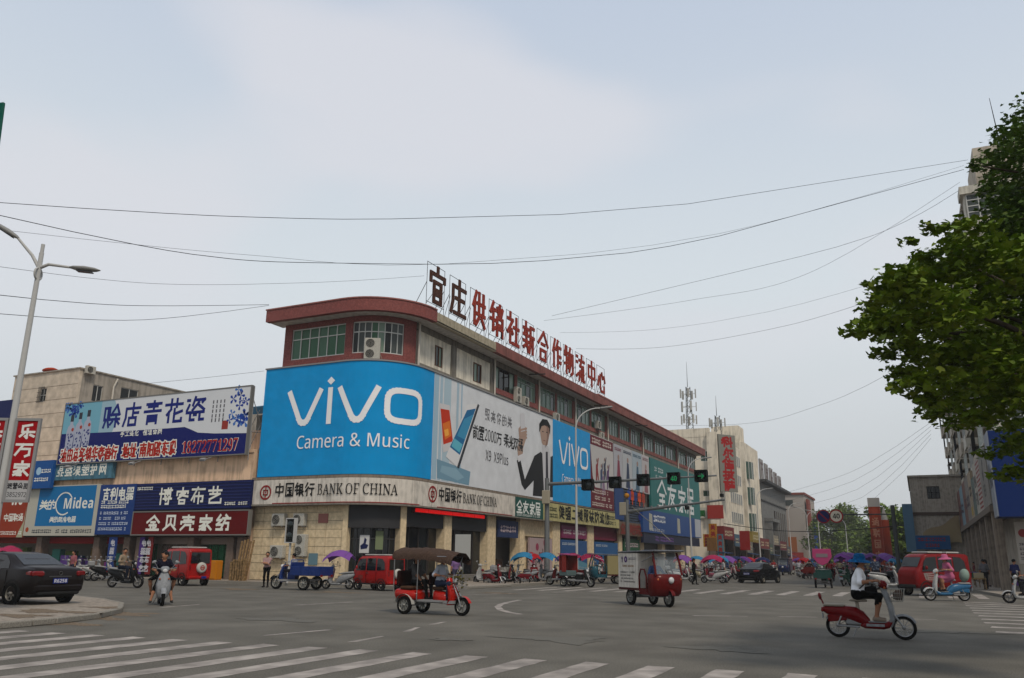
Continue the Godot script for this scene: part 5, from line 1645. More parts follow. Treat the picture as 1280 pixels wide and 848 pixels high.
	bx("body", Vector3(-31.5, 8.4, z0 - 12), Vector3(17, 16.8, 22), M("far_white", Color(0.60, 0.57, 0.54), 0.85), b)
	bx("roof_edge", Vector3(-31.5, 17.0, z0 - 12), Vector3(17.6, 0.5, 22.6), M("far_red_roof", Color(0.45, 0.24, 0.2), 0.8), b)
	bx("window_band", Vector3(-30.0, 14.9, z0 - 0.98), Vector3(9.0, 1.3, 0.1), M("pane_grey"), b)
	bx("red_hoarding", Vector3(-31.6, 9.9, z0 - 0.8), Vector3(8.6, 5.2, 0.3), M("hoard_red", Color(0.55, 0.15, 0.11), 0.6), b)
	bx("orange_hoarding", Vector3(-29.6, 5.3, z0 - 0.8), Vector3(8.6, 3.4, 0.3), M("hoard_orange", Color(0.56, 0.33, 0.17), 0.6), b)
	bx("red_sign", Vector3(-28.5, 2.2, z0 - 0.7), Vector3(9, 2.6, 0.3), M("hoard_red"), b)
	bx("side_sign", Vector3(-22.4, 12.5, z0 - 4), Vector3(0.4, 6.5, 5.0), M("hoard_dull", Color(0.45, 0.2, 0.15), 0.7), b)
	bx("blue_sign", Vector3(-21.6, 6.0, z0 - 7), Vector3(0.4, 8.0, 4.0), M("hoard_blue", Color(0.12, 0.24, 0.5), 0.6), b)
	# street level shops between: colourful fronts
	var cols := [Color(0.45, 0.32, 0.16), Color(0.42, 0.1, 0.1), Color(0.24, 0.34, 0.42), Color(0.42, 0.40, 0.36), Color(0.5, 0.44, 0.2), Color(0.4, 0.14, 0.14), Color(0.25, 0.3, 0.26), Color(0.5, 0.47, 0.42), Color(0.36, 0.12, 0.15), Color(0.3, 0.3, 0.32)]
	var names := ["ochre", "crimson", "slate blue", "stone grey", "mustard", "brick red", "olive grey", "ivory", "wine red", "charcoal"]
	var zz := -117.5
	for k in 10:
		var d := 5.5 + 2.2 * ((k * 7) % 3)
		if zz < -205: break
		var hh := 4.6 + 0.9 * ((k * 5) % 3)
		b = thing("small_shop", "small %s shop front projecting below the taller blocks" % names[k], "shop", Vector3(WS + 0.6, 0, zz), 0.0, "small shop fronts down the street")
		bx("fascia", Vector3(0, hh - 0.9, -d * 0.5), Vector3(1.3, 1.8, d - 0.15), M("front%d" % k, cols[k], 0.7, 0.0, streak_tex(), 0.25), b)
		bx("shop_door", Vector3(-0.5, (hh - 1.8) * 0.5 + 0.05, -d * 0.5), Vector3(0.06, hh - 1.9, d - 0.8), M("shop_glass2"), b)
		for e in [-0.3, -d + 0.3]: bx("pillar", Vector3(0.1, (hh - 1.8) * 0.5, e), Vector3(0.9, hh - 1.8, 0.5), M("pillar_grey"), b)
		bx("canopy", Vector3(1.1, hh - 1.95, -d * 0.5), Vector3(1.6, 0.08, d - 0.4), M("canopy%d" % (k % 3), [Color(0.13, 0.22, 0.35), Color(0.3, 0.1, 0.1), Color(0.3, 0.3, 0.3)][k % 3], 0.8), b, 0.0, Basis(Vector3.BACK, -0.15))
		mb = MB.new()
		p_dashes(mb, flat_map(Vector3(0.65, hh - 1.35, 0), Vector3(0, 0, -1), 0.0), 0.8, 0.0, d - 1.8, 0.8, Color(0.66, 0.62, 0.5), 50 + k)
		put(mb, "lettering", pr, b)
		zz -= d + 0.1
	# protruding yellow and red blade signs
	for e in [[888, 655, 896, 690, Color(0.62, 0.42, 0.06), "tall yellow blade sign with red edge over the pavement"], [880, 668, 888, 684, Color(0.62, 0.45, 0.08), "squat yellow blade sign beside the tall one"], [898, 668, 904, 700, Color(0.25, 0.42, 0.48), "pale blue standing banner by the shop doors"], [926, 664, 937, 688, Color(0.5, 0.1, 0.08), "square red shop sign below the cream building"]]:
		var p0 := PZ(e[0], e[3], -118.0)
		var p1 := PZ(e[2], e[1], -118.0)
		s = board("blade_sign", e[5], p0, Vector3.RIGHT, p1.x - p0.x, p1.y - p0.y, 0.2, M("blade_%d" % e[0], e[4], 0.6))
		mb = MB.new()
		for k in 4: p_cn(mb, s[1], "美", (p1.x - p0.x) * 0.25, (p1.y - p0.y) * (0.06 + 0.24 * k), (p1.x - p0.x) * 0.5, (p1.y - p0.y) * 0.17, Vector2.ZERO, 0.12, Color(0.5, 0.1, 0.06))
		put(mb, "lettering", pr, s[0])
	# orange pillars
	for e in [[1094.5, 623, 9.0, 1.5, "tall orange advertising column with pale top"], [1106, 634, 6.5, 1.2, "thinner orange advertising column with pointed tip"]]:
		var zc := -128.0 if e[0] < 1100 else -131.0
		var base := PZ(e[0] + 4.0, 690, zc)
		var tp := PZ(e[0], e[1], zc)
		var t := thing("advert_column", e[4], "column", Vector3(base.x, 0, zc))
		var w: float = e[3]
		mb = MB.new()
		if e[0] < 1100: mb.box(Vector3(0, tp.y * 0.44, 0), Vector3(w, tp.y * 0.88, w))
		else: mb.lathe(Vector3.ZERO, Basis(Vector3.UP, PI / 4), [[w * 0.7, 0.0], [w * 0.62, tp.y * 0.8]], 4, true)
		put(mb, "shaft", M("column_orange", Color(0.56, 0.21, 0.10), 0.7, 0.0, streak_tex(), 0.12), t)
		mb = MB.new()
		if e[0] < 1100: mb.box(Vector3(0, tp.y * 0.94, 0), Vector3(w * 1.02, tp.y * 0.12, w * 1.02))
		else: mb.lathe(Vector3(0, tp.y * 0.8, 0), Basis(Vector3.UP, PI / 4), [[w * 0.55, 0.0], [0.05, tp.y * 0.2]], 4, true)
		put(mb, "cap", M("column_cap", Color(0.55, 0.54, 0.52), 0.7), t)
		mb = MB.new()
		p_cn(mb, flat_map(Vector3(-w * 0.5, 0, w * 0.5), Vector3.RIGHT, 0.02), "中国联通", w * 0.25, 2.0, w * 0.5, 1.0, Vector2(0, 1.5), 0.14, Color(0.66, 0.45, 0.35))
		if e[0] < 1100: put(mb, "lettering", pr, t)
	# old grey block end on the right, with a tarpaulin and blue sign
	b = thing("grey_block", "old stained grey concrete block with tarpaulin and rusty barred window", "building")
	z0 = -92.0
	var l := PZ(1141, 640, z0)
	var r := PZ(1180, 640, z0)
	top = PZ(1141, 597, z0).y
	var stain := M("stained_grey", Color(0.62, 0.59, 0.55), 0.92, 0.0, streak_tex(), 0.35)
	var w0 := PZ(1160, 624, z0)
	var w1 := PZ(1174, 608, z0)
	rect_wall("front_wall", b, Vector3(l.x, 0, z0), Vector3.RIGHT, 9.0, top, 0.3, [[w0.x - l.x, w0.y, w1.x - w0.x, w1.y - w0.y]], stain)
	window_box(b, Vector3(w0.x, w0.y, z0), Vector3.RIGHT, w1.x - w0.x, w1.y - w0.y, 3, 2, M("iron_dark"), M("pane_dark"))
	bx("side_wall", Vector3(l.x + 0.15, top * 0.5, z0 - 9.2), Vector3(0.3, top, 17.8), stain, b)
	bx("roof", Vector3(l.x + 4.5, top + 0.08, z0 - 9), Vector3(9.3, 0.2, 18.4), stain, b)
	bx("inside", Vector3(l.x + 4.8, top * 0.5, z0 - 9.2), Vector3(8.2, top - 0.4, 17), M("dark_inside"), b)
	bx("floor_band", Vector3(l.x + 4.5, top - 3.6, z0 + 0.06), Vector3(9.05, 0.3, 0.12), M("band_rust", Color(0.3, 0.25, 0.22), 0.9), b)
	bx("side_window", Vector3(l.x - 0.02, top - 2.0, z0 - 4), Vector3(0.08, 1.6, 2.2), M("pane_dark"), b)
	mb = MB.new()
	mb.smooth()
	for i in 8:
		for j in 5:
			var q := []
			for e in [[i, j], [i + 1, j], [i + 1, j + 1], [i, j + 1]]:
				var fx: float = e[0] / 8.0
				var fy: float = e[1] / 5.0
				q.append(Vector3(l.x + 0.7 + fx * 3.3, 3.4 + fy * (1.0 + fx * 1.6) + 0.15 * sin(fx * 9.0), z0 + 0.5 - fy * 0.3 + 0.12 * sin(fx * 14.0 + fy * 4.0)))
			mb.quad(q[0], q[1], q[2], q[3])
	tag(put(mb, "tarpaulin", M("tarp", Color(0.50, 0.44, 0.33), 0.9)), "sagging beige tarpaulin hung on the old grey block", "tarpaulin")
	s = board("shop_sign", "blue shop sign with red characters below the tarpaulin", PZ(1146, 687, z0 + 1.0), Vector3.RIGHT, 3.0, 1.3, 0.2, M("sign_blue3", Color(0.05, 0.28, 0.46), 0.6))
	mb = MB.new()
	p_dashes(mb, s[1], 0.2, 0.75, 2.6, 0.35, Color(0.5, 0.12, 0.16), 3)
	p_dashes(mb, s[1], 0.8, 0.2, 1.4, 0.35, Color(0.5, 0.12, 0.16), 4)
	put(mb, "lettering", pr, s[0])
	s = board("hanging_banner", "weathered pale blue banner at the grey block corner", PZ(1134, 690, z0 + 0.6), Vector3.RIGHT, 0.9, 4.6, 0.1, M("banner_blue", Color(0.30, 0.42, 0.5), 0.8))

func right_side() -> void:
	var pr := MV()
	var wall := M("flat_wall", Color(0.70, 0.67, 0.62), 0.9, 0.0, streak_tex(), 0.16)
	var alu := M("window_alu")
	var x := 5.1
	var z0 := -54.0
	var z1 := -122.0
	var top := 23.4
	var b := thing("apartment_block", "tall weathered block of flats with balconies behind the plane tree", "building")
	var R := Vector3(0, 0, 1)   # a wall that faces -x, seen from the street
	bx("core", Vector3(x + 8.2, 12.0, (z0 + z1) * 0.5), Vector3(15.6, 22.6, z0 - z1 - 0.8), wall, b)
	bx("roof_slab", Vector3(x + 8, top + 0.15, (z0 + z1) * 0.5), Vector3(16.8, 0.3, z0 - z1 + 0.6), wall, b)
	for k in 2: bx("stair_house", Vector3(x + 3.6, top + 1.9, z0 - 3.2 - 30 * k), Vector3(6, 3.4, 5), wall, b)
	var glassm := [M("pane_dark"), M("pane_grey"), M("pane_green2"), M("pane_curtain")]
	var blv := M("balcony_wall", Color(0.70, 0.67, 0.62), 0.9, 0.0, streak_tex(), 0.25)
	var pale := M("balcony_white", Color(0.76, 0.75, 0.71), 0.8, 0.0, streak_tex(), 0.2)
	for j in 5:
		var y := 8.0 + j * 3.1
		for i in 14:
			var z := z0 - 2.6 - i * 4.75
			var kind := (i * 5 + j * 3) % 4
			if kind == 3:
				window_box(b, Vector3(x + 0.38, y + 0.9, z - 1.1), R, 2.2, 1.5, 3, 1, alu, glassm[(i + j) % 4], 0.0, false)
			else:
				var d := 0.9 + 0.15 * kind
				bx("balcony", Vector3(x + 0.4 - d * 0.5, y + 0.45, z), Vector3(d, 1.0, 3.6), blv if kind else pale, b)
				bx("balcony_roof", Vector3(x + 0.4 - d * 0.5, y + 2.62, z), Vector3(d + 0.05, 0.14, 3.7), blv, b)
				if kind < 2: window_box(b, Vector3(x + 0.44 - d, y + 0.95, z - 1.75), R, 3.5, 1.6, 4, 1, alu, glassm[(i * 3 + j) % 4], 0.0, false)
				else:
					var mb := MB.new()
					for q in 10: mb.box(Vector3(x + 0.42 - d, y + 1.75, z - 1.7 + q * 0.38), Vector3(0.03, 1.6, 0.03))
					put(mb, "railing", M("iron_dark"), b)
					bx("laundry", Vector3(x + 0.2 - d * 0.5, y + 1.6, z + 0.4), Vector3(0.05, 1.1, 1.6), M("cloth%d" % (i % 4), Color.from_hsv(0.2 * (i % 5), 0.25, 0.5), 0.9), b)
	for i in 7: ac_unit("air conditioner on the flats, row %s" % ["one by the corner", "two above the sign strip", "three beside a balcony", "four under a window", "five near the downpipe", "six by the railing", "seven at the far end"][i], Vector3(x + 0.38, 9.0 + 3.1 * ((i * 2) % 4), z0 - 5.0 - i * 6.0), -PI / 2, 0.9, 0.65)
	# projecting corner bays on the end that faces the crossing
	for j in 5:
		var y := 8.2 + j * 3.1
		bx("bay_wall", Vector3(x + 2.3, y + 0.5, z0 + 0.55), Vector3(5.6, 1.1, 1.3), pale, b)
		bx("bay_slab", Vector3(x + 2.3, y + 2.85, z0 + 0.55), Vector3(5.8, 0.5, 1.5), pale, b)
		window_box(b, Vector3(x - 0.3, y + 1.05, z0 + 1.1), Vector3.RIGHT, 2.6, 1.55, 4, 4, M("alu_white", Color(0.7, 0.7, 0.68), 0.5), M("pane_grey"), 0.0, false)
		window_box(b, Vector3(x + 2.5, y + 1.05, z0 + 1.1), Vector3.RIGHT, 2.4, 1.55, 3, 2, M("alu_white"), M("pane_dark"), 0.0, false)
		bx("bay_side", Vector3(x - 0.35, y + 1.8, z0 + 0.5), Vector3(0.1, 1.6, 1.1), pale, b)
	for k in 3: bx("shade_pane", Vector3(x + 1.9 + k * 2.5, 2.0, z0 + 0.03), Vector3(2.2, 3.3, 0.06), M("shop_glass2"), b)  # dark panes added to give the end wall the look of a shaded arcade
	bx("end_wall", Vector3(x + 8.2, 12.0, z0 - 0.2), Vector3(15.6, 22.6, 0.4), wall, b)
	var mb2 := MB.new()
	mb2.tube([Vector3(x + 2.2, top + 3.5, z0 - 1.0), Vector3(x + 2.0, top + 7.0, z0 - 1.0)], [0.04, 0.015], 4)
	put(mb2, "aerial", M("iron_dark"), b)
	var dp := MB.new()
	dp.tube([Vector3(x + 0.2, 6, -80), Vector3(x + 0.2, 22, -80)], 0.09, 6)
	put(dp, "downpipe", M("pipe_green", Color(0.12, 0.2, 0.17), 0.7), b)
	# street level: arcade, columns and the strip of signs over it
	bx("arcade_slab", Vector3(x + 0.6, 4.6, (z0 + z1) * 0.5), Vector3(3.6, 0.35, z0 - z1), M("arcade_slab", Color(0.42, 0.38, 0.34), 0.85), b)
	bx("arcade_back", Vector3(x + 2.6, 2.3, (z0 + z1) * 0.5), Vector3(0.3, 4.5, z0 - z1), M("dark_inside"), b)
	for i in 12: bx("arcade_column", Vector3(x - 0.8, 2.25, z0 - 1.5 - i * 5.6), Vector3(0.5, 4.35, 0.5), M("pillar_dark", Color(0.52, 0.48, 0.44), 0.85, 0.0, streak_tex(), 0.3), b)
	for i in 9: bx("wares", Vector3(x + 1.4, 0.9, z0 - 3.0 - i * 5.0), Vector3(1.2, 1.5, 2.4), M("ware%d" % (i % 8), Color(0.2, 0.2, 0.2), 0.8), b)
	var zs := z0 + 0.2
	var defs := [[5.4, 0, "grey shop sign with dark brush mark and letters"], [3.4, 1, "red and white striped panel beside the grey brush sign"], [3.0, 2, "pale shop sign with dark block letters"], [3.2, 3, "glazed panel between the sign boards"], [3.4, 4, "beige sign with dark print and a yellow plate"], [5.0, 5, "grey hoarding with faded poster"], [4.4, 6, "brown sign with violet print"], [5.0, 7, "pale blue hoarding near the grey block"], [5.0, 6, "maroon sign further along the arcade"], [6.0, 5, "grey sign at the far arcade end"]]
	var sc := [Color(0.52, 0.51, 0.49), Color(0.66, 0.62, 0.6), Color(0.68, 0.66, 0.62), Color(0.36, 0.42, 0.4), Color(0.62, 0.56, 0.48), Color(0.5, 0.48, 0.46), Color(0.46, 0.34, 0.31), Color(0.45, 0.55, 0.6)]
	for e in defs:
		var w: float = e[0]
		var k: int = e[1]
		var s := board("arcade_sign", e[2], Vector3(x - 0.9, 4.85, zs - w), R, w - 0.08, 3.3 if k != 3 else 2.6, 0.2, M("arc%d" % k, sc[k], 0.7, 0.0, streak_tex(), 0.3))
		var mb := MB.new()
		if k == 0:
			p_poly(mb, s[1], [Vector2(2.0, 1.6), Vector2(2.5, 1.4), Vector2(2.7, 2.2), Vector2(3.2, 2.8), Vector2(2.6, 2.7), Vector2(2.4, 3.1), Vector2(2.2, 2.2), Vector2(1.7, 2.0)], Color(0.12, 0.12, 0.13))
			p_latin(mb, s[1], "ES", 1.7, 0.6, 1.3, 0.7, Color(0.14, 0.14, 0.14), true)
		elif k == 1:
			for q in 11: p_rect(mb, s[1], 0.1, 0.15 + q * 0.28, w - 0.3, 0.12, Color(0.46, 0.16, 0.15))
		elif k == 2:
			p_latin(mb, s[1], "FOX", 0.3, 0.5, 2.2, 0.9, Color(0.15, 0.14, 0.14), true)
			p_latin(mb, s[1], "RENA", 0.3, 1.7, 2.2, 0.8, Color(0.2, 0.19, 0.2), true)
		elif k == 4:
			p_rect(mb, s[1], 0.3, 0.2, 1.6, 0.6, Color(0.6, 0.5, 0.08))
			p_dashes(mb, s[1], 0.4, 1.5, 2.4, 0.8, Color(0.15, 0.15, 0.16), 4)
		else: p_dashes(mb, s[1], 0.4, 1.0, w - 1.0, 0.9, Color(0.22, 0.18, 0.24), k)
		put(mb, "print", pr, s[0])
		zs -= w
	# blue corner sign: white letters on the street side, blue facing the crossing
	var p := PX(1254, 655, x - 1.0)
	var t := thing("corner_sign", "big blue box sign with white lettered side on the flats' corner", "sign", Vector3(x - 1.0, 0, z0 + 2.8))
	bx("box", Vector3(2.2, 6.3, -1.1), Vector3(4.4, 4.6, 2.2), M("box_blue", Color(0.04, 0.14, 0.34), 0.5), t)
	bx("side_panel", Vector3(-0.03, 6.3, -1.1), Vector3(0.06, 4.55, 2.15), M("box_white", Color(0.5, 0.52, 0.55), 0.6), t)
	var mb3 := MB.new()
	p_latin(mb3, flat_map(Vector3(-0.06, 4.0, -2.2), R, 0.0), "Mo", 0.25, 1.6, 1.7, 1.3, Color(0.12, 0.14, 0.2), true)
	put(mb3, "lettering", pr, t)
# ---- lamps, signals, signs, cables, trees
func street_lamp(label: String, at: Vector3, h: float, arm: float, dir: Vector3) -> void:
	var o := thing("street_lamp", label, "street lamp", at, 0.0, "curved street lamps along the shops")
	var m := M("lamp_white", Color(0.66, 0.66, 0.65), 0.5)
	var mb := MB.new()
	mb.tube([Vector3.ZERO, Vector3(0, h - 1.2, 0)], [0.11, 0.065], 8)
	put(mb, "pole", m, o)
	mb = MB.new()
	var pts := []
	for i in 9:
		var t := i / 8.0
		pts.append(Vector3(0, h - 1.2, 0) + dir * arm * (1.0 - cos(t * PI * 0.5)) * 0.9 + Vector3(0, 1.7 * sin(t * PI * 0.5), 0) + dir * t * t * 0.3)
	mb.tube(pts, [0.065, 0.06, 0.058, 0.055, 0.052, 0.05, 0.048, 0.045, 0.045], 6)
	put(mb, "arm", m, o)
	mb = MB.new()
	var e: Vector3 = pts[8]
	mb.box(e + dir * 0.42 + Vector3(0, 0.06, 0), Vector3(1.0, 0.14, 0.34), Basis(Vector3.UP, atan2(-dir.z, dir.x)) * Basis(Vector3.BACK, 0.16), 0.05)
	put(mb, "lamp_head", M("lamp_head", Color(0.5, 0.5, 0.49), 0.5), o)
	mb = MB.new()
	mb.box(Vector3(0, 0.35, 0), Vector3(0.3, 0.7, 0.3), Basis(), 0.03)
	put(mb, "base", m, o)
func signal_head(parent: Node3D, at: Vector3, show: int) -> void:
	var o := Node3D.new()
	o.name = "signal_head"
	parent.add_child(o, true)
	o.position = at
	var k := M("signal_black", Color(0.05, 0.055, 0.055), 0.6)
	var mb := MB.new()
	mb.box(Vector3(0, 0, 0), Vector3(0.78, 0.74, 0.16), Basis(), 0.03)
	for s in [-1, 1]: mb.box(Vector3(s * 0.37, 0.02, 0.2), Vector3(0.03, 0.72, 0.26))
	mb.box(Vector3(0, 0.36, 0.2), Vector3(0.78, 0.03, 0.26))
	put(mb, "housing", k, o)
	mb = MB.new()
	mb.lathe(Vector3(0, 0, 0.09), Basis(Vector3.RIGHT, PI / 2), [[0.31, 0.0], [0.29, 0.03], [0.0, 0.045]], 18)
	put(mb, "lens", M("signal_lens", Color(0.06, 0.10, 0.09), 0.25), o)
	mb = MB.new()
	var map := flat_map(Vector3(0, 0, 0.14), Vector3.RIGHT, 0.0)
	var g := M("signal_green_light", Color(0.05, 0.35, 0.2), 0.5)
	g.emission_enabled = true
	g.emission = Color(0.15, 0.85, 0.5)
	g.emission_energy_multiplier = 0.12
	if show == 0: return
	mb.flat()
	if show == 1: p_path(mb, map, [Vector2(0, -0.18), Vector2(0, 0.16), Vector2(-0.12, 0.02)], 0.05, 0.002)
	elif show == 2: p_latin(mb, map, "40", -0.2, -0.16, 0.4, 0.32, Color.WHITE, true, false, 0.002)
	else: p_path(mb, map, [Vector2(-0.18, 0), Vector2(0.16, 0), Vector2(0.03, 0.13), Vector2(0.16, 0), Vector2(0.03, -0.13)], 0.05, 0.002)
	put(mb, "green_light", g if show > 1 else M("signal_dim", Color(0.10, 0.2, 0.16), 0.5), o)
func furniture() -> void:
	var galv := M("galv", Color(0.42, 0.43, 0.43), 0.6, 0.4)
	var white := M("lamp_white", Color(0.66, 0.66, 0.65), 0.5)
	# signal gantry reaching over the street
	var zg := -52.1
	var px := PX(684.5, 700, -22.5)
	var o := thing("signal_gantry", "grey signal gantry with five dark square signal heads on a long arm", "traffic signal", Vector3(-22.5, 0, zg))
	var mb := MB.new()
	mb.tube([Vector3.ZERO, Vector3(0, 6.9, 0)], [0.20, 0.15], 12)
	mb.tube([Vector3.ZERO, Vector3(0, 0.3, 0)], 0.34, 12)
	put(mb, "pole", galv, o)
	mb = MB.new()
	mb.tube([Vector3(0, 6.5, 0), Vector3(3.4, 6.55, 0), Vector3(11.6, 6.72, 0)], [0.12, 0.10, 0.05], 8)
	put(mb, "arm", galv, o)
	bx("junction_box", Vector3(0.05, 5.6, 0.28), Vector3(0.5, 0.9, 0.3), M("box_beige", Color(0.58, 0.55, 0.48), 0.6), o, 0.03)
	var us := [737, 771, 806, 844, 878]
	var vs := [607, 604, 601, 599, 596]
	for i in 5:
		var p := PZ(us[i], vs[i], zg)
		signal_head(o, p - o.position + Vector3(0, 0, 0.2), [0, 0, 1, 2, 3][i])
	# lower sign gantry behind it
	var p2 := PX(785.5, 700, -22.5)
	o = thing("sign_gantry", "grey pole with yellow ball and a long arm of small cameras", "gantry", Vector3(-22.5, 0, p2.z))
	mb = MB.new()
	mb.tube([Vector3.ZERO, Vector3(0, PZ(785, 625, p2.z).y, 0)], [0.2, 0.16], 10)
	put(mb, "pole", galv, o)
	mb = MB.new()
	var e0 := PZ(787, 640, p2.z) - o.position
	var e1 := PZ(906, 625, p2.z) - o.position
	mb.tube([Vector3(0, e0.y, 0), e1], [0.16, 0.08], 8)
	for i in 5: mb.box(e0.lerp(e1, 0.1 + 0.07 * i) + Vector3(0, 0.12, 0), Vector3(0.1, 0.3, 0.3))
	put(mb, "arm", galv, o)
	mb = MB.new()
	mb.ball(Vector3(0, PZ(785, 620, p2.z).y, 0), Vector3(0.24, 0.24, 0.24))
	put(mb, "ball", M("ball_yellow", Color(0.62, 0.42, 0.12), 0.5), o)
	bx("camera", e1 + Vector3(-0.2, 0.35, 0.1), Vector3(0.25, 0.25, 0.5), M("signal_black"), o)
	bx("camera", e0.lerp(e1, 0.62) + Vector3(0, -0.3, 0.2), Vector3(0.3, 0.3, 0.5), M("signal_black"), o)
	bx("junction_box", PZ(779, 632, p2.z) - o.position + Vector3(0, -0.3, 0), Vector3(0.6, 1.1, 0.4), M("box_beige"), o, 0.03)
	mb = MB.new()
	mb.tube([PZ(790, 634, p2.z) - o.position, PZ(815, 655, p2.z + 3.0) - o.position, PZ(838, 676, p2.z + 6.0) - o.position], 0.03, 4)
	put(mb, "guy_wire", M("wire_pale", Color(0.5, 0.48, 0.4), 0.8), o)
	# curved lamps along the shop side
	var zs := [-57.6, -92.3, -137.1, -173.5, -204.7]
	var nm := ["in front of the yellow clothing sign", "before the teal furniture sign", "by the cream building", "before the grey shopping hall", "at the far end of the shops"]
	for i in 5: street_lamp("white curved street lamp %s" % nm[i], Vector3(-22.5, 0.1, zs[i]), 12.2, 1.9, Vector3(0.8, 0, -0.6))
	for e in [[1012, -150.0, "slim white lamp before the far trees"], [1026, -160.0, "second slim white lamp before the far trees"], [1060, -190.0, "distant lamp post on the right of the street"]]:
		var p := PZ(e[0], 690, e[1])
		street_lamp(e[2], Vector3(p.x, 0, e[1]), 10.0, 1.8, Vector3(-0.8, 0, 0.2))
	# near lamp with double arm and red banners
	var d := 20.5
	var base := PD(-14.0, 700, d)
	o = thing("street_lamp", "white twin armed street lamp carrying red banners, by the dark sedan", "street lamp", Vector3(base.x, 0.12, base.z))
	var top := PD(57, 325, d * 1.0)
	var hh := 1.6 + 7.9
	var tp := Vector3(0, hh, 0)
	mb = MB.new()
	mb.tube([Vector3.ZERO, tp], [0.105, 0.06], 12)
	mb.tube([tp, tp + Vector3(0, 0.25, 0)], [0.05, 0.05], 8)
	put(mb, "pole", white, o)
	var rt: Vector3 = CB * Vector3(1, 0, 0); rt.y = 0; rt = rt.normalized()
	for s in [-1.0, 1.0]:
		mb = MB.new()
		var up := 0.75 if s < 0 else -0.12
		var en: Vector3 = tp + rt * s * (0.75 if s < 0 else 0.9) + Vector3(0, up - 0.3, 0)
		mb.tube([tp + Vector3(0, -0.45, 0), tp + rt * s * 0.25 + Vector3(0, -0.3 + up * 0.3, 0), en], [0.05, 0.045, 0.035], 7)
		put(mb, "arm", white, o)
		mb = MB.new()
		var dd: Vector3 = (rt * s * 0.75 + Vector3(0, up * 0.62, 0)).normalized()
		var ring := []
		for q in [[0.0, 0.05], [0.12, 0.11], [0.4, 0.15], [0.7, 0.11], [0.85, 0.03]]: ring.append(q)
		var pts := []
		var rr := []
		for q in ring: pts.append(en + dd * (q[0] - 0.05)); rr.append(q[1])
		mb.tube(pts, rr, 10, true, 0.5)
		put(mb, "lamp_head", M("lamp_head", Color(0.5, 0.5, 0.49), 0.5), o)
		mb = MB.new()
		mb.box(en + dd * 0.38 + Vector3(0, -0.085, 0), Vector3(0.42, 0.03, 0.16), Basis(dd, dd.cross(rt.cross(Vector3.UP)).normalized(), rt.cross(Vector3.UP)))
		put(mb, "lens", M("lens_dark", Color(0.12, 0.13, 0.13), 0.2), o)
	mb = MB.new()
	mb.torus(tp + Vector3(0, -0.62, 0), Basis(rt.cross(Vector3.UP), PI / 2.0) * Basis(), 0.17, 0.028, 20, 6)
	put(mb, "ornament_ring", white, o)
	# banners on the pole
	var pr := MV()
	for s in [-1, 1]:
		var yb := 2.85
		var bw := 0.6
		var p0 := Vector3(base.x, yb, base.z) + (rt * 0.13 if s > 0 else -rt * (0.13 + bw))
		var bb := board("pole_banner", "red banner with white characters right of the lamp pole" if s > 0 else "red banner with white characters left of the lamp pole", p0, rt, bw, 2.1, 0.03, M("banner_red", Color(0.55, 0.05, 0.08), 0.7), "banner", "banners on the near street lamp", M("dark_rail"))
		mb = MB.new()
		p_rect(mb, bb[1], 0.0, 0.0, bw, 0.52, Color(0.62, 0.62, 0.62), 0.003)
		p_cn(mb, bb[1], "家万乐", 0.1, 0.66, 0.4, 0.34, Vector2(0, 0.48), 0.062, Color(0.8, 0.8, 0.78))
		p_cn(mb, bb[1], "运营公司", 0.04, 0.31, 0.11, 0.14, Vector2(0.135, 0), 0.022, Color(0.15, 0.15, 0.16))
		p_latin(mb, bb[1], "3852972", 0.05, 0.1, 0.5, 0.12, Color(0.15, 0.15, 0.16))
		put(mb, "lettering", pr, bb[0])
	# corner of a green road sign, top left
	var gp := PD(-70, 175, 17.0)
	o = thing("road_sign", "green direction sign reaching in at the left on its pole", "road sign", gp)
	bx("panel", Vector3(0, 0, 0), Vector3(2.5, 1.5, 0.06), M("sign_green", Color(0.02, 0.30, 0.25), 0.5), o, 0.02, Basis(Vector3.UP, deg_to_rad(20.0)) * Basis(Vector3.BACK, 0.06))
	mb = MB.new()
	mb.tube([Vector3(-0.9, -gp.y, -0.2), Vector3(-0.9, 1.0, -0.2)], 0.12, 8)
	put(mb, "pole", galv, o)
	# no stopping and speed limit signs on an arm
	var z := -62.0
	var pp := PZ(1122, 690, z)
	o = thing("mast_arm", "grey mast arm carrying the two round road signs", "pole", Vector3(pp.x, 0, z))
	mb = MB.new()
	var ay := PZ(1122, 643, z).y
	mb.tube([Vector3.ZERO, Vector3(0, ay + 0.6, 0)], 0.13, 8)
	var ae := PZ(1024, 645, z)
	mb.tube([Vector3(0, ay, 0), Vector3(ae.x - pp.x, ay, 0)], 0.05, 6)
	put(mb, "pole", M("pole_dark", Color(0.24, 0.25, 0.25), 0.6), o)
	for e in [[1029.5, 646, 0], [1045.5, 645.5, 1]]:
		var c := PZ(e[0], e[1], z + 0.2)
		var t := thing("round_sign", "round blue no stopping sign with red rim" if e[2] == 0 else "round white speed limit forty sign with red rim", "road sign", c)
		mb = MB.new()
		mb.lathe(Vector3.ZERO, Basis(Vector3.RIGHT, PI / 2), [[0.0, -0.02], [0.47, -0.02], [0.47, 0.02], [0.0, 0.02]], 28)
		put(mb, "disc", M("sign_back", Color(0.4, 0.4, 0.4), 0.5), t)
		mb = MB.new()
		var map := flat_map(Vector3(0, 0, 0.022), Vector3.RIGHT, 0.0)
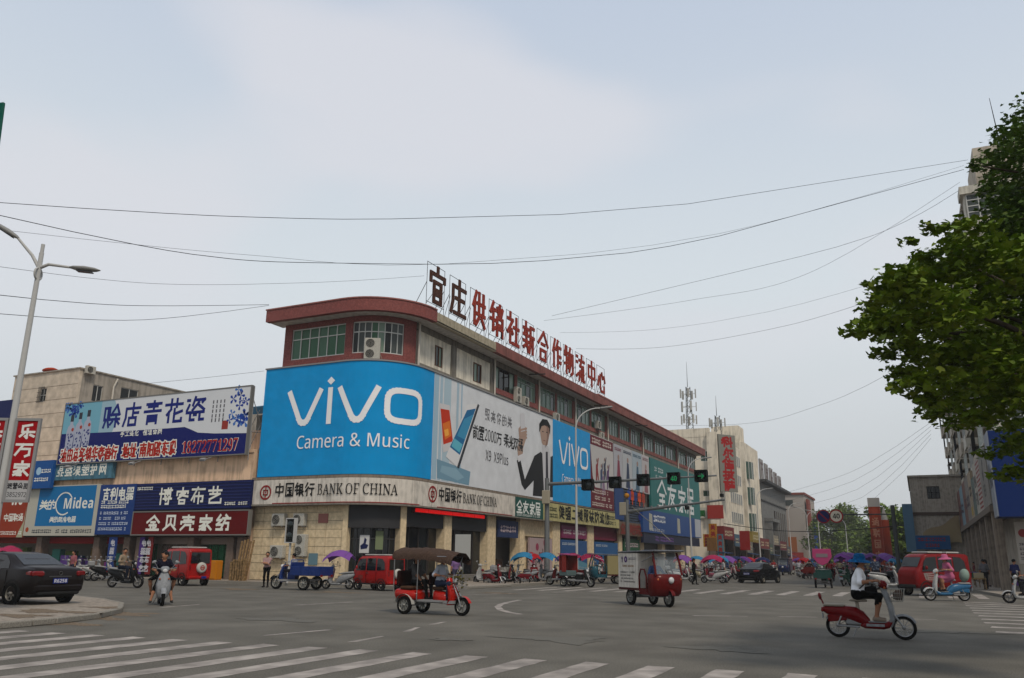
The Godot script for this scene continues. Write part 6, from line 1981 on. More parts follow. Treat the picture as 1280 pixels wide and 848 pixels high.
		if e[2] == 0:
			p_disc(mb, map, 0, 0, 0.46, Color(0.45, 0.08, 0.10), 0.002)
			p_disc(mb, map, 0, 0, 0.39, Color(0.07, 0.09, 0.26), 0.004)
			mb.col(Color(0.45, 0.08, 0.10))
			p_line(mb, map, Vector2(-0.26, 0.26), Vector2(0.26, -0.26), 0.08, 0.006)
		else:
			p_disc(mb, map, 0, 0, 0.46, Color(0.50, 0.10, 0.09), 0.002)
			p_disc(mb, map, 0, 0, 0.37, Color(0.68, 0.66, 0.6), 0.004)
			p_latin(mb, map, "40", -0.23, -0.17, 0.46, 0.34, Color(0.06, 0.06, 0.06), true, false, 0.007)
		put(mb, "face", pr, t)
	# pedestrian signal before the bank wall
	var zq := -35.9
	var sp := PZ(362, 690, zq)
	o = thing("traffic_light", "white framed pedestrian traffic light before the bank wall", "traffic signal", Vector3(sp.x, 0.13, zq))
	mb = MB.new()
	mb.tube([Vector3.ZERO, Vector3(0, 2.2, 0)], 0.06, 8)
	put(mb, "pole", white, o)
	bx("housing", Vector3(0, 2.75, 0), Vector3(0.52, 1.25, 0.22), M("signal_black"), o, 0.05)
	mb = MB.new()
	for e in [[0, 0.64, 0.6, 0.05], [0, -0.64, 0.6, 0.05]]: mb.box(Vector3(e[0], 2.75 + e[1], 0.02), Vector3(e[2], e[3], 0.26))
	for s in [-1, 1]: mb.box(Vector3(s * 0.285, 2.75, 0.02), Vector3(0.05, 1.235, 0.256))
	put(mb, "frame", white, o)
	for k in 2:
		mb = MB.new()
		mb.lathe(Vector3(-0.03, 3.05 - 0.6 * k, 0.115), Basis(Vector3.RIGHT, PI / 2), [[0.21, 0.0], [0.19, 0.02], [0.0, 0.03]], 16)
		put(mb, "lens", M("signal_lens", Color(0.06, 0.10, 0.09), 0.25), o)
	# air conditioners on the bank wall and upper floors
	for e in [[344, 650, "upper left air conditioner on the bank wall", 0.9], [370, 650, "upper right air conditioner on the bank wall", 0.75], [342, 690, "lower left air conditioner on the bank wall", 0.95], [371.5, 688, "lower right louvred air conditioner behind the traffic light", 0.6]]:
		var s := SY(e[0], e[1])
		ac_unit(e[2], cp(s.x, -0.5, s.y - 0.35), 0.0, 0.75 * e[3] + 0.25, 0.72 if e[3] > 0.65 else 1.25, 1 if e[3] > 0.65 else 2)
	var s2 := SY(464, 446)
	var n2 := cp(s2.x, 0.0, 0) - cp(s2.x, -1.0, 0)
	ac_unit("twin fan air conditioner below the rounded corner window", cp(s2.x, -0.45, 13.0), atan2(n2.x, n2.z), 0.95, 1.3, 2)
	for e in [[652, 497, "tall air conditioner on the street facade ledge", 1.2, 2], [661.5, 501, "smaller air conditioner beside the tall one", 0.7, 1], [700, 521, "air conditioner under the third window bay", 0.7, 1], [752, 531, "air conditioner hung between the green windows", 0.75, 1], [756, 543, "low air conditioner above the maroon poster", 0.6, 1]]:
		var s3 := SY(e[0], e[1])
		ac_unit(e[2], cp(s3.x, -0.5, s3.y - 0.4), PI / 2, 0.85, e[3], e[4])
	# timber by the dark gap
	var wood := M("timber", Color(0.62, 0.50, 0.34), 0.85, 0.0, noise_tex("rustn", 0.02, 0.55, 1.0, 5), 0.5)
	for i in 5:
		var p := PZ(296 + i * 3.4, 726, WL + 0.9)
		mb = MB.new()
		mb.box(Vector3(0, 1.1, 0), Vector3(0.12, 2.2 + 0.12 * (i % 3), 0.05), Basis(Vector3.RIGHT, -0.16) * Basis(Vector3.BACK, -0.015 * i + 0.04))
		o = put(mb, "timber_plank", wood)
		o.position = Vector3(p.x, 0.16, p.z)
		tag(o, "raw timber plank leaning at the end of the red shop sign", "plank", "timber planks by the dark gap")
	for i in 6:
		var p := PZ(288 + i * 3.0, 726, WL + 1.5)
		mb = MB.new()
		mb.box(Vector3(0, 0.52 + 0.06 * (i % 2), 0), Vector3(0.24, 1.05 + 0.1 * (i % 3), 0.1), Basis(), 0.01)
		o = put(mb, "crate_board", wood)
		o.position = Vector3(p.x, 0.14, p.z)
		tag(o, "upright pale board of the low timber stack by the curtain shop", "board", "boards stacked by the curtain shop")
func cable(label: String, pts: Array, r: float) -> void:
	# pixels with distances in metres: [u, v, metres]; a smooth curve through them
	var c := Curve3D.new()
	for p in pts: c.add_point(PD(p[0], p[1], p[2]))
	for i in range(1, pts.size() - 1):
		var t := (c.get_point_position(i + 1) - c.get_point_position(i - 1)) * 0.18
		c.set_point_in(i, -t)
		c.set_point_out(i, t)
	var ps := []
	for p in c.tessellate(3, 2.0): ps.append(p)
	if ps.size() < 2: return
	var mb := MB.new()
	mb.tube(ps, r * 0.78, 4)
	tag(put(mb, "overhead_cable", M("cable", Color(0.12, 0.12, 0.13), 0.7)), label, "cable", "cables across the sky")
func cables() -> void:
	cable("uppermost dark cable from the flats across to the left", [[-20, 252, 24], [300, 271, 26], [560, 272, 30], [860, 255, 36], [1210, 200, 46]], 0.013)
	cable("thick cable sagging above the rooftop characters", [[-20, 265, 26], [240, 318, 32], [420, 329, 36], [680, 326, 40], [900, 295, 44], [1205, 212, 48]], 0.017)
	cable("thin cable just above the sagging thick one", [[-20, 285, 28], [300, 318, 34], [560, 330, 38], [900, 292, 44], [1205, 207, 48]], 0.008)
	cable("cable meeting the left end of the eaves", [[-20, 367, 26], [160, 382, 36], [336, 381, 46]], 0.015)
	cable("lower cable meeting the eaves", [[-20, 391, 26], [180, 400, 36], [336, 382, 46]], 0.013)
	cable("faint cable from the left towards the first roof character", [[-20, 331, 26], [200, 355, 36], [400, 353, 42], [530, 345, 46]], 0.009)
	cable("slanting cable from the flats to the roof sign", [[690, 395, 66], [900, 345, 60], [1090, 295, 54], [1208, 232, 50]], 0.015)
	cable("lower slanting cable from the flats to the roof sign", [[680, 401, 66], [860, 376, 62], [1010, 342, 56], [1200, 228, 50]], 0.012)
	cable("cable drooping to the far eaves from the tree", [[720, 436, 74], [830, 434, 70], [980, 408, 62], [1100, 372, 54]], 0.014)
	cable("thin cable above the drooping one", [[700, 416, 70], [820, 412, 66], [960, 390, 60], [1100, 352, 54]], 0.010)
	cable("far cable from the flats past the antenna mast", [[780, 532, 116], [930, 530, 100], [1030, 505, 80], [1110, 468, 64]], 0.016)
	for i in 5: cable("bundle strand %s fanning from the flats down the street" % ["one", "two", "three", "four", "five"][i], [[960 + i * 14, 622 + i * 7, 170], [1060 + i * 6, 592 + i * 10, 130], [1164, 528 + i * 5, 90]], 0.02)
	cable("dark bundled cable across the far street", [[905, 655, 118], [980, 664, 112], [1060, 663, 104], [1138, 656, 96]], 0.06)
	cable("cable behind the roof billboard", [[180, 480, 50], [260, 472, 52], [330, 464, 52]], 0.012)

func leaf_mesh(s: float) -> ArrayMesh:
	# a lobed plane leaf, slightly folded
	var mb := MB.new()
	mb.flat()
	var c := Vector3(0, 0, 0)
	var o := [[0.0, -0.5], [0.42, -0.2], [0.55, 0.22], [0.17, 0.2], [0.0, 0.6], [-0.17, 0.2], [-0.55, 0.22], [-0.42, -0.2]]
	for i in o.size():
		var a = o[i]
		var b = o[(i + 1) % o.size()]
		mb.tri(c, Vector3(a[0] * s, absf(a[0]) * 0.25 * s, a[1] * s), Vector3(b[0] * s, absf(b[0]) * 0.25 * s, b[1] * s))
	return mb.mesh()
func crown(parent: Node3D, clumps: Array, leaf: Mesh, per: float, m: Material, seed_: int, tint := 0.25) -> void:
	# leaves spread through the outer part of each clump [centre, radius vector]
	var r := RandomNumberGenerator.new()
	r.seed = seed_
	var xs := []
	var cs := []
	for c in clumps:
		var n := int(per * c[1].x * c[1].y * 3.0 + per * c[1].z * c[1].y)
		for i in n:
			var d := Vector3(r.randfn(), r.randfn(), r.randfn()).normalized()
			var k := pow(r.randf(), 0.45) * (1.0 + 0.25 * r.randfn() * r.randf())
			var p: Vector3 = c[0] + d * k * c[1]
			var b := Basis(Vector3(r.randfn(), r.randfn(), r.randfn()).normalized(), r.randf() * PI * 0.35) * Basis(Vector3.UP, r.randf() * TAU)
			b = b * Basis(Vector3.RIGHT, r.randf_range(-0.7, 0.7))
			b = b.scaled(Vector3.ONE * r.randf_range(0.7, 1.2))
			xs.append(Transform3D(b, p))
			var t := r.randf_range(1.0 - tint, 1.0 + tint)
			cs.append(Color(t * r.randf_range(0.85, 1.25), t, t * 0.9))
	# all leaves of the crown in one mesh
	var sa := leaf.surface_get_arrays(0)
	var lv: PackedVector3Array = sa[Mesh.ARRAY_VERTEX]
	var ln: PackedVector3Array = sa[Mesh.ARRAY_NORMAL]
	var li = sa[Mesh.ARRAY_INDEX]
	if li != null and li.size():
		var v2 := PackedVector3Array()
		var n2 := PackedVector3Array()
		for i in li: v2.append(lv[i]); n2.append(ln[i])
		lv = v2; ln = n2
	var m1 := lv.size()
	var vs := PackedVector3Array(); vs.resize(m1 * xs.size())
	var ns := PackedVector3Array(); ns.resize(m1 * xs.size())
	var col := PackedColorArray(); col.resize(m1 * xs.size())
	var at := 0
	for i in xs.size():
		var t: Transform3D = xs[i]
		var c: Color = cs[i]
		for j in m1:
			vs[at] = t * lv[j]
			ns[at] = t.basis * ln[j]
			col[at] = c
			at += 1
	var ar := []
	ar.resize(Mesh.ARRAY_MAX)
	ar[Mesh.ARRAY_VERTEX] = vs
	ar[Mesh.ARRAY_NORMAL] = ns
	ar[Mesh.ARRAY_COLOR] = col
	var me := ArrayMesh.new()
	me.add_surface_from_arrays(Mesh.PRIMITIVE_TRIANGLES, ar)
	var o := inst(me, "crown", m, parent)
	o.set_meta("kind", "stuff")
func leaf_mat(key: String, c: Color) -> StandardMaterial3D:
	var m := M(key, c, 0.55)
	m.vertex_color_use_as_albedo = true
	m.backlight_enabled = true
	m.backlight = Color(0.4, 0.48, 0.1)
	return m
func trees() -> void:
	var bark := M("bark", Color(0.30, 0.27, 0.23), 0.95, 0.0, noise_tex("rustn", 0.02, 0.55, 1.0, 5), 0.8)
	var lm := leaf_mat("plane_leaf", Color(0.36, 0.43, 0.12))
	var base := Vector3(5.4, 0.13, -18.6)
	var o := thing("plane_tree", "leafy plane tree reaching over the right side of the crossing", "tree", base)
	var cl := []
	var spots := [[1090, 402, 20], [1112, 385, 22], [1120, 362, 22], [1150, 338, 26], [1185, 322, 26], [1222, 318, 30], [1118, 428, 24], [1150, 395, 44], [1192, 378, 50], [1242, 358, 50], [1285, 330, 52], [1128, 468, 24], [1168, 455, 42], [1215, 432, 56], [1265, 415, 62], [1150, 497, 16], [1182, 503, 24], [1228, 505, 38], [1276, 495, 50], [1262, 556, 26], [1296, 585, 32], [1330, 440, 90], [1340, 330, 70], [1330, 540, 60], [1400, 400, 120], [1150, 360, 26], [1100, 415, 16], [1205, 470, 40], [1250, 470, 44], [1235, 330, 34]]
	for k in spots.size():
		var e = spots[k]
		var d: float = 13.4 + 2.2 * sin(k * 2.4) 
		var rr: float = e[2] / FOC * d * 1.25
		var cc := PD(e[0] + 9, e[1], d) - base
		cl.append([cc, Vector3(rr, rr * 0.6, rr * 1.1) * 0.86])
		for q in 7:
			var an := q * 0.9 + k
			cl.append([cc + Vector3(cos(an) * rr * 1.0, sin(an * 1.7) * rr * 0.75 + 0.1, sin(an) * rr), Vector3(0.26, 0.10, 0.26) * (0.8 + 0.5 * sin(an * 3.0))])
	crown(o, cl, leaf_mesh(0.12), 480.0, lm, 5)
	var mb := MB.new()
	mb.tube([Vector3(0, -0.1, 0), Vector3(0.05, 1.6, 0), Vector3(-0.1, 3.2, 0.1), Vector3(-0.2, 4.6, 0.0)], [0.34, 0.27, 0.23, 0.18], 10)
	put(mb, "trunk", bark, o)
	for k in range(0, spots.size(), 2):
		var c: Vector3 = cl[k * 8][0]
		mb = MB.new()
		var st := Vector3(-0.1, 3.0 + 0.05 * k, 0.05)
		mb.tube([st, st.lerp(c, 0.4) + Vector3(0, 0.5, 0), st.lerp(c, 0.75) + Vector3(0, 0.3, 0), c], [0.11, 0.07, 0.04, 0.012], 6)
		put(mb, "branch", bark, o)
	# darker tree higher up at the edge of the picture
	base = Vector3(8.2, 0.13, -19.4)
	o = thing("tall_tree", "darker taller tree rising behind the plane tree by the flats", "tree", base)
	cl = []
	var sp2 := [[1262, 170, 20], [1240, 203, 18], [1222, 207, 9], [1285, 190, 34], [1262, 238, 30], [1290, 262, 44], [1255, 275, 16], [1310, 150, 40], [1340, 220, 70], [1240, 232, 14], [1278, 290, 36], [1250, 300, 26], [1300, 300, 50], [1262, 262, 26]]
	for k in sp2.size():
		var e = sp2[k]
		var d: float = 15.0 + 1.2 * sin(k * 1.9)
		var rr: float = e[2] / FOC * d * 1.25
		cl.append([PD(e[0], e[1], d) - base, Vector3(rr, rr * 0.85, rr * 1.1)])
	crown(o, cl, leaf_mesh(0.10), 430.0, leaf_mat("dark_leaf", Color(0.28, 0.36, 0.16)), 9)
	mb = MB.new()
	mb.tube([Vector3(0, -0.1, 0), Vector3(0, 3, 0), Vector3(-0.2, 7, 0), Vector3(-0.4, 10, 0.2)], [0.3, 0.25, 0.16, 0.06], 9)
	put(mb, "trunk", bark, o)
	for k in range(0, sp2.size(), 2):
		mb = MB.new()
		var c: Vector3 = cl[k][0]
		var st := Vector3(-0.2, 6.5 + 0.2 * k, 0)
		mb.tube([st, st.lerp(c, 0.5) + Vector3(0, 0.3, 0), c], [0.08, 0.05, 0.012], 6)
		put(mb, "branch", bark, o)
	# trees closing the far end of the street
	var fr := RandomNumberGenerator.new()
	fr.seed = 12
	var lf := leaf_mesh(0.62)
	var fm := leaf_mat("far_leaf", Color(0.36, 0.43, 0.18))
	var fars := [[1012, 668, -236, 3.6], [1030, 660, -230, 4.2], [1048, 650, -222, 5.2], [1066, 655, -215, 4.6], [1082, 662, -222, 4.4], [1096, 668, -228, 4.2], [1040, 672, -200, 3.6], [1072, 674, -205, 3.6], [1000, 676, -240, 3.6], [1118, 648, -138, 4.2], [1130, 640, -142, 4.2], [1110, 668, -135, 3.2], [1058, 640, -238, 3.4]]
	for i in fars.size():
		var e = fars[i]
		var c := PZ(e[0], e[1] + 12.0, e[2])
		var near: bool = e[2] > -150
		var t := thing("street_tree", "dense green tree behind the orange columns" if near else "hazy tree closing the far end of the street", "tree", Vector3(c.x, 0, e[2]), 0.0, "trees behind the orange columns" if near else "trees at the far end of the street")
		var R: float = e[3] * (0.9 if near else 1.15)
		var cs := []
		for k in 9:
			var dv := Vector3(fr.randfn() * 0.5, fr.randfn() * 0.42, fr.randfn() * 0.5) * R
			cs.append([Vector3(0, c.y, 0) + dv, Vector3(R * 0.5, R * 0.4, R * 0.5)])
		for k in 3: cs.append([Vector3(fr.randfn() * R * 0.3, c.y - R * 0.8 * (k + 1) * 0.5, fr.randfn() * R * 0.3), Vector3(R * 0.55, R * 0.45, R * 0.55)])
		crown(t, cs, lf, 20.0 if near else 13.0, fm, 60 + i, 0.2)
		mb = MB.new()
		mb.tube([Vector3(0, 0, 0), Vector3(0.1, c.y * 0.6, 0), Vector3(0, c.y + R * 0.4, 0)], [0.3, 0.2, 0.05], 7)
		put(mb, "trunk", bark, t)
# ---- people: one skin over a posed skeleton (smooth union of tapered bones, meshed as surface nets)
func skin_mesh(bones: Array, cs: float, k: float) -> ArrayMesh:
	var lo := Vector3(1e9, 1e9, 1e9)
	var hi := -lo
	for b in bones:
		var r: float = maxf(b[2], b[3]) + cs * 2.0
		lo = lo.min(b[0] - Vector3.ONE * r).min(b[1] - Vector3.ONE * r)
		hi = hi.max(b[0] + Vector3.ONE * r).max(b[1] + Vector3.ONE * r)
	var nx := int((hi.x - lo.x) / cs) + 2
	var ny := int((hi.y - lo.y) / cs) + 2
	var nz := int((hi.z - lo.z) / cs) + 2
	var f := PackedFloat32Array(); f.resize(nx * ny * nz); f.fill(1.0)
	var near := PackedFloat32Array(); near.resize(nx * ny * nz); near.fill(1.0)
	var id := PackedInt32Array(); id.resize(nx * ny * nz)
	for bi in bones.size():
		var b = bones[bi]
		var a: Vector3 = b[0]
		var ba: Vector3 = b[1] - b[0]
		var ra: float = b[2]
		var rb: float = b[3]
		var l2 := maxf(ba.length_squared(), 1e-9)
		var m: float = maxf(ra, rb) + k + cs * 1.5
		var l := ((a.min(b[1]) - Vector3.ONE * m - lo) / cs).max(Vector3.ZERO)
		var h := (a.max(b[1]) + Vector3.ONE * m - lo) / cs
		for z in range(int(l.z), mini(int(h.z) + 1, nz)):
			for y in range(int(l.y), mini(int(h.y) + 1, ny)):
				var row := (z * ny + y) * nx
				for x in range(int(l.x), mini(int(h.x) + 1, nx)):
					var p := lo + Vector3(x, y, z) * cs
					var t := clampf((p - a).dot(ba) / l2, 0.0, 1.0)
					var d := (p - a - ba * t).length() - lerpf(ra, rb, t)
					var i := row + x
					if d < near[i]: near[i] = d; id[i] = bi
					var e := f[i]
					var q := maxf(k - absf(e - d), 0.0) / k
					f[i] = minf(e, d) - q * q * k * 0.25
	var vid := PackedInt32Array(); vid.resize(nx * ny * nz); vid.fill(-1)
	var vs := PackedVector3Array()
	var cl := PackedColorArray()
	var off := [0, 1, nx, nx + 1, nx * ny, nx * ny + 1, nx * ny + nx, nx * ny + nx + 1]
	var dv := [Vector3(0, 0, 0), Vector3(1, 0, 0), Vector3(0, 1, 0), Vector3(1, 1, 0), Vector3(0, 0, 1), Vector3(1, 0, 1), Vector3(0, 1, 1), Vector3(1, 1, 1)]
	var ed := [[0, 1], [2, 3], [4, 5], [6, 7], [0, 2], [1, 3], [4, 6], [5, 7], [0, 4], [1, 5], [2, 6], [3, 7]]
	for z in nz - 1:
		for y in ny - 1:
			for x in nx - 1:
				var i := (z * ny + y) * nx + x
				if f[i] > cs * 2.0 or f[i] < -cs * 2.0: continue
				var s := 0
				for c in 8:
					if f[i + off[c]] < 0.0: s += 1
				if s == 0 or s == 8: continue
				var acc := Vector3.ZERO
				var n := 0
				for e in ed:
					var a: float = f[i + off[e[0]]]
					var b: float = f[i + off[e[1]]]
					if (a < 0.0) != (b < 0.0):
						acc += dv[e[0]].lerp(dv[e[1]], a / (a - b))
						n += 1
				vid[i] = vs.size()
				vs.append(lo + (Vector3(x, y, z) + acc / n) * cs)
				cl.append(bones[id[i]][4])
	var ix := PackedInt32Array()
	var st := [1, nx, nx * ny]
	for z in range(1, nz - 1):
		for y in range(1, ny - 1):
			for x in range(1, nx - 1):
				var i := (z * ny + y) * nx + x
				var a := f[i]
				if absf(a) > cs * 2.0: continue
				for ax in 3:
					var b: float = f[i + st[ax]]
					if (a < 0.0) == (b < 0.0): continue
					var u: int = st[(ax + 1) % 3]
					var w: int = st[(ax + 2) % 3]
					var q := [vid[i], vid[i - u], vid[i - u - w], vid[i - w]]
					if q.min() < 0: continue
					if a < 0.0: q.reverse()
					ix.append_array([q[0], q[1], q[2], q[0], q[2], q[3]])
	var nm := PackedVector3Array(); nm.resize(vs.size())
	for t in range(0, ix.size(), 3):
		var n := (vs[ix[t + 2]] - vs[ix[t]]).cross(vs[ix[t + 1]] - vs[ix[t]])
		for j in 3: nm[ix[t + j]] += n
	for j in nm.size(): nm[j] = nm[j].normalized()
	var ar := []
	ar.resize(Mesh.ARRAY_MAX)
	ar[Mesh.ARRAY_VERTEX] = vs
	ar[Mesh.ARRAY_NORMAL] = nm
	ar[Mesh.ARRAY_COLOR] = cl
	ar[Mesh.ARRAY_INDEX] = ix
	var me := ArrayMesh.new()
	me.add_surface_from_arrays(Mesh.PRIMITIVE_TRIANGLES, ar)
	return me
func ik(a: Vector3, b: Vector3, l1: float, l2: float, bend: Vector3) -> Array:
	# middle joint and reachable end
	var d := b - a
	var L := clampf(d.length(), 0.05, (l1 + l2) * 0.995)
	var n := d.normalized()
	var x := (l1 * l1 - l2 * l2 + L * L) / (2.0 * L)
	var h := sqrt(maxf(l1 * l1 - x * x, 0.0))
	var bd := (bend - n * bend.dot(n)).normalized()
	return [a + n * x + bd * h, a + n * L]
func person(label: String, at: Vector3, yaw: float, p: Dictionary, group := "") -> Node3D:
	# faces +x in its own axes; p: hip, lean, hands, feet, colours
	var o := thing("person", label, "person", at, yaw, group)
	var sc: float = p.get("scale", 1.0)
	o.scale = Vector3.ONE * sc
	var lin := func(c: Color) -> Color: return c.srgb_to_linear()
	var shirt: Color = lin.call(p.get("shirt", Color(0.6, 0.6, 0.6)))
	var pants: Color = lin.call(p.get("pants", Color(0.1, 0.1, 0.12)))
	var skin: Color = lin.call(p.get("skin", Color(0.56, 0.40, 0.31)))
	var shoe: Color = lin.call(p.get("shoe", Color(0.12, 0.11, 0.11)))
	var hair: Color = lin.call(p.get("hair", Color(0.035, 0.03, 0.03)))
	var shin: Color = pants if p.get("long_legs", true) else skin
	var arm: Color = shirt if p.get("long_sleeves", false) else skin
	var fem: bool = p.get("fem", false)
	var hip: Vector3 = p.get("hip", Vector3(0, 0.90, 0))
	var lean: float = deg_to_rad(p.get("lean", 2.0))
	var up := Vector3(sin(lean), cos(lean), 0)
	var fw := Vector3(cos(lean), -sin(lean), 0)
	var side := Vector3(0, 0, 1)
	var sw := 0.165 if fem else 0.185
	var neck := hip + up * 0.51
	var turn := Basis(Vector3.UP, deg_to_rad(p.get("turn", 0.0)))
	var hf := turn * Vector3(1, 0, 0)
	var head := neck + Vector3(0, 0.165, 0) + fw * 0.03
	var bn := []
	bn.append([hip + side * 0.075, hip - side * 0.075, 0.115, 0.115, pants])
	bn.append([hip + up * 0.07 + side * 0.055, hip + up * 0.07 - side * 0.055, 0.108, 0.108, shirt])
	bn.append([hip + up * 0.12, hip + up * 0.30 + fw * 0.01, 0.125, 0.135, shirt])
	bn.append([hip + up * 0.26 + side * 0.07, hip + up * 0.26 - side * 0.07, 0.105, 0.105, shirt])
	bn.append([hip + up * 0.40 + side * 0.085 + fw * 0.01, hip + up * 0.40 - side * 0.085 + fw * 0.01, 0.10, 0.10, shirt])
	if fem: bn.append([hip + up * 0.33 + side * 0.06 + fw * 0.07, hip + up * 0.33 - side * 0.06 + fw * 0.07, 0.07, 0.07, shirt])
	bn.append([hip + up * 0.46 + side * sw * 0.7, hip + up * 0.46 - side * sw * 0.7, 0.062, 0.062, shirt])
	bn.append([neck - up * 0.02, neck + up * 0.07 + fw * 0.015, 0.056, 0.05, skin])
	bn.append([head + Vector3(0, 0.02, 0) - hf * 0.012, head + Vector3(0, 0.045, 0) - hf * 0.012, 0.088, 0.086, skin])
	bn.append([head + Vector3(0, -0.055, 0) + hf * 0.025, head + Vector3(0, -0.02, 0) + hf * 0.03, 0.058, 0.066, skin])
	bn.append([head + hf * 0.088 + Vector3(0, 0.012, 0), head + hf * 0.103 + Vector3(0, -0.018, 0), 0.010, 0.015, skin])
	for s in [-1, 1]: bn.append([head + turn * Vector3(-0.01, 0.015, s * 0.088), head + turn * Vector3(-0.012, -0.02, s * 0.086), 0.014, 0.011, skin])
	var hands: Array = p.get("hands", [Vector3(0.06, 0.78, -0.24), Vector3(0.06, 0.78, 0.24)])
	var feet: Array = p.get("feet", [Vector3(-0.02, 0.07, -0.1), Vector3(-0.02, 0.07, 0.1)])
	var wr := []
	for i in 2:
		var s := -1.0 if i == 0 else 1.0
		var sh := hip + up * 0.455 + side * s * sw
		var e: Array = ik(sh, hands[i], 0.27, 0.245, p.get("elbow", Vector3(-0.4, -0.7, s * 0.55) if not p.has("elbow_out") else Vector3(0.2, -0.5, s)))
		bn.append([sh, e[0], 0.058, 0.044, shirt if p.get("sleeved", true) else skin])
		if not p.get("long_sleeves", false): bn.append([sh.lerp(e[0], 0.72), e[0], 0.043, 0.041, skin])
		bn.append([e[0], e[1], 0.042, 0.029, arm])
		wr.append([e[1], (e[1] - e[0]).normalized(), s])
		var hj := hip + side * s * 0.088
		var kn: Array = ik(hj, feet[i], 0.425, 0.425, p.get("knee", Vector3(1, 0.25, s * p.get("knee_out", 0.15))))
		var mid := hj.lerp(kn[0], 0.6)
		bn.append([hj, kn[0], 0.088 if not fem else 0.092, 0.058, pants])
		bn.append([kn[0], kn[0].lerp(kn[1], 0.35) - Vector3(0.012, 0, 0), 0.056, 0.056, pants if p.get("long_legs", true) or p.get("capri", false) else skin])
		bn.append([kn[0].lerp(kn[1], 0.35), kn[1], 0.054, 0.037, shin])
		var ft := kn[1] as Vector3
		bn.append([ft + Vector3(-0.04, -0.035, 0), ft + Vector3(0.15, -0.045, s * 0.02), 0.042, 0.034, shoe])
	if p.has("skirt"):
		bn.append([hip + Vector3(0.05, -0.05, 0), hip + Vector3(0.3, -0.1, 0), 0.14, 0.13, pants])
	var cs: float = p.get("cell", 0.026)
	inst(skin_mesh(bn, cs, 0.05), "body", MV("skin_cloth", 0.8), o)
	# hands: palm, four fingers and a thumb, slightly curled
	if cs < 0.03:
		for w in wr:
			var mb := MB.new()
			var d: Vector3 = w[1]
			var s: float = w[2]
			var dn := Vector3(0, -1, 0)
			dn = (dn - d * dn.dot(d)).normalized()
			if dn.length() < 0.5: dn = Vector3(1, 0, 0)
			var ac := d.cross(dn)
			var w0: Vector3 = w[0]
			mb.tube([w0 - d * 0.02, w0 + d * 0.03, w0 + d * 0.085], [0.026, 0.036, 0.038], 8, true, 0.55)
			for q in 4:
				var b0: Vector3 = w0 + d * 0.08 + ac * (q - 1.5) * 0.019
				var ln: float = [0.062, 0.072, 0.068, 0.052][q]
				mb.tube([b0, b0 + d * ln * 0.5 + dn * 0.012, b0 + d * ln * 0.75 + dn * 0.035, b0 + d * ln * 0.7 + dn * 0.058], [0.0095, 0.009, 0.0085, 0.007], 6)
			var tb: Vector3 = w0 + d * 0.03 - ac * s * 0.034
			mb.tube([tb, tb + d * 0.03 - ac * s * 0.018 + dn * 0.012, tb + d * 0.055 - ac * s * 0.012 + dn * 0.03], [0.012, 0.0105, 0.008], 6)
			put(mb, "hand", M("hand_skin", Color(0.56, 0.40, 0.31), 0.7), o)
		var fb := MB.new()
		for s in [-1, 1]: fb.ball(head + turn * Vector3(0.079, 0.015, s * 0.033), Vector3(0.008, 0.008, 0.014), turn, 6, 4)
		fb.ball(head + turn * Vector3(0.092, -0.052, 0), Vector3(0.006, 0.006, 0.022), turn, 6, 4)
		put(fb, "face", M("face_dark", Color(0.16, 0.09, 0.08), 0.6), o)
	# hair as a cap over skull and nape
	if p.get("hat") == null:
		var hb := MB.new()
		var prof := []
		for q in 7: prof.append([0.101 * sin(PI * 0.5 * (1.0 - q / 6.0) + 0.0), 0.104 * sin(PI * 0.5 * q / 6.0)])
		prof.push_front([0.098, -0.05 if fem else -0.03])
		hb.lathe(head + Vector3(0, 0.035, 0) - hf * 0.022, turn * Basis(Vector3.BACK, 0.32), prof, 14, true)
		if fem: hb.tube([head - hf * 0.07 + Vector3(0, 0.05, 0), head - hf * 0.1 + Vector3(0, -0.06, 0), head - hf * 0.09 + Vector3(0, -0.16, 0)], [0.05, 0.05, 0.02], 8)
		put(hb, "hair", M("hair_%s" % str(p.get("hair", "k")), p.get("hair", Color(0.035, 0.03, 0.03)), 0.6), o)
	else:
		var hb := MB.new()
		var hc: Color = p["hat"]
		hb.lathe(head + Vector3(0, 0.035, 0) - hf * 0.012, turn * Basis(Vector3.BACK, -0.06), [[0.235, -0.065], [0.19, -0.018], [0.118, 0.0], [0.115, 0.055], [0.098, 0.1], [0.06, 0.122], [0.0, 0.125]], 18)
		put(hb, "hat", M("hat_%s" % hc.to_html(false), hc, 0.85, 0.0, p.get("hat_tex"), 3.0), o)
		var nb := MB.new()
		nb.ball(head - hf * 0.045 + Vector3(0, -0.01, 0), Vector3(0.07, 0.085, 0.085), turn, 10, 6)
		put(nb, "hair", M("hair_dark", Color(0.04, 0.035, 0.035), 0.6), o)
	return o
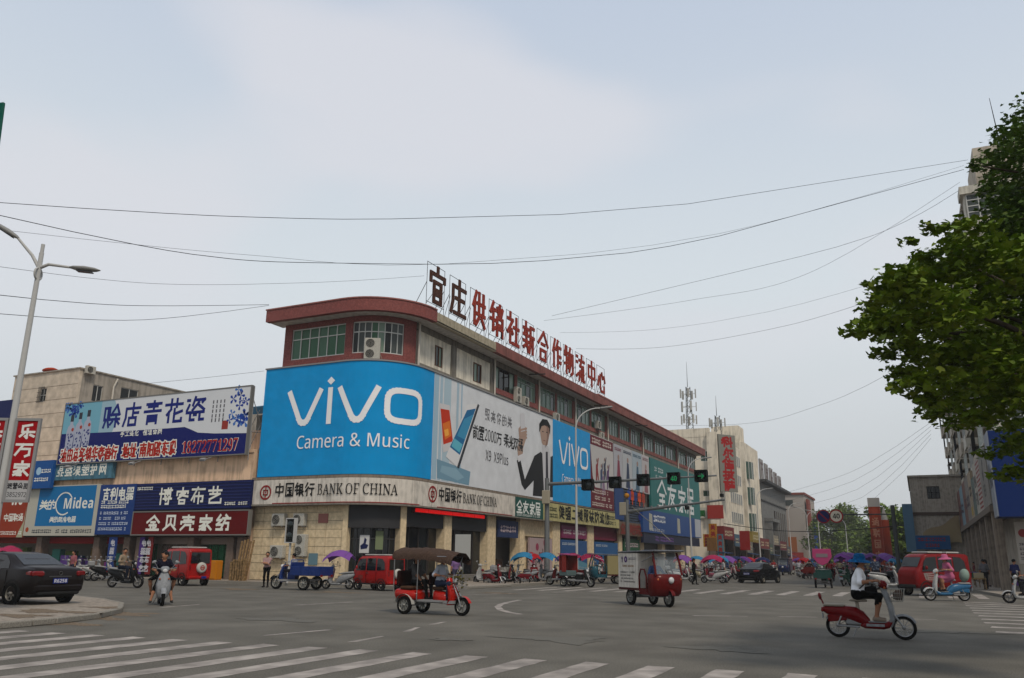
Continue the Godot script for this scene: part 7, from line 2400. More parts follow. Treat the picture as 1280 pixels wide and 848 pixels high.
# ---- vehicles: forward is +x, ground at y 0, origin on the ground between the wheels
func wheel(parent: Node3D, at: Vector3, r: float, w: float, spokes := 6, thin := false, rimc := Color(0.45, 0.45, 0.44), yaw := 0.0) -> void:
	var o := Node3D.new()
	o.name = "wheel"
	parent.add_child(o, true)
	o.position = at
	o.rotation.y = yaw
	var b := Basis(Vector3.RIGHT, PI / 2)
	var k := 0.74 if thin else 0.66
	var mb := MB.new()
	mb.lathe(Vector3.ZERO, b, [[r * k, -w * 0.42], [r * 0.9, -w * 0.5], [r * 0.985, -w * 0.34], [r, 0.0], [r * 0.985, w * 0.34], [r * 0.9, w * 0.5], [r * k, w * 0.42]], 24)
	put(mb, "tyre", M("tyre", Color(0.075, 0.073, 0.07), 0.9, 0.0, noise_tex("dust", 0.02, 0.8, 1.0, 5), 2.0), o)
	mb = MB.new()
	mb.lathe(Vector3.ZERO, b, [[r * (k + 0.02), -w * 0.43], [r * (k - 0.06), -w * 0.2], [r * (k - 0.06), w * 0.2], [r * (k + 0.02), w * 0.43]], 24)
	for i in spokes:
		var a := TAU * i / spokes
		var d := Vector3(cos(a), sin(a), 0)
		if thin: mb.tube([d * r * 0.1, d * r * k], 0.006, 4)
		else: mb.box(d * r * k * 0.5, Vector3(r * k, r * 0.13, w * 0.5), Basis(Vector3.BACK, a))
	mb.lathe(Vector3.ZERO, b, [[0.0, -w * 0.55], [r * 0.16, -w * 0.5], [r * 0.16, w * 0.5], [0.0, w * 0.55]], 12)
	put(mb, "rim", M("rim_%s" % rimc.to_html(false), rimc, 0.4, 0.5), o)
func place_by(o: Node3D, rear: Vector2, front: Vector2, mid := 0.5, y := 0.0) -> void:
	# photo pixels of the rear and front ground contacts give position and heading
	var a := G(rear.x, rear.y, y)
	var b := G(front.x, front.y, y)
	o.position = a.lerp(b, mid)
	o.rotation.y = atan2(-(b - a).z, (b - a).x)
func carshell(stations: Array) -> Array:
	var rings := []
	for s in stations:
		var x: float = s[0]
		var yb: float = s[1]
		var ybelt: float = s[2]
		var yt: float = s[3]
		var hw: float = s[4]
		var hr: float = s[5]
		var half := [[hw * 0.86, yb], [hw * 0.97, yb + 0.07], [hw, (yb + ybelt) * 0.5], [hw * 0.985, ybelt], [lerpf(hw * 0.985, hr, 0.55), lerpf(ybelt, yt, 0.55)], [hr, yt - 0.055], [hr - 0.05, yt - 0.012], [hr * 0.55, yt]]
		var ring := PackedVector3Array()
		for q in half: ring.append(Vector3(x, q[1], q[0]))
		for i in half.size(): ring.append(Vector3(x, half[half.size() - 1 - i][1], -half[half.size() - 1 - i][0]))
		rings.append(ring)
	return rings
func side_pane(mb: MB, pts: Array, hw: float, hr: float, ybelt: float, yt: float, side: float, out := 0.008) -> void:
	mb.flat()
	var p := PackedVector2Array(pts)
	var id := Geometry2D.triangulate_polygon(p)
	for i in id:
		var q := p[i]
		var t := clampf((q.y - ybelt) / (yt - 0.055 - ybelt), 0.0, 1.0)
		mb.st.add_vertex(Vector3(q.x, q.y, side * (lerpf(hw * 0.985, hr, t) + out)))
func sedan(called: String, label: String, paintm: Material, plate: String) -> Node3D:
	var o := thing(called, label, "car")
	var hw := 0.87
	var stn := [[-2.2, 0.42, 0.62, 0.70, 0.70, 0.62], [-2.16, 0.33, 0.86, 0.94, 0.79, 0.70], [-2.02, 0.28, 0.93, 1.03, 0.84, 0.74], [-1.6, 0.26, 0.95, 1.065, hw, 0.74], [-1.38, 0.25, 0.955, 1.085, hw, 0.72], [-1.0, 0.24, 0.955, 1.27, hw, 0.66], [-0.62, 0.23, 0.955, 1.415, hw, 0.61], [-0.15, 0.23, 0.95, 1.465, hw, 0.60], [0.3, 0.23, 0.94, 1.43, hw, 0.61], [0.75, 0.23, 0.93, 1.2, hw, 0.67], [1.12, 0.24, 0.91, 0.995, hw, 0.74], [1.6, 0.25, 0.86, 0.93, 0.86, 0.73], [2.0, 0.27, 0.76, 0.83, 0.80, 0.66], [2.18, 0.33, 0.62, 0.70, 0.70, 0.58], [2.24, 0.42, 0.55, 0.6, 0.6, 0.5]]
	var mb := MB.new()
	mb.loft(carshell(stn), true)
	put(mb, "body", paintm, o)
	var gl := M("car_glass", Color(0.045, 0.05, 0.052), 0.04)
	for s in [-1.0, 1.0]:
		mb = MB.new()
		side_pane(mb, [Vector2(-0.1, 0.99), Vector2(0.86, 0.97), Vector2(0.72, 1.14), Vector2(0.3, 1.36), Vector2(-0.08, 1.395)], hw, 0.60, 0.95, 1.465, s)
		put(mb, "window", gl, o)
		mb = MB.new()
		side_pane(mb, [Vector2(-1.02, 1.0), Vector2(-0.18, 0.99), Vector2(-0.16, 1.395), Vector2(-0.55, 1.36), Vector2(-0.88, 1.18)], hw, 0.61, 0.95, 1.45, s)
		put(mb, "window", gl, o)
		mb = MB.new()
		for yy in [[0.86, 0.12], [-0.3, 0.0]]: mb.box(Vector3(yy[1] - 0.35, yy[0] * 0.0 + 0.86, s * (hw + 0.008)), Vector3(0.18, 0.03, 0.03))
		put(mb, "door_handle", M("trim", Color(0.3, 0.3, 0.3), 0.4, 0.4), o)
		mb = MB.new()
		mb.xshell([[0.62, 1.02, 0.03, 0.05], [0.68, 1.03, 0.085, 0.1], [0.78, 1.03, 0.08, 0.1], [0.84, 1.03, 0.03, 0.05]], 10)
		var mi := put(mb, "mirror", paintm, o)
		mi.position.z = s * (hw + 0.06)
		mb = MB.new()
		mb.box(Vector3(-0.14, 0.62, s * (hw + 0.0)), Vector3(0.012, 0.68, 0.012))
		mb.box(Vector3(-1.0, 0.66, s * (hw + 0.0)), Vector3(0.012, 0.58, 0.012))
		put(mb, "door_gap", M("seam", Color(0.02, 0.02, 0.02), 0.9), o)
		# rear lamp wraps round the corner
		mb = MB.new()
		mb.box(Vector3(-2.1, 0.86, s * 0.66), Vector3(0.2, 0.15, 0.32), Basis(Vector3.UP, s * 0.35), 0.035)
		mb.box(Vector3(-1.92, 0.87, s * 0.80), Vector3(0.34, 0.13, 0.1), Basis(Vector3.UP, s * 0.12), 0.03)
		put(mb, "tail_lamp", M("tail_red", Color(0.42, 0.03, 0.035), 0.2), o)
		mb = MB.new()
		mb.box(Vector3(-2.175, 0.84, s * 0.66), Vector3(0.04, 0.055, 0.15), Basis(Vector3.UP, s * 0.35), 0.015)
		put(mb, "reverse_lamp", M("lamp_clear", Color(0.7, 0.7, 0.7), 0.15), o)
		mb = MB.new()
		mb.box(Vector3(2.06, 0.66, s * 0.56), Vector3(0.22, 0.13, 0.32), Basis(Vector3.UP, -s * 0.4), 0.03)
		put(mb, "headlight", M("lamp_clear", Color(0.7, 0.7, 0.7), 0.15), o)
		for x in [-1.32, 1.34]:
			mb = MB.new()
			mb.lathe(Vector3(x, 0.33, s * (hw - 0.05)), Basis(Vector3.RIGHT, PI / 2), [[0.0, s * 0.0], [0.375, 0.0], [0.375, s * 0.062], [0.345, s * 0.064]], 24)
			put(mb, "wheel_arch", M("arch_black", Color(0.13, 0.13, 0.13), 0.95), o)
			wheel(o, Vector3(x, 0.31, s * (hw - 0.075)), 0.31, 0.2, 7, false, Color(0.5, 0.48, 0.44))
	mb = MB.new()
	mb.flat()
	mb.quad(Vector3(-1.36, 1.105, -0.62), Vector3(-0.70, 1.405, -0.53), Vector3(-0.70, 1.405, 0.53), Vector3(-1.36, 1.105, 0.62))
	put(mb, "rear_window", gl, o)
	mb = MB.new()
	mb.flat()
	mb.quad(Vector3(0.36, 1.425, -0.53), Vector3(1.08, 1.035, -0.63), Vector3(1.08, 1.035, 0.63), Vector3(0.36, 1.425, 0.53))
	put(mb, "windscreen", gl, o)
	bx("bumper", Vector3(-2.12, 0.46, 0), Vector3(0.24, 0.24, 1.5), paintm, o, 0.07)
	bx("lower_bumper", Vector3(-2.13, 0.32, 0), Vector3(0.2, 0.1, 1.3), M("arch_black"), o, 0.03)
	bx("number_plate", Vector3(-2.215, 0.66, 0), Vector3(0.02, 0.15, 0.46), M("plate_blue", Color(0.07, 0.14, 0.42), 0.5), o, 0.005)
	mb = MB.new()
	p_latin(mb, flat_map(Vector3(-2.226, 0.61, -0.2), Vector3(0, 0, 1), 0.0), plate, 0.0, 0.0, 0.4, 0.1, Color(0.75, 0.75, 0.78), true, false, 0.003)
	put(mb, "plate_number", MV(), o)
	bx("trim_strip", Vector3(-2.19, 0.78, 0), Vector3(0.02, 0.03, 0.7), M("trim", Color(0.3, 0.3, 0.3), 0.4, 0.4), o, 0.005)
	mb = MB.new()
	mb.torus(Vector3(-2.185, 0.87, 0), Basis(Vector3.BACK, PI / 2), 0.05, 0.012, 14, 5)
	put(mb, "badge", M("trim"), o)
	bx("underbody", Vector3(0, 0.24, 0), Vector3(3.9, 0.08, 1.4), M("arch_black"), o)
	return o
func microvan(called: String, label: String, spare := true, tint: Material = null) -> Node3D:
	var o := thing(called, label, "microvan", Vector3.ZERO, 0.0, "red electric microvans")
	var red := tint if tint else paint("van_red", Color(0.62, 0.07, 0.05))
	var hw := 0.57
	var hr := 0.535
	var stn := [[1.27, 0.42, 0.62, 0.72, 0.46, 0.42], [1.25, 0.34, 0.76, 0.88, 0.53, 0.48], [1.16, 0.30, 0.87, 1.02, hw, 0.52], [1.06, 0.28, 0.88, 1.12, hw, 0.52], [0.86, 0.27, 0.88, 1.49, hw, hr], [0.7, 0.27, 0.88, 1.585, hw, hr], [-0.3, 0.27, 0.88, 1.61, hw, hr], [-1.12, 0.27, 0.88, 1.6, hw, hr], [-1.22, 0.28, 0.88, 1.57, hw, hr], [-1.25, 0.34, 0.88, 1.5, 0.56, 0.52]]
	var mb := MB.new()
	mb.loft(carshell(stn), true)
	put(mb, "body", red, o)
	var gl := M("van_glass", Color(0.07, 0.08, 0.08), 0.05)
	var blk := M("arch_black", Color(0.13, 0.13, 0.13), 0.95)
	for s in [-1.0, 1.0]:
		for w in [[Vector2(0.3, 0.92), Vector2(1.0, 0.92), Vector2(0.88, 1.3), Vector2(0.74, 1.45), Vector2(0.3, 1.48)], [Vector2(-0.42, 0.92), Vector2(0.22, 0.92), Vector2(0.22, 1.48), Vector2(-0.42, 1.49)], [Vector2(-1.08, 0.95), Vector2(-0.5, 0.92), Vector2(-0.5, 1.49), Vector2(-0.85, 1.46), Vector2(-1.02, 1.32)]]:
			mb = MB.new()
			side_pane(mb, w, hw, hr, 0.88, 1.61, s, 0.012)
			put(mb, "window", gl, o)
		mb = MB.new()
		for x in [0.26, -0.46]: mb.box(Vector3(x, 0.62, s * (hw + 0.002)), Vector3(0.012, 0.56, 0.012))
		put(mb, "door_gap", M("seam", Color(0.02, 0.02, 0.02), 0.9), o)
		bx("door_handle", Vector3(0.16, 0.8, s * (hw + 0.012)), Vector3(0.12, 0.03, 0.03), M("trim", Color(0.3, 0.3, 0.3), 0.4, 0.4), o)
		bx("sill", Vector3(0, 0.3, s * (hw - 0.02)), Vector3(1.3, 0.07, 0.08), blk, o, 0.02)
		bx("door_print", Vector3(-0.1 + 0.75, 0.62, s * (hw + 0.006)), Vector3(0.34, 0.16, 0.008), M("van_print", Color(0.45, 0.18, 0.16), 0.6), o)
		for x in [-0.82, 0.86]:
			mb = MB.new()
			mb.lathe(Vector3(x, 0.28, s * (hw - 0.03)), Basis(Vector3.RIGHT, PI / 2), [[0.0, 0.0], [0.29, 0.0], [0.29, s * 0.05], [0.265, s * 0.052]], 20)
			put(mb, "wheel_arch", blk, o)
			wheel(o, Vector3(x, 0.23, s * (hw - 0.07)), 0.23, 0.13, 6, false, Color(0.55, 0.54, 0.52))
		bx("tail_lamp", Vector3(-1.235, 0.78, s * 0.46), Vector3(0.06, 0.24, 0.1), M("tail_red", Color(0.42, 0.03, 0.035), 0.2), o, 0.02)
		mb = MB.new()
		mb.ball(Vector3(1.2, 0.68, s * 0.4), Vector3(0.06, 0.09, 0.09), Basis(), 12, 8)
		put(mb, "headlight", M("lamp_clear", Color(0.7, 0.7, 0.7), 0.15), o)
		mb = MB.new()
		mb.ball(Vector3(0.86, 1.06, s * (hw + 0.09)), Vector3(0.04, 0.08, 0.06), Basis(), 10, 6)
		mb.tube([Vector3(0.86, 1.0, s * hw), Vector3(0.86, 1.03, s * (hw + 0.08))], 0.012, 5)
		put(mb, "mirror", red, o)
	for e in [[[1.085, 1.08], [0.885, 1.44], 0.46, 0.47, "windscreen"], [[-1.255, 0.95], [-1.245, 1.42], 0.46, 0.45, "rear_window"]]:
		mb = MB.new()
		mb.flat()
		var f: float = 0.025 if e[4] == "windscreen" else -0.02
		mb.quad(Vector3(e[0][0] + f, e[0][1] + 0.02, -e[2]), Vector3(e[1][0] + f, e[1][1] + 0.02, -e[3]), Vector3(e[1][0] + f, e[1][1] + 0.02, e[3]), Vector3(e[0][0] + f, e[0][1] + 0.02, e[2]))
		put(mb, e[4], gl, o)
	for e in [[-0.62, 0.62], [0.2, 0.7]]: bx("roof_rack", Vector3(e[0], 1.645, 0), Vector3(e[1], 0.06, 0.9), M("rack_white", Color(0.62, 0.62, 0.6), 0.5), o, 0.02)
	bx("rear_bumper", Vector3(-1.27, 0.36, 0), Vector3(0.12, 0.14, 1.0), red, o, 0.04)
	bx("front_bumper", Vector3(1.27, 0.36, 0), Vector3(0.12, 0.14, 0.9), blk, o, 0.04)
	bx("number_plate", Vector3(-1.335, 0.37, 0.2), Vector3(0.015, 0.1, 0.24), M("plate_blue", Color(0.07, 0.14, 0.42), 0.5), o)
	if spare:
		var sp := Node3D.new()
		sp.name = "spare_wheel"
		o.add_child(sp)
		mb = MB.new()
		mb.lathe(Vector3(-1.29, 0.78, 0.06), Basis(Vector3.BACK, PI / 2), [[0.0, -0.06], [0.22, -0.06], [0.235, 0.0], [0.22, 0.08], [0.17, 0.1], [0.0, 0.1]], 22)
		put(mb, "cover", M("cover_white", Color(0.66, 0.65, 0.62), 0.5), sp)
		mb = MB.new()
		mb.lathe(Vector3(-1.394, 0.78, 0.06), Basis(Vector3.BACK, PI / 2), [[0.07, 0.0], [0.11, 0.0]], 18)
		mb.box(Vector3(-1.394, 0.78, 0.06), Vector3(0.004, 0.05, 0.18))
		put(mb, "emblem", M("hoard_red", Color(0.55, 0.15, 0.11), 0.6), sp)
	return o
func moped(called: String, label: String, c: Dictionary, group := "") -> Node3D:
	# small step-through electric bike or scooter; rear axle at x -0.62, front axle at 0.62
	var o := thing(called, label, c.get("category", "scooter"), Vector3.ZERO, 0.0, group)
	var pm: Material = c["paint"]
	var tm: Material = c.get("trim", pm)
	var blk := M("black_plastic", Color(0.045, 0.045, 0.047), 0.6)
	var chrome := M("chrome", Color(0.55, 0.55, 0.55), 0.3, 0.8)
	var full: bool = c.get("full", false)
	var r: float = c.get("r", 0.23)
	var thin: bool = c.get("thin", not full)
	wheel(o, Vector3(-0.62, r, 0), r, 0.1 if full else 0.085, 5 if full else 12, thin, Color(0.4, 0.4, 0.4) if full else Color(0.6, 0.6, 0.6))
	wheel(o, Vector3(0.62, r, 0), r, 0.1 if full else 0.08, 5 if full else 12, thin, Color(0.4, 0.4, 0.4) if full else Color(0.6, 0.6, 0.6))
	var mb := MB.new()
	if full: mb.xshell([[-0.95, 0.72, 0.03, 0.04], [-0.85, 0.68, 0.08, 0.11], [-0.6, 0.60, 0.15, 0.16], [-0.3, 0.52, 0.20, 0.175], [-0.1, 0.44, 0.20, 0.16], [0.02, 0.34, 0.1, 0.15]], 14)
	else: mb.xshell([[-0.92, 0.55, 0.03, 0.05], [-0.8, 0.53, 0.09, 0.11], [-0.5, 0.50, 0.13, 0.13], [-0.25, 0.44, 0.17, 0.13], [-0.1, 0.37, 0.15, 0.13], [0.0, 0.3, 0.08, 0.12]], 14)
	put(mb, "rear_body", pm, o)
	mb = MB.new()
	mb.xshell([[-0.18, 0.26, 0.03, 0.10], [-0.1, 0.26, 0.07, 0.14], [0.25, 0.25, 0.065, 0.15], [0.36, 0.29, 0.075, 0.14], [0.42, 0.34, 0.03, 0.1]], 12)
	put(mb, "floor", pm, o)
	bx("foot_mat", Vector3(0.1, 0.33, 0), Vector3(0.4, 0.02, 0.24), blk, o)
	mb = MB.new()
	var wv: float = 0.21 if full else 0.135
	var rings := []
	for q in [[0.36, 0.24, 0.7], [0.42, 0.40, 1.0], [0.40, 0.62, 1.05], [0.34, 0.82, 0.8], [0.29, 0.97, 0.45]]:
		var ring := PackedVector3Array()
		var w: float = wv * q[2]
		for e in [[-0.03, -1.0], [0.04, -0.75], [0.075, 0.0], [0.04, 0.75], [-0.03, 1.0], [-0.045, 0.5], [-0.045, -0.5]]: ring.append(Vector3(q[0] + e[0], q[1], e[1] * w))
		rings.append(ring)
	mb.loft(rings, true)
	put(mb, "leg_shield", c.get("shield", pm), o)
	mb = MB.new()
	mb.tube([Vector3(0.30, 0.9, 0), Vector3(0.27, 1.06, 0)], 0.028, 8)
	mb.tube([Vector3(0.10, 1.10, -0.31), Vector3(0.2, 1.08, -0.2), Vector3(0.27, 1.05, 0), Vector3(0.2, 1.08, 0.2), Vector3(0.10, 1.10, 0.31)], 0.014, 6)
	put(mb, "handlebar", chrome, o)
	for s in [-1, 1]:
		mb = MB.new()
		mb.tube([Vector3(0.06, 1.105, s * 0.34), Vector3(0.13, 1.095, s * 0.27)], 0.021, 7)
		put(mb, "grip", blk, o)
		if c.get("mirrors", full):
			mb = MB.new()
			mb.tube([Vector3(0.2, 1.09, s * 0.2), Vector3(0.22, 1.24, s * 0.3)], 0.008, 5)
			mb.ball(Vector3(0.22, 1.28, s * 0.33), Vector3(0.02, 0.045, 0.07), Basis(Vector3.RIGHT, s * 0.4), 10, 6)
			put(mb, "mirror", c.get("mirror_mat", blk), o)
		mb = MB.new()
		var fx := 0.06
		mb.tube([Vector3(0.36, 0.62, s * 0.045), Vector3(0.5, 0.42, s * fx), Vector3(0.62, r, s * fx)], [0.02, 0.022, 0.016], 7)
		put(mb, "fork_leg", chrome if not full else blk, o)
		mb = MB.new()
		mb.tube([Vector3(-0.5, 0.5, s * 0.09), Vector3(-0.62, r, s * 0.08)], 0.022, 7)
		put(mb, "shock", chrome, o)
		bx("indicator", Vector3(0.43 if full else 0.33, 0.78 if full else 1.0, s * (0.13 if full else 0.09)), Vector3(0.04, 0.05, 0.05), M("amber", Color(0.6, 0.28, 0.04), 0.3), o, 0.012)
	mb = MB.new()
	mb.xshell([[0.22, 1.06, 0.03, 0.05], [0.28, 1.07, 0.085, 0.13 if full else 0.085], [0.35, 1.05, 0.085, 0.11 if full else 0.08], [0.39, 1.03, 0.05, 0.07]], 12)
	put(mb, "cowl", c.get("cowl", pm), o)
	mb = MB.new()
	mb.ball(Vector3(0.38, 1.03 if not full else 1.02, 0), Vector3(0.03, 0.06, 0.075), Basis(), 12, 8)
	put(mb, "headlight", M("lamp_clear", Color(0.7, 0.7, 0.7), 0.15), o)
	# mudguards as thin curved shells
	for e in [[0.62, 25.0, 165.0, tm], [-0.62, 20.0, 150.0, blk]]:
		mb = MB.new()
		mb.smooth()
		var wd := 0.075 if full else 0.055
		var n := 9
		for i in n:
			var a0 := deg_to_rad(lerpf(e[1], e[2], float(i) / n))
			var a1 := deg_to_rad(lerpf(e[1], e[2], float(i + 1) / n))
			var R := r + 0.03
			var P0 := Vector3(e[0] + cos(a0) * R, r + sin(a0) * R, 0)
			var P1 := Vector3(e[0] + cos(a1) * R, r + sin(a1) * R, 0)
			var D0 := Vector3(cos(a0), sin(a0), 0) * -0.04
			var D1 := Vector3(cos(a1), sin(a1), 0) * -0.04
			var Z := Vector3(0, 0, wd)
			mb.quad(P0 - Z + D0, P0 - Z * 0.6, P1 - Z * 0.6, P1 - Z + D1)
			mb.quad(P0 - Z * 0.6, P0 + Z * 0.6, P1 + Z * 0.6, P1 - Z * 0.6)
			mb.quad(P0 + Z * 0.6, P0 + Z + D0, P1 + Z + D1, P1 + Z * 0.6)
		put(mb, "mudguard", e[3], o)
	var seatm: Material = c.get("seat", blk)
	if full:
		mb = MB.new()
		mb.xshell([[-0.86, 0.80, 0.02, 0.08], [-0.78, 0.805, 0.05, 0.13], [-0.45, 0.78, 0.05, 0.15], [-0.2, 0.745, 0.05, 0.13], [-0.06, 0.73, 0.02, 0.07]], 12)
		put(mb, "seat", seatm, o)
	else:
		mb = MB.new()
		mb.xshell([[-0.36, 0.74, 0.02, 0.07], [-0.31, 0.75, 0.04, 0.12], [-0.15, 0.745, 0.04, 0.10], [-0.02, 0.735, 0.02, 0.045]], 12)
		mb.tube([Vector3(-0.2, 0.5, 0), Vector3(-0.22, 0.72, 0)], 0.035, 8)
		put(mb, "saddle", seatm, o)
		mb = MB.new()
		mb.xshell([[-0.88, 0.63, 0.02, 0.08], [-0.84, 0.635, 0.035, 0.12], [-0.5, 0.63, 0.035, 0.12], [-0.45, 0.63, 0.02, 0.08]], 12)
		put(mb, "rear_seat", seatm, o)
	if not full:
		bx("battery_box", Vector3(-0.26, 0.34, 0), Vector3(0.4, 0.2, 0.2), blk, o, 0.04)
		for s in [-1, 1]: bx("side_cover", Vector3(-0.55, 0.40, s * 0.085), Vector3(0.5, 0.14, 0.03), pm, o, 0.012, Basis(Vector3.BACK, 0.12))
	if c.get("backrest", not full):
		mb = MB.new()
		mb.tube([Vector3(-0.86, 0.62, 0.07), Vector3(-0.92, 0.78, 0.07)], 0.01, 5)
		mb.tube([Vector3(-0.86, 0.62, -0.07), Vector3(-0.92, 0.78, -0.07)], 0.01, 5)
		mb.ball(Vector3(-0.93, 0.80, 0), Vector3(0.035, 0.075, 0.12), Basis(Vector3.BACK, 0.15), 12, 8)
		put(mb, "backrest", c.get("backrest_mat", pm), o)
	bx("tail_lamp", Vector3(-0.93 if full else -0.9, 0.66 if full else 0.52, 0), Vector3(0.05, 0.06, 0.14), M("tail_red", Color(0.42, 0.03, 0.035), 0.2), o, 0.015)
	mb = MB.new()
	mb.tube([Vector3(-0.2, 0.22, 0.1), Vector3(-0.62, r, 0.1)], 0.022, 6)
	mb.tube([Vector3(-0.2, 0.22, -0.1), Vector3(-0.62, r, -0.1)], 0.022, 6)
	mb.tube([Vector3(-0.25, 0.22, 0.12), Vector3(-0.34, 0.03, 0.2)], 0.012, 5)
	put(mb, "swing_arm", blk, o)
	bx("number_plate", Vector3(-0.9, 0.42, 0), Vector3(0.012, 0.11, 0.19), M("plate_white", Color(0.5, 0.52, 0.55), 0.5), o)
	if c.get("basket", false):
		mb = MB.new()
		var bm: Material = c.get("basket_mat", M("wire_white", Color(0.62, 0.61, 0.58), 0.5))
		for yy in [0.74, 0.82, 0.9, 0.98]:
			var k: float = 0.8 + (yy - 0.74) * 0.9
			mb.tube([Vector3(0.44, yy, -0.13 * k), Vector3(0.44 + 0.26 * k, yy, -0.13 * k), Vector3(0.44 + 0.26 * k, yy, 0.13 * k), Vector3(0.44, yy, 0.13 * k), Vector3(0.44, yy, -0.13 * k)], 0.006, 4)
		for i in 7:
			var z := -0.13 + 0.26 * i / 6.0
			mb.tube([Vector3(0.44 + 0.21, 0.74, z * 0.8), Vector3(0.44 + 0.26, 0.98, z)], 0.005, 4)
			for s in [-1, 1]: mb.tube([Vector3(0.44 + 0.033 * i, 0.74, s * 0.104), Vector3(0.44 + 0.042 * i, 0.98, s * 0.13)], 0.005, 4)
		put(mb, "basket", bm, o)
		mb = MB.new()
		mb.xshell([[0.47, 0.84, 0.05, 0.05], [0.53, 0.86, 0.1, 0.1], [0.63, 0.86, 0.1, 0.1], [0.67, 0.85, 0.05, 0.05]], 10)
		if c.get("basket_load", false): put(mb, "basket_load", M("brown_bag", Color(0.32, 0.2, 0.13), 0.85, 0.0, noise_tex("rustn", 0.02, 0.55, 1.0, 5), 3.0), o)
	if c.get("box", false):
		mb = MB.new()
		mb.box(Vector3(-0.88, 0.93, 0), Vector3(0.32, 0.28, 0.36), Basis(), 0.05)
		put(mb, "top_box", blk, o)
	if c.has("apron"):
		mb = MB.new()
		mb.box(Vector3(0.36, 0.74, 0), Vector3(0.1, 0.5, 0.52), Basis(Vector3.BACK, 0.2), 0.05)
		put(mb, "wind_apron", c["apron"], o)
	if c.has("shade"):
		mb = MB.new()
		mb.smooth()
		var ring := []
		for i in 9:
			var row := []
			for j in 7:
				var fx := -0.72 + 1.45 * i / 8.0
				var fz := -0.52 + 1.04 * j / 6.0
				row.append(Vector3(fx, 1.86 - 0.30 * pow(absf(fx + 0.05) / 0.75, 2.2) - 0.24 * pow(absf(fz) / 0.52, 2.0) - 0.05 * absf(sin(fz * 9.0)), fz * (1.0 - 0.25 * pow(absf(fx) / 0.75, 2.0))))
			ring.append(row)
		for i in 8:
			for j in 6: mb.quad(ring[i][j], ring[i][j + 1], ring[i + 1][j + 1], ring[i + 1][j])
		var sh := put(mb, "sunshade", c["shade"], o)
		mb = MB.new()
		mb.tube([Vector3(0.3, 1.0, 0.0), Vector3(0.28, 1.5, 0), Vector3(0.1, 1.84, 0), Vector3(-0.5, 1.78, 0)], 0.012, 5)
		for i in 3:
			var fx := -0.5 + 0.45 * i
			mb.tube([Vector3(fx, 1.62, -0.48), Vector3(fx, 1.8, 0), Vector3(fx, 1.62, 0.48)], 0.007, 4)
		put(mb, "ribs", chrome, sh)
	return o
func trike_base(o: Node3D, pm: Material, rx: float, fx: float, rr: float, tw: float) -> void:
	var blk := M("black_plastic", Color(0.045, 0.045, 0.047), 0.6)
	wheel(o, Vector3(fx, rr, 0), rr, 0.1, 8, false, Color(0.5, 0.5, 0.48))
	for s in [-1, 1]:
		wheel(o, Vector3(rx, rr, s * tw), rr, 0.11, 8, false, Color(0.5, 0.5, 0.48))
		var f := MB.new()
		f.tube([Vector3(fx - 0.3, 0.85, s * 0.05), Vector3(fx - 0.1, 0.5, s * 0.07), Vector3(fx, rr, s * 0.07)], [0.022, 0.025, 0.02], 7)
		put(f, "fork_leg", M("chrome", Color(0.55, 0.55, 0.55), 0.3, 0.8), o)
	var mb := MB.new()
	mb.box(Vector3((rx + fx) * 0.5 - 0.15, 0.36, 0), Vector3(fx - rx - 0.1, 0.08, 0.4))
	mb.tube([Vector3(rx, rr, -tw), Vector3(rx, rr, tw)], 0.04, 6)
	mb.box(Vector3(rx, 0.4, 0), Vector3(0.5, 0.06, tw * 1.5))
	put(mb, "chassis", blk, o)
	mb = MB.new()
	mb.smooth()
	for i in 8:
		var a0 := deg_to_rad(20.0 + 140.0 * i / 8)
		var a1 := deg_to_rad(20.0 + 140.0 * (i + 1) / 8)
		var R := rr + 0.035
		mb.quad(Vector3(fx + cos(a0) * R, rr + sin(a0) * R, -0.07), Vector3(fx + cos(a0) * R, rr + sin(a0) * R, 0.07), Vector3(fx + cos(a1) * R, rr + sin(a1) * R, 0.07), Vector3(fx + cos(a1) * R, rr + sin(a1) * R, -0.07))
	put(mb, "mudguard", pm, o)
	mb = MB.new()
	mb.tube([Vector3(fx - 0.3, 0.8, 0), Vector3(fx - 0.36, 1.06, 0)], 0.03, 8)
	mb.tube([Vector3(fx - 0.55, 1.1, -0.34), Vector3(fx - 0.42, 1.08, -0.2), Vector3(fx - 0.36, 1.06, 0), Vector3(fx - 0.42, 1.08, 0.2), Vector3(fx - 0.55, 1.1, 0.34)], 0.016, 6)
	put(mb, "handlebar", M("chrome"), o)
func leg_shield(o: Node3D, pm: Material, x: float, w: float, h := 1.0) -> void:
	var mb := MB.new()
	var rings := []
	for q in [[0.0, 0.28, 0.8], [0.07, 0.45, 1.0], [0.05, 0.7, 1.0], [-0.03, 0.9, 0.8], [-0.08, h, 0.5]]:
		var ring := PackedVector3Array()
		for e in [[-0.04, -1.0], [0.05, -0.75], [0.09, 0.0], [0.05, 0.75], [-0.04, 1.0], [-0.06, 0.5], [-0.06, -0.5]]: ring.append(Vector3(x + q[0] + e[0], q[1], e[1] * w * q[2]))
		rings.append(ring)
	mb.loft(rings, true)
	put(mb, "leg_shield", pm, o)
	mb = MB.new()
	mb.ball(Vector3(x + 0.1, h - 0.08, 0), Vector3(0.06, 0.085, 0.1), Basis(), 12, 8)
	put(mb, "headlight", M("lamp_clear", Color(0.7, 0.7, 0.7), 0.15), o)
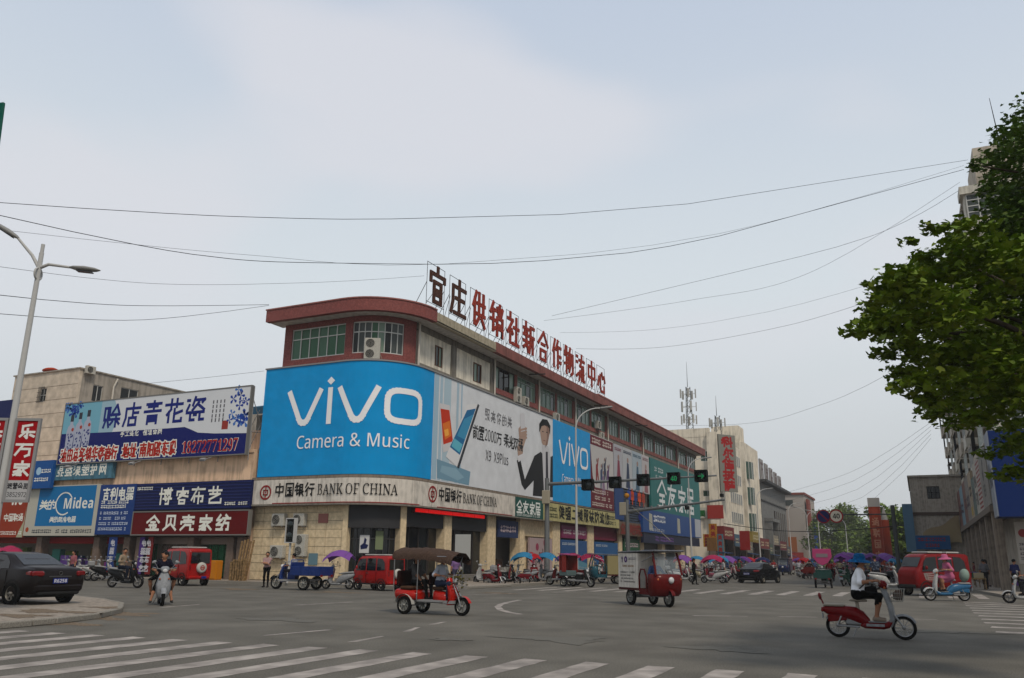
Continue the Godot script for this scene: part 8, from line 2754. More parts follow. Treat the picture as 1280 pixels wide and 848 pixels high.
func cargo_trike(called: String, label: String, pm: Material, bed := true, group := "") -> Node3D:
	var o := thing(called, label, "cargo trike", Vector3.ZERO, 0.0, group)
	trike_base(o, pm, -0.65, 0.95, 0.27, 0.46)
	leg_shield(o, pm, 0.62, 0.2, 0.98)
	var mb := MB.new()
	mb.xshell([[-0.02, 0.72, 0.03, 0.1], [0.05, 0.74, 0.06, 0.16], [0.3, 0.73, 0.06, 0.15], [0.38, 0.72, 0.03, 0.1]], 12)
	put(mb, "seat", M("black_plastic"), o)
	bx("seat_box", Vector3(0.17, 0.54, 0), Vector3(0.38, 0.3, 0.3), pm, o, 0.03)
	if bed:
		bx("bed_floor", Vector3(-0.68, 0.58, 0), Vector3(1.36, 0.05, 0.96), pm, o)
		for s in [-1, 1]:
			bx("side_board", Vector3(-0.68, 0.74, s * 0.485), Vector3(1.38, 0.34, 0.03), pm, o, 0.008)
			for k in 4: bx("stake", Vector3(-0.68 + 0.42 * (k - 1.5), 0.74, s * 0.508), Vector3(0.05, 0.33, 0.014), pm, o)
		bx("tail_board", Vector3(-1.365, 0.74, 0), Vector3(0.03, 0.34, 0.94), pm, o, 0.008)
		bx("head_board", Vector3(0.0, 0.82, 0), Vector3(0.03, 0.5, 0.94), pm, o, 0.008)
		mb = MB.new()
		mb.tube([Vector3(0.02, 0.9, -0.44), Vector3(0.02, 1.16, -0.4), Vector3(0.02, 1.16, 0.4), Vector3(0.02, 0.9, 0.44)], 0.02, 6)
		put(mb, "guard_rail", pm, o)
		for s in [-1, 1]: bx("tail_lamp", Vector3(-1.39, 0.56, s * 0.38), Vector3(0.03, 0.08, 0.12), M("tail_red", Color(0.42, 0.03, 0.035), 0.2), o)
	return o
func passenger_trike(called: String, label: String) -> Node3D:
	var o := thing(called, label, "passenger trike")
	var red := paint("trike_red", Color(0.68, 0.10, 0.045))
	var blk := M("black_plastic")
	trike_base(o, red, -0.72, 0.98, 0.25, 0.44)
	leg_shield(o, red, 0.62, 0.24, 1.02)
	var mb := MB.new()
	mb.xshell([[0.05, 0.5, 0.1, 0.13], [0.1, 0.5, 0.19, 0.2], [0.45, 0.46, 0.17, 0.2], [0.52, 0.44, 0.1, 0.15]], 12)
	put(mb, "battery_box", red, o)
	mb = MB.new()
	mb.xshell([[-1.12, 0.56, 0.08, 0.42], [-1.05, 0.55, 0.15, 0.47], [-0.45, 0.52, 0.14, 0.46], [-0.36, 0.5, 0.09, 0.4]], 12, 5.0)
	put(mb, "rear_body", red, o)
	for s in [-1, 1]:
		mb = MB.new()
		mb.smooth()
		for i in 9:
			var a0 := deg_to_rad(5.0 + 165.0 * i / 9)
			var a1 := deg_to_rad(5.0 + 165.0 * (i + 1) / 9)
			var R := 0.31
			mb.quad(Vector3(-0.72 + cos(a0) * R, 0.25 + sin(a0) * R, s * 0.36), Vector3(-0.72 + cos(a0) * R, 0.25 + sin(a0) * R, s * 0.52), Vector3(-0.72 + cos(a1) * R, 0.25 + sin(a1) * R, s * 0.52), Vector3(-0.72 + cos(a1) * R, 0.25 + sin(a1) * R, s * 0.36))
		put(mb, "rear_mudguard", M("rack_white", Color(0.62, 0.62, 0.6), 0.5), o)
	bx("driver_seat", Vector3(0.22, 0.72, 0), Vector3(0.42, 0.1, 0.34), M("seat_brown", Color(0.25, 0.17, 0.12), 0.7), o, 0.04)
	bx("bench", Vector3(-0.72, 0.72, 0), Vector3(0.46, 0.1, 0.86), M("seat_brown"), o, 0.04)
	bx("bench_back", Vector3(-1.02, 0.98, 0), Vector3(0.1, 0.44, 0.86), M("seat_pattern", Color(0.2, 0.07, 0.05), 0.8, 0.0, noise_tex("flower", 0.03, 0.35, 1.0, 3), 2.0), o, 0.04)
	bx("driver_back", Vector3(-0.05, 0.98, 0), Vector3(0.08, 0.36, 0.4), M("seat_pattern"), o, 0.04)
	bx("floor", Vector3(-0.1, 0.38, 0), Vector3(1.1, 0.05, 0.62), blk, o)
	var fr := MB.new()
	for s in [-1, 1]:
		fr.tube([Vector3(-1.12, 0.6, s * 0.46), Vector3(-1.14, 1.62, s * 0.46)], 0.016, 6)
		fr.tube([Vector3(-0.28, 0.4, s * 0.46), Vector3(-0.28, 1.62, s * 0.46)], 0.016, 6)
		fr.tube([Vector3(0.58, 1.0, s * 0.18), Vector3(0.66, 1.6, s * 0.44)], 0.014, 6)
		fr.tube([Vector3(-1.14, 1.62, s * 0.46), Vector3(0.7, 1.6, s * 0.46)], 0.014, 6)
	put(fr, "canopy_frame", M("chrome"), o)
	mb = MB.new()
	mb.smooth()
	var g := []
	for i in 15:
		var row := []
		for j in 9:
			var x := -1.2 + 2.1 * i / 14.0
			var z := -0.5 + 1.0 * j / 8.0
			row.append(Vector3(x, 1.84 - 0.20 * pow(absf(z) / 0.5, 2.4) - 0.14 * pow(maxf(x + 0.2, 0.0) / 1.1, 1.5) + 0.018 * sin(x * 17.0 + z * 5.0) + 0.012 * sin(z * 19.0), z))
		g.append(row)
	for i in 14:
		for j in 8: mb.quad(g[i][j], g[i][j + 1], g[i + 1][j + 1], g[i + 1][j])
	for i in 14:
		for j in [0, 8]:
			var dd := Vector3(0, -0.13, 0)
			mb.quad(g[i][j], g[i][j] + dd, g[i + 1][j] + dd, g[i + 1][j])
	put(mb, "canopy", M("canopy_brown", Color(0.33, 0.26, 0.22), 0.9, 0.0, noise_tex("rustn", 0.02, 0.55, 1.0, 5), 1.4), o)
	# basket of flowers on the front
	mb = MB.new()
	var r := RandomNumberGenerator.new()
	r.seed = 3
	for i in 40:
		var p := Vector3(0.86, 0.98, 0) + Vector3(r.randfn() * 0.09, r.randfn() * 0.12, r.randfn() * 0.16)
		mb.ball(p, Vector3(0.03, 0.022, 0.03) * r.randf_range(0.7, 1.5), Basis(Vector3.UP, r.randf() * 6.0), 5, 3)
	put(mb, "flowers", M("flower_mix", Color(0.45, 0.42, 0.2), 0.8, 0.0, noise_tex("flower", 0.03, 0.35, 1.0, 3), 6.0), o)
	mb = MB.new()
	for yy in [0.72, 0.8, 0.9]: mb.tube([Vector3(0.72, yy, -0.16), Vector3(1.0, yy, -0.16), Vector3(1.0, yy, 0.16), Vector3(0.72, yy, 0.16), Vector3(0.72, yy, -0.16)], 0.008, 4)
	for i in 6: mb.tube([Vector3(1.0, 0.72, -0.16 + 0.064 * i), Vector3(1.0, 0.92, -0.16 + 0.064 * i)], 0.006, 4)
	put(mb, "basket", M("black_plastic"), o)
	for e in [[-1, 1], [1, 1]]:
		mb = MB.new()
		mb.tube([Vector3(0.6, 1.08, e[0] * 0.22), Vector3(0.66, 1.24, e[0] * 0.34)], 0.008, 5)
		mb.ball(Vector3(0.66, 1.28, e[0] * 0.36), Vector3(0.02, 0.05, 0.07), Basis(), 10, 6)
		put(mb, "mirror", M("rack_white"), o)
	return o
func box_trike(called: String, label: String, pm: Material, boxm: Material, lettered := true) -> Node3D:
	var o := thing(called, label, "box trike")
	var blk := M("black_plastic")
	trike_base(o, pm, -0.72, 0.95, 0.29, 0.47)
	bx("cargo_floor", Vector3(-0.72, 0.56, 0), Vector3(1.36, 0.08, 1.14), M("dull_red", Color(0.24, 0.07, 0.06), 0.6), o)
	var panels := [[Vector3(-0.72, 1.2, 0.565), Vector3(1.34, 1.2, 0.03)], [Vector3(-0.72, 1.2, -0.565), Vector3(1.34, 1.2, 0.03)], [Vector3(-1.39, 1.2, 0), Vector3(0.03, 1.2, 1.1)], [Vector3(-0.05, 1.2, 0), Vector3(0.03, 1.2, 1.1)]]
	for p in panels: bx("box_panel", p[0], p[1], boxm, o, 0.008)
	if lettered:
		for s in [1]:
			var mb := MB.new()
			var map := flat_map(Vector3(-1.38, 0.62, 0.582), Vector3.RIGHT, 0.0)
			p_latin(mb, map, "Y", 0.2, 0.86, 0.16, 0.2, Color(0.25, 0.16, 0.32), true)
			p_disc(mb, map, 0.52, 0.96, 0.11, Color(0.26, 0.15, 0.36), 0.004)
			p_disc(mb, map, 0.52, 0.96, 0.05, Color(0.6, 0.55, 0.6), 0.006)
			p_dashes(mb, map, 0.7, 0.95, 0.5, 0.08, Color(0.4, 0.38, 0.42), 3)
			p_dashes(mb, map, 0.3, 0.7, 0.8, 0.07, Color(0.5, 0.36, 0.24), 4)
			for k in 4: p_dashes(mb, map, 0.15, 0.16 + 0.11 * k, 1.0 - 0.15 * (k % 3), 0.055, Color(0.2, 0.2, 0.22), 9 + k)
			put(mb, "lettering", MV(), o)
	# roof board with a worn front edge
	var rf := MB.new()
	rf.box(Vector3(-0.16, 1.86, 0), Vector3(2.5, 0.06, 1.24), Basis(Vector3.BACK, 0.02), 0.02)
	put(rf, "roof", M("roof_alu", Color(0.52, 0.53, 0.55), 0.45, 0.5, noise_tex("rustn", 0.02, 0.55, 1.0, 5), 0.8), o)
	bx("roof_sheet", Vector3(0.45, 1.902, -0.05), Vector3(0.8, 0.02, 1.0), M("roof_blue", Color(0.25, 0.36, 0.55), 0.4), o)
	# cab front: rounded red nose
	var mb := MB.new()
	var rings := []
	for q in [[0.36, 0.55, 0.92], [0.45, 0.62, 1.02], [0.7, 0.64, 1.1], [0.92, 0.64, 1.12], [1.06, 0.62, 1.08], [1.1, 0.58, 1.02]]:
		var ring := PackedVector3Array()
		for i in 13:
			var a := -PI * 0.5 + PI * i / 12.0
			ring.append(Vector3(0.62 + (q[2] - 0.62) * pow(cos(a), 0.55), q[0], q[1] * signf(sin(a)) * pow(absf(sin(a)), 0.8)))
		ring.append(Vector3(0.58, q[0], q[1] - 0.06)); ring.append(Vector3(0.58, q[0], -q[1] + 0.06))
		rings.append(ring)
	mb.loft(rings, true)
	put(mb, "cab_front", pm, o)
	for s in [-1, 1]:
		mb = MB.new()
		mb.tube([Vector3(1.0, 1.06, s * 0.54), Vector3(0.92, 1.4, s * 0.53), Vector3(0.78, 1.82, s * 0.5)], 0.04, 8)
		put(mb, "pillar", pm, o)
		mb = MB.new()
		mb.tube([Vector3(0.02, 0.5, s * 0.58), Vector3(0.0, 1.0, s * 0.58), Vector3(0.12, 1.25, s * 0.58), Vector3(0.34, 1.25, s * 0.58), Vector3(0.46, 1.0, s * 0.58), Vector3(0.46, 0.5, s * 0.58)], 0.03, 7)
		put(mb, "side_frame", pm, o)
		bx("side_panel", Vector3(0.3, 0.5, s * 0.57), Vector3(0.62, 0.2, 0.03), pm, o, 0.008)
		mb = MB.new()
		mb.ball(Vector3(1.0, 0.92, s * 0.45), Vector3(0.05, 0.06, 0.06), Basis(), 10, 6)
		put(mb, "indicator", M("amber", Color(0.6, 0.28, 0.04), 0.3), o)
		mb = MB.new()
		mb.tube([Vector3(0.85, 1.72, s * 0.56), Vector3(0.2, 1.5, s * 0.6)], 0.015, 5)
		put(mb, "stay", M("chrome"), o)
	mb = MB.new()
	mb.ball(Vector3(1.13, 0.9, 0), Vector3(0.07, 0.11, 0.11), Basis(), 14, 8)
	put(mb, "headlight", M("lamp_clear"), o)
	mb = MB.new()
	mb.flat()
	var ws := [[0.99, 1.1, 0.5], [0.915, 1.4, 0.5], [0.79, 1.78, 0.47]]
	for i in 2:
		var a = ws[i]
		var b = ws[i + 1]
		mb.quad(Vector3(a[0], a[1], -a[2]), Vector3(b[0], b[1], -b[2]), Vector3(b[0], b[1], b[2]), Vector3(a[0], a[1], a[2]))
	put(mb, "windscreen", glass("clear_glass", Color(0.55, 0.6, 0.62), 0.28), o)
	bx("wiper", Vector3(1.0, 1.24, 0.1), Vector3(0.02, 0.3, 0.02), blk, o, 0.0, Basis(Vector3.RIGHT, 0.5))
	bx("seat", Vector3(0.12, 0.74, 0), Vector3(0.34, 0.1, 0.5), M("seat_brown", Color(0.25, 0.17, 0.12), 0.7), o, 0.03)
	bx("seat_box", Vector3(0.12, 0.56, 0), Vector3(0.34, 0.26, 0.5), M("dull_red"), o, 0.02)
	return o
func pal() -> Dictionary:
	return {"red": paint("ebike_red", Color(0.43, 0.03, 0.05)), "white": paint("sc_white", Color(0.66, 0.66, 0.65)), "silver": paint("sc_silver", Color(0.55, 0.56, 0.57)), "black": paint("sc_black", Color(0.05, 0.05, 0.055)), "blue": paint("sc_blue", Color(0.16, 0.36, 0.50)), "pink": paint("sc_pink", Color(0.56, 0.30, 0.36)), "green": paint("sc_green", Color(0.10, 0.27, 0.22)), "crimson": paint("sc_crimson", Color(0.40, 0.05, 0.09)), "cream": paint("sc_cream", Color(0.58, 0.54, 0.44)), "cobalt": paint("sc_cobalt", Color(0.05, 0.12, 0.30))}
func cloth_mat(key: String, c: Color) -> StandardMaterial3D:
	var m := M(key, c, 0.75)
	m.backlight_enabled = true
	m.backlight = Color(c.r * 0.6, c.g * 0.6, c.b * 0.6)
	return m
func seated(hipx: float, hipy: float, hx: float, hy: float, fx: float, fy: float, extra: Dictionary) -> Dictionary:
	var d := {"hip": Vector3(hipx, hipy, 0), "lean": 6.0, "hands": [Vector3(hx - 0.07, hy, -0.3), Vector3(hx - 0.07, hy, 0.3)], "feet": [Vector3(fx, fy, -0.1), Vector3(fx, fy, 0.1)]}
	d.merge(extra, true)
	return d
func traffic() -> void:
	var P := pal()
	# dark sedan parked on the near pavement
	var o := sedan("dark_sedan", "dark brown sedan parked at the pavement corner, seen from behind", paint("brown_paint", Color(0.10, 0.075, 0.07), 0.2), "R6258")
	var wl := G(18, 756, 0.13)
	var wr := G(73, 753.5, 0.13)
	var ax := (wr - wl)
	var fwd := Vector3(ax.z, 0, -ax.x).normalized()
	o.rotation.y = atan2(-fwd.z, fwd.x)
	o.position = (wl + wr) * 0.5 + fwd * 1.32
	o.position.y = 0.13
	# black sedan driving away
	o = sedan("black_sedan", "black sedan driving away along the shopping street", paint("black_paint", Color(0.045, 0.045, 0.05), 0.15), "R3S178")
	o.position = G(950, 729)
	o.rotation.y = deg_to_rad(90 - 14)
	# red microvans
	o = microvan("red_microvan", "red microvan with white spare wheel cover parked by the curtain shop")
	o.position = Vector3(PZ(232, 700, -32.6).x, 0.0, -32.6)
	o.rotation.y = deg_to_rad(166)
	o.scale = Vector3.ONE * 1.16
	var v2 := microvan("red_microvan", "red microvan parked before the bank steps")
	v2.position = Vector3(PZ(474, 700, -34.2).x, 0.0, -34.2)
	v2.rotation.y = deg_to_rad(166)
	var v3 := microvan("red_microvan", "red microvan with shade in its paint crossing beside the pink dressed rider", false, paint("van_red_shaded", Color(0.46, 0.04, 0.045)))  # darker red than the other vans: shade put into the paint
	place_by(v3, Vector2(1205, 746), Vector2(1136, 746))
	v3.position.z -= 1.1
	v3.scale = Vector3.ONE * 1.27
	# white box trike
	o = box_trike("box_trike", "red three wheeled delivery trike with white lettered box", paint("cab_red", Color(0.36, 0.055, 0.05)), M("box_white_tarp", Color(0.80, 0.78, 0.75), 0.7, 0.0, streak_tex(), 0.5))
	place_by(o, Vector2(803, 755.5), Vector2(838, 761), 0.43)
	o.rotation.y = deg_to_rad(-40)
	var d := seated(0.1, 0.86, 0.55, 1.08, 0.55, 0.5, {"shirt": Color(0.25, 0.33, 0.5), "pants": Color(0.16, 0.17, 0.2), "long_sleeves": true})
	person("driver in blue shirt inside the delivery trike cab", o.position, o.rotation.y, d)
	# passenger trike
	o = passenger_trike("passenger_trike", "red passenger trike with brown cloth canopy crossing the junction")
	place_by(o, Vector2(520, 768), Vector2(570, 769), 0.44)
	o.rotation.y = deg_to_rad(-5)
	d = seated(0.2, 0.86, 0.52, 1.08, 0.5, 0.46, {"shirt": Color(0.62, 0.64, 0.68), "pants": Color(0.16, 0.19, 0.26), "turn": -20.0})
	person("driver in pale shirt steering the canopied red trike", o.position, o.rotation.y, d)
	d = {"hip": Vector3(-0.72, 0.86, -0.1), "lean": -4.0, "hands": [Vector3(-0.4, 0.86, -0.25), Vector3(-0.4, 0.86, 0.05)], "feet": [Vector3(-0.25, 0.46, -0.2), Vector3(-0.25, 0.46, 0.02)], "shirt": Color(0.3, 0.29, 0.29), "pants": Color(0.1, 0.1, 0.1), "fem": true}
	person("passenger in grey on the bench of the canopied trike", o.position, o.rotation.y, d)
	# blue cargo trike
	o = cargo_trike("cargo_trike", "small blue cargo trike waiting before the bank wall", paint("cargo_blue", Color(0.07, 0.18, 0.42)))
	place_by(o, Vector2(390, 738), Vector2(345, 737), 0.45)
	o.rotation.y = deg_to_rad(186)
	o.scale = Vector3.ONE * 1.18
	d = seated(0.16, 0.88, 0.5, 1.1, 0.5, 0.46, {"shirt": Color(0.55, 0.56, 0.58), "pants": Color(0.15, 0.15, 0.18)})
	person("rider in pale shirt on the blue cargo trike", o.position, o.rotation.y, d)
	# red cargo trike at the kerb
	o = cargo_trike("cargo_trike", "maroon cargo trike parked among the scooters at the kerb", paint("cargo_red", Color(0.30, 0.04, 0.045)))
	o.position = Vector3(-19.6, 0.0, -48.0)
	o.rotation.y = deg_to_rad(175)
	# cycle rickshaw with red enclosure, teal cab trike
	o = cargo_trike("cycle_rickshaw", "dark cycle rickshaw with a red hooded seat at the roadside", M("rick_dark", Color(0.10, 0.11, 0.11), 0.7), false)
	bx("seat_bench", Vector3(-0.7, 0.75, 0), Vector3(0.6, 0.3, 0.9), M("rick_grey", Color(0.30, 0.36, 0.36), 0.7), o, 0.03)
	for e in [[Vector3(-0.98, 1.3, 0), Vector3(0.05, 0.95, 0.9)], [Vector3(-0.65, 1.3, -0.45), Vector3(0.66, 0.95, 0.04)], [Vector3(-0.65, 1.3, 0.45), Vector3(0.3, 0.95, 0.04)]]: bx("hood_panel", e[0], e[1], M("rick_red", Color(0.46, 0.15, 0.13), 0.8), o, 0.01)
	bx("hood_top", Vector3(-0.6, 1.8, 0), Vector3(0.95, 0.05, 1.0), M("rick_top", Color(0.50, 0.2, 0.32), 0.8), o, 0.02, Basis(Vector3.BACK, -0.08))
	o.position = G(722, 734)
	o.rotation.y = deg_to_rad(-15)
	o = box_trike("box_trike", "teal cab trike with beige box standing behind the rickshaw", paint("cab_teal", Color(0.12, 0.30, 0.35)), M("box_beige2", Color(0.50, 0.46, 0.32), 0.7), false)
	o.position = G(757, 730)
	o.rotation.y = deg_to_rad(-150)
	# trikes farther along
	o = cargo_trike("cargo_trike", "green trike seen from behind with a pink shield shaped board", paint("cargo_green", Color(0.10, 0.24, 0.22)))
	o.position = G(1031, 735)
	o.rotation.y = deg_to_rad(92)
	var mb := MB.new()
	mb.prism(PackedVector2Array([Vector2(-0.55, 0.6), Vector2(0.55, 0.6), Vector2(0.58, 0.1), Vector2(0.3, -0.28), Vector2(0, -0.42), Vector2(-0.3, -0.28), Vector2(-0.58, 0.1)]), Transform3D(Basis(Vector3.UP, PI / 2), Vector3(-0.1, 1.75, 0)), 0.06, 0.02)
	put(mb, "pink_board", M("board_pink", Color(0.60, 0.22, 0.38), 0.6), o)
	bx("board_print", Vector3(-0.14, 1.95, 0), Vector3(0.015, 0.22, 0.7), M("board_grey", Color(0.45, 0.4, 0.42), 0.6), o)
	o = cargo_trike("cargo_trike", "red trike driving away ahead of the green one", paint("cargo_red2", Color(0.42, 0.09, 0.05)))
	o.position = G(1013, 724)
	o.rotation.y = deg_to_rad(92)
	d = seated(0.16, 0.88, 0.5, 1.1, 0.5, 0.46, {"shirt": Color(0.12, 0.12, 0.13), "cell": 0.034})
	person("dark clothed rider on the red trike driving away", o.position, o.rotation.y, d)
	o = box_trike("box_trike", "blue cab trike coming down the street in the distance", paint("cab_blue", Color(0.08, 0.14, 0.30)), M("box_dull", Color(0.34, 0.30, 0.34), 0.7), false)
	o.position = G(982, 719.5)
	o.rotation.y = deg_to_rad(-95)
	# near electric bike with the woman in white
	o = moped("electric_bike", "red and white electric bike with wire basket ridden by the woman in white", {"paint": P["red"], "trim": P["silver"], "shield": P["silver"], "cowl": P["red"], "basket": true, "basket_load": true, "category": "electric bike", "seat": M("seat_cream", Color(0.55, 0.52, 0.47), 0.6), "backrest_mat": P["red"], "r": 0.235})
	place_by(o, Vector2(1053, 797), Vector2(1128, 800.5))
	o.scale = Vector3.ONE * 1.06
	bx("body_stripe", Vector3(0.1, 0.27, 0.153), Vector3(0.34, 0.05, 0.01), P["silver"], o)
	bx("body_stripe", Vector3(0.1, 0.27, -0.153), Vector3(0.34, 0.05, 0.01), P["silver"], o)
	d = seated(-0.2, 0.86, 0.2, 1.13, 0.13, 0.42, {"shirt": Color(0.86, 0.86, 0.87), "pants": Color(0.03, 0.03, 0.033), "long_legs": false, "capri": true, "fem": true, "hat": Color(0.06, 0.42, 0.66), "hat_tex": noise_tex("hatn", 0.012, 0.45, 1.0, 2), "shoe": Color(0.5, 0.45, 0.4), "lean": 10.0, "cell": 0.018, "knee": Vector3(1, 0.6, 0.1)})
	var w := person("person in white tee, black trousers and blue sun hat riding the red bike", o.position, o.rotation.y, d)
	w.scale = Vector3.ONE * 1.06
	mb = MB.new()
	mb.tube([Vector3(-0.10, 1.38, -0.13), Vector3(0.02, 1.24, 0.0), Vector3(-0.02, 1.08, 0.13), Vector3(-0.13, 0.98, 0.15), Vector3(-0.3, 0.95, 0.06), Vector3(-0.3, 1.2, -0.1), Vector3(-0.18, 1.38, -0.14)], 0.012, 5)
	put(mb, "bag_strap", M("strap_black", Color(0.03, 0.03, 0.035), 0.7), w)
	mb = MB.new()
	mb.box(Vector3(0.06, 0.92, -0.1), Vector3(0.26, 0.2, 0.1), Basis(Vector3.BACK, 0.2), 0.04)
	put(mb, "bag", M("strap_black"), w)
	# blue and white bike with the rider in pink
	o = moped("electric_bike", "pale blue and white electric bike ridden by the person in pink", {"paint": P["blue"], "trim": P["white"], "shield": P["white"], "cowl": P["white"], "basket": true, "category": "electric bike", "backrest": false})
	place_by(o, Vector2(1204, 752), Vector2(1166, 751.5))
	mb = MB.new()
	mb.ball(Vector3(-0.72, 0.92, 0), Vector3(0.17, 0.24, 0.19), Basis(Vector3.BACK, 0.2), 12, 8)
	put(mb, "child_seat", M("child_seat", Color(0.45, 0.52, 0.48), 0.7), o)
	d = seated(-0.2, 0.86, 0.16, 1.12, 0.12, 0.42, {"shirt": Color(0.62, 0.33, 0.44), "pants": Color(0.62, 0.33, 0.44), "long_legs": false, "fem": true, "hat": Color(0.64, 0.33, 0.45), "lean": 12.0, "skirt": true, "cell": 0.024})
	o.scale = Vector3.ONE * 1.17
	person("person in pink dress and pink sun hat riding the pale blue bike", o.position, o.rotation.y, d).scale = o.scale
	# white scooter at the right edge
	o = moped("scooter", "white scooter entering over the side zebra stripes", {"paint": P["white"], "full": true, "mirrors": true, "r": 0.25})
	o.position = G(1285, 755.5)
	o.rotation.y = deg_to_rad(178)
	d = seated(-0.3, 0.9, 0.14, 1.12, 0.1, 0.42, {"shirt": Color(0.5, 0.36, 0.38), "pants": Color(0.14, 0.14, 0.16), "cell": 0.026})
	person("rider of the white scooter by the side street", o.position, o.rotation.y, d)
	# silver scooter facing the camera, two riders
	o = moped("scooter", "silver scooter with two riders waiting and facing the crossing", {"paint": P["silver"], "full": true, "mirrors": true, "mirror_mat": P["silver"], "r": 0.25})
	o.position = G(196, 757.5) + Vector3(-0.25, 0, -0.35)
	var toc := Vector3(0, 0, 0) - o.position
	o.rotation.y = atan2(-toc.z, toc.x) + deg_to_rad(4)
	o.scale = Vector3.ONE * 1.04
	d = {"hip": Vector3(-0.25, 0.88, 0), "lean": 4.0, "hands": [Vector3(0.1, 1.12, -0.3), Vector3(0.1, 1.12, 0.3)], "feet": [Vector3(0.12, 0.08, -0.34), Vector3(0.12, 0.08, 0.34)], "knee_out": 0.8, "shirt": Color(0.05, 0.07, 0.13), "pants": Color(0.035, 0.035, 0.04), "long_legs": false, "capri": true, "turn": -60.0, "shoe": Color(0.2, 0.2, 0.2), "cell": 0.022}
	var rd := person("rider in navy tee and shorts with feet down on the silver scooter", o.position, o.rotation.y, d)
	rd.scale = Vector3.ONE * 0.98
	d = {"hip": Vector3(-0.62, 0.90, 0), "lean": 2.0, "hands": [Vector3(-0.35, 1.02, -0.2), Vector3(-0.35, 1.02, 0.2)], "feet": [Vector3(-0.45, 0.36, -0.3), Vector3(-0.45, 0.36, 0.3)], "knee_out": 0.9, "shirt": Color(0.07, 0.08, 0.11), "pants": Color(0.05, 0.05, 0.06), "long_legs": false, "cell": 0.028}
	person("dark clothed passenger behind the rider of the silver scooter", o.position, o.rotation.y, d)
	# dark scooter with man in beige shirt
	o = moped("scooter", "black scooter ridden past the shops by a person in beige", {"paint": P["black"], "full": true, "mirrors": true, "r": 0.25})
	place_by(o, Vector2(144, 735), Vector2(167, 735.5))
	o.scale = Vector3.ONE * 1.1
	d = seated(-0.28, 0.88, 0.12, 1.12, 0.1, 0.42, {"shirt": Color(0.50, 0.44, 0.37), "pants": Color(0.10, 0.12, 0.17), "long_sleeves": true, "turn": -40.0, "cell": 0.026})
	rd = person("person in beige shirt riding the black scooter", o.position, o.rotation.y, d)
	rd.scale = Vector3.ONE * 1.08
	# scooter with purple shade before the bank
	o = moped("scooter", "pinkish scooter under a lilac sunshade before the bank", {"paint": P["silver"], "full": true, "shade": cloth_mat("shade_lilac", Color(0.42, 0.26, 0.52)), "apron": M("apron_pink", Color(0.5, 0.36, 0.4), 0.8), "mirrors": true})
	o.position = Vector3(PZ(424, 700, -33.8).x, 0.0, -33.8)
	o.rotation.y = deg_to_rad(192)
	# standing man with folded arms
	d = {"hip": Vector3(0, 0.93, 0), "hands": [Vector3(0.2, 1.2, 0.12), Vector3(0.22, 1.14, -0.12)], "elbow_out": true, "shirt": Color(0.56, 0.45, 0.44), "pants": Color(0.035, 0.035, 0.045), "cell": 0.024, "turn": 10.0}
	var at := PZ(332, 729, -33.2)
	rd = person("person in pale pink shirt standing with folded arms by the dark gap", Vector3(at.x, 0.0, -33.2), deg_to_rad(-70), d)
	# other people on foot
	var folk := [["person in pink top walking before the appliance shop", 88, 728, -90, Color(0.5, 0.3, 0.32), Color(0.15, 0.15, 0.2), true], ["person in long black clothes standing by the parked scooters", 868, 731, 20, Color(0.03, 0.03, 0.035), Color(0.03, 0.03, 0.035), true], ["person in lilac top on the bank corner behind the trike", 569, 735, -60, Color(0.42, 0.32, 0.48), Color(0.2, 0.2, 0.26), true], ["person in dark red top under the arcade", 1221, 729, 180, Color(0.36, 0.08, 0.1), Color(0.08, 0.08, 0.1), false], ["person in pink blouse under the arcade", 1237, 731, 200, Color(0.55, 0.36, 0.38), Color(0.1, 0.1, 0.12), true], ["person in grey pushing goods along the arcade", 1246, 733, 170, Color(0.3, 0.3, 0.32), Color(0.12, 0.12, 0.13), false], ["person in white top at the arcade edge", 1228, 730, 160, Color(0.6, 0.6, 0.6), Color(0.1, 0.12, 0.2), true], ["person in green among the far scooters", 925, 728, 10, Color(0.18, 0.3, 0.2), Color(0.1, 0.1, 0.1), false], ["person in white among the far scooters", 905, 729, 30, Color(0.6, 0.6, 0.6), Color(0.1, 0.1, 0.14), true]]
	for i in folk.size():
		var e = folk[i]
		d = {"shirt": e[4], "pants": e[5], "fem": e[6], "cell": 0.032, "feet": [Vector3(-0.1, 0.07, -0.09), Vector3(0.14, 0.07, 0.09)], "long_sleeves": i == 1}
		person(e[0], G(e[1], e[2]), deg_to_rad(e[3]), d)
	# two people in patterned shirts with a scooter
	for i in 2:
		d = {"hip": Vector3(0, 0.92, 0), "shirt": Color(0.17, 0.20, 0.26), "pants": Color(0.07, 0.08, 0.10), "cell": 0.03}
		at = G(1076 + 21 * i, 737)
		rd = person("person in blue patterned shirt seen from behind, %s" % ["beside the lilac shades", "next to the white scooter front"][i], at, deg_to_rad(95), d)
		rd.scale = Vector3.ONE * 1.14
		mb = MB.new()
		var r := RandomNumberGenerator.new()
		r.seed = 30 + i
		for k in 46:
			var an := r.randf_range(0.3, TAU - 0.3)
			var yy := r.randf_range(0.98, 1.38)
			mb.ball(Vector3(cos(an) * 0.118 - 0.005, yy, sin(an) * 0.175), Vector3(0.025, 0.018, 0.03), Basis(Vector3.UP, -an), 5, 3)
		put(mb, "shirt_pattern", M("pattern_pale", Color(0.42, 0.46, 0.52), 0.8), rd)
	parked()
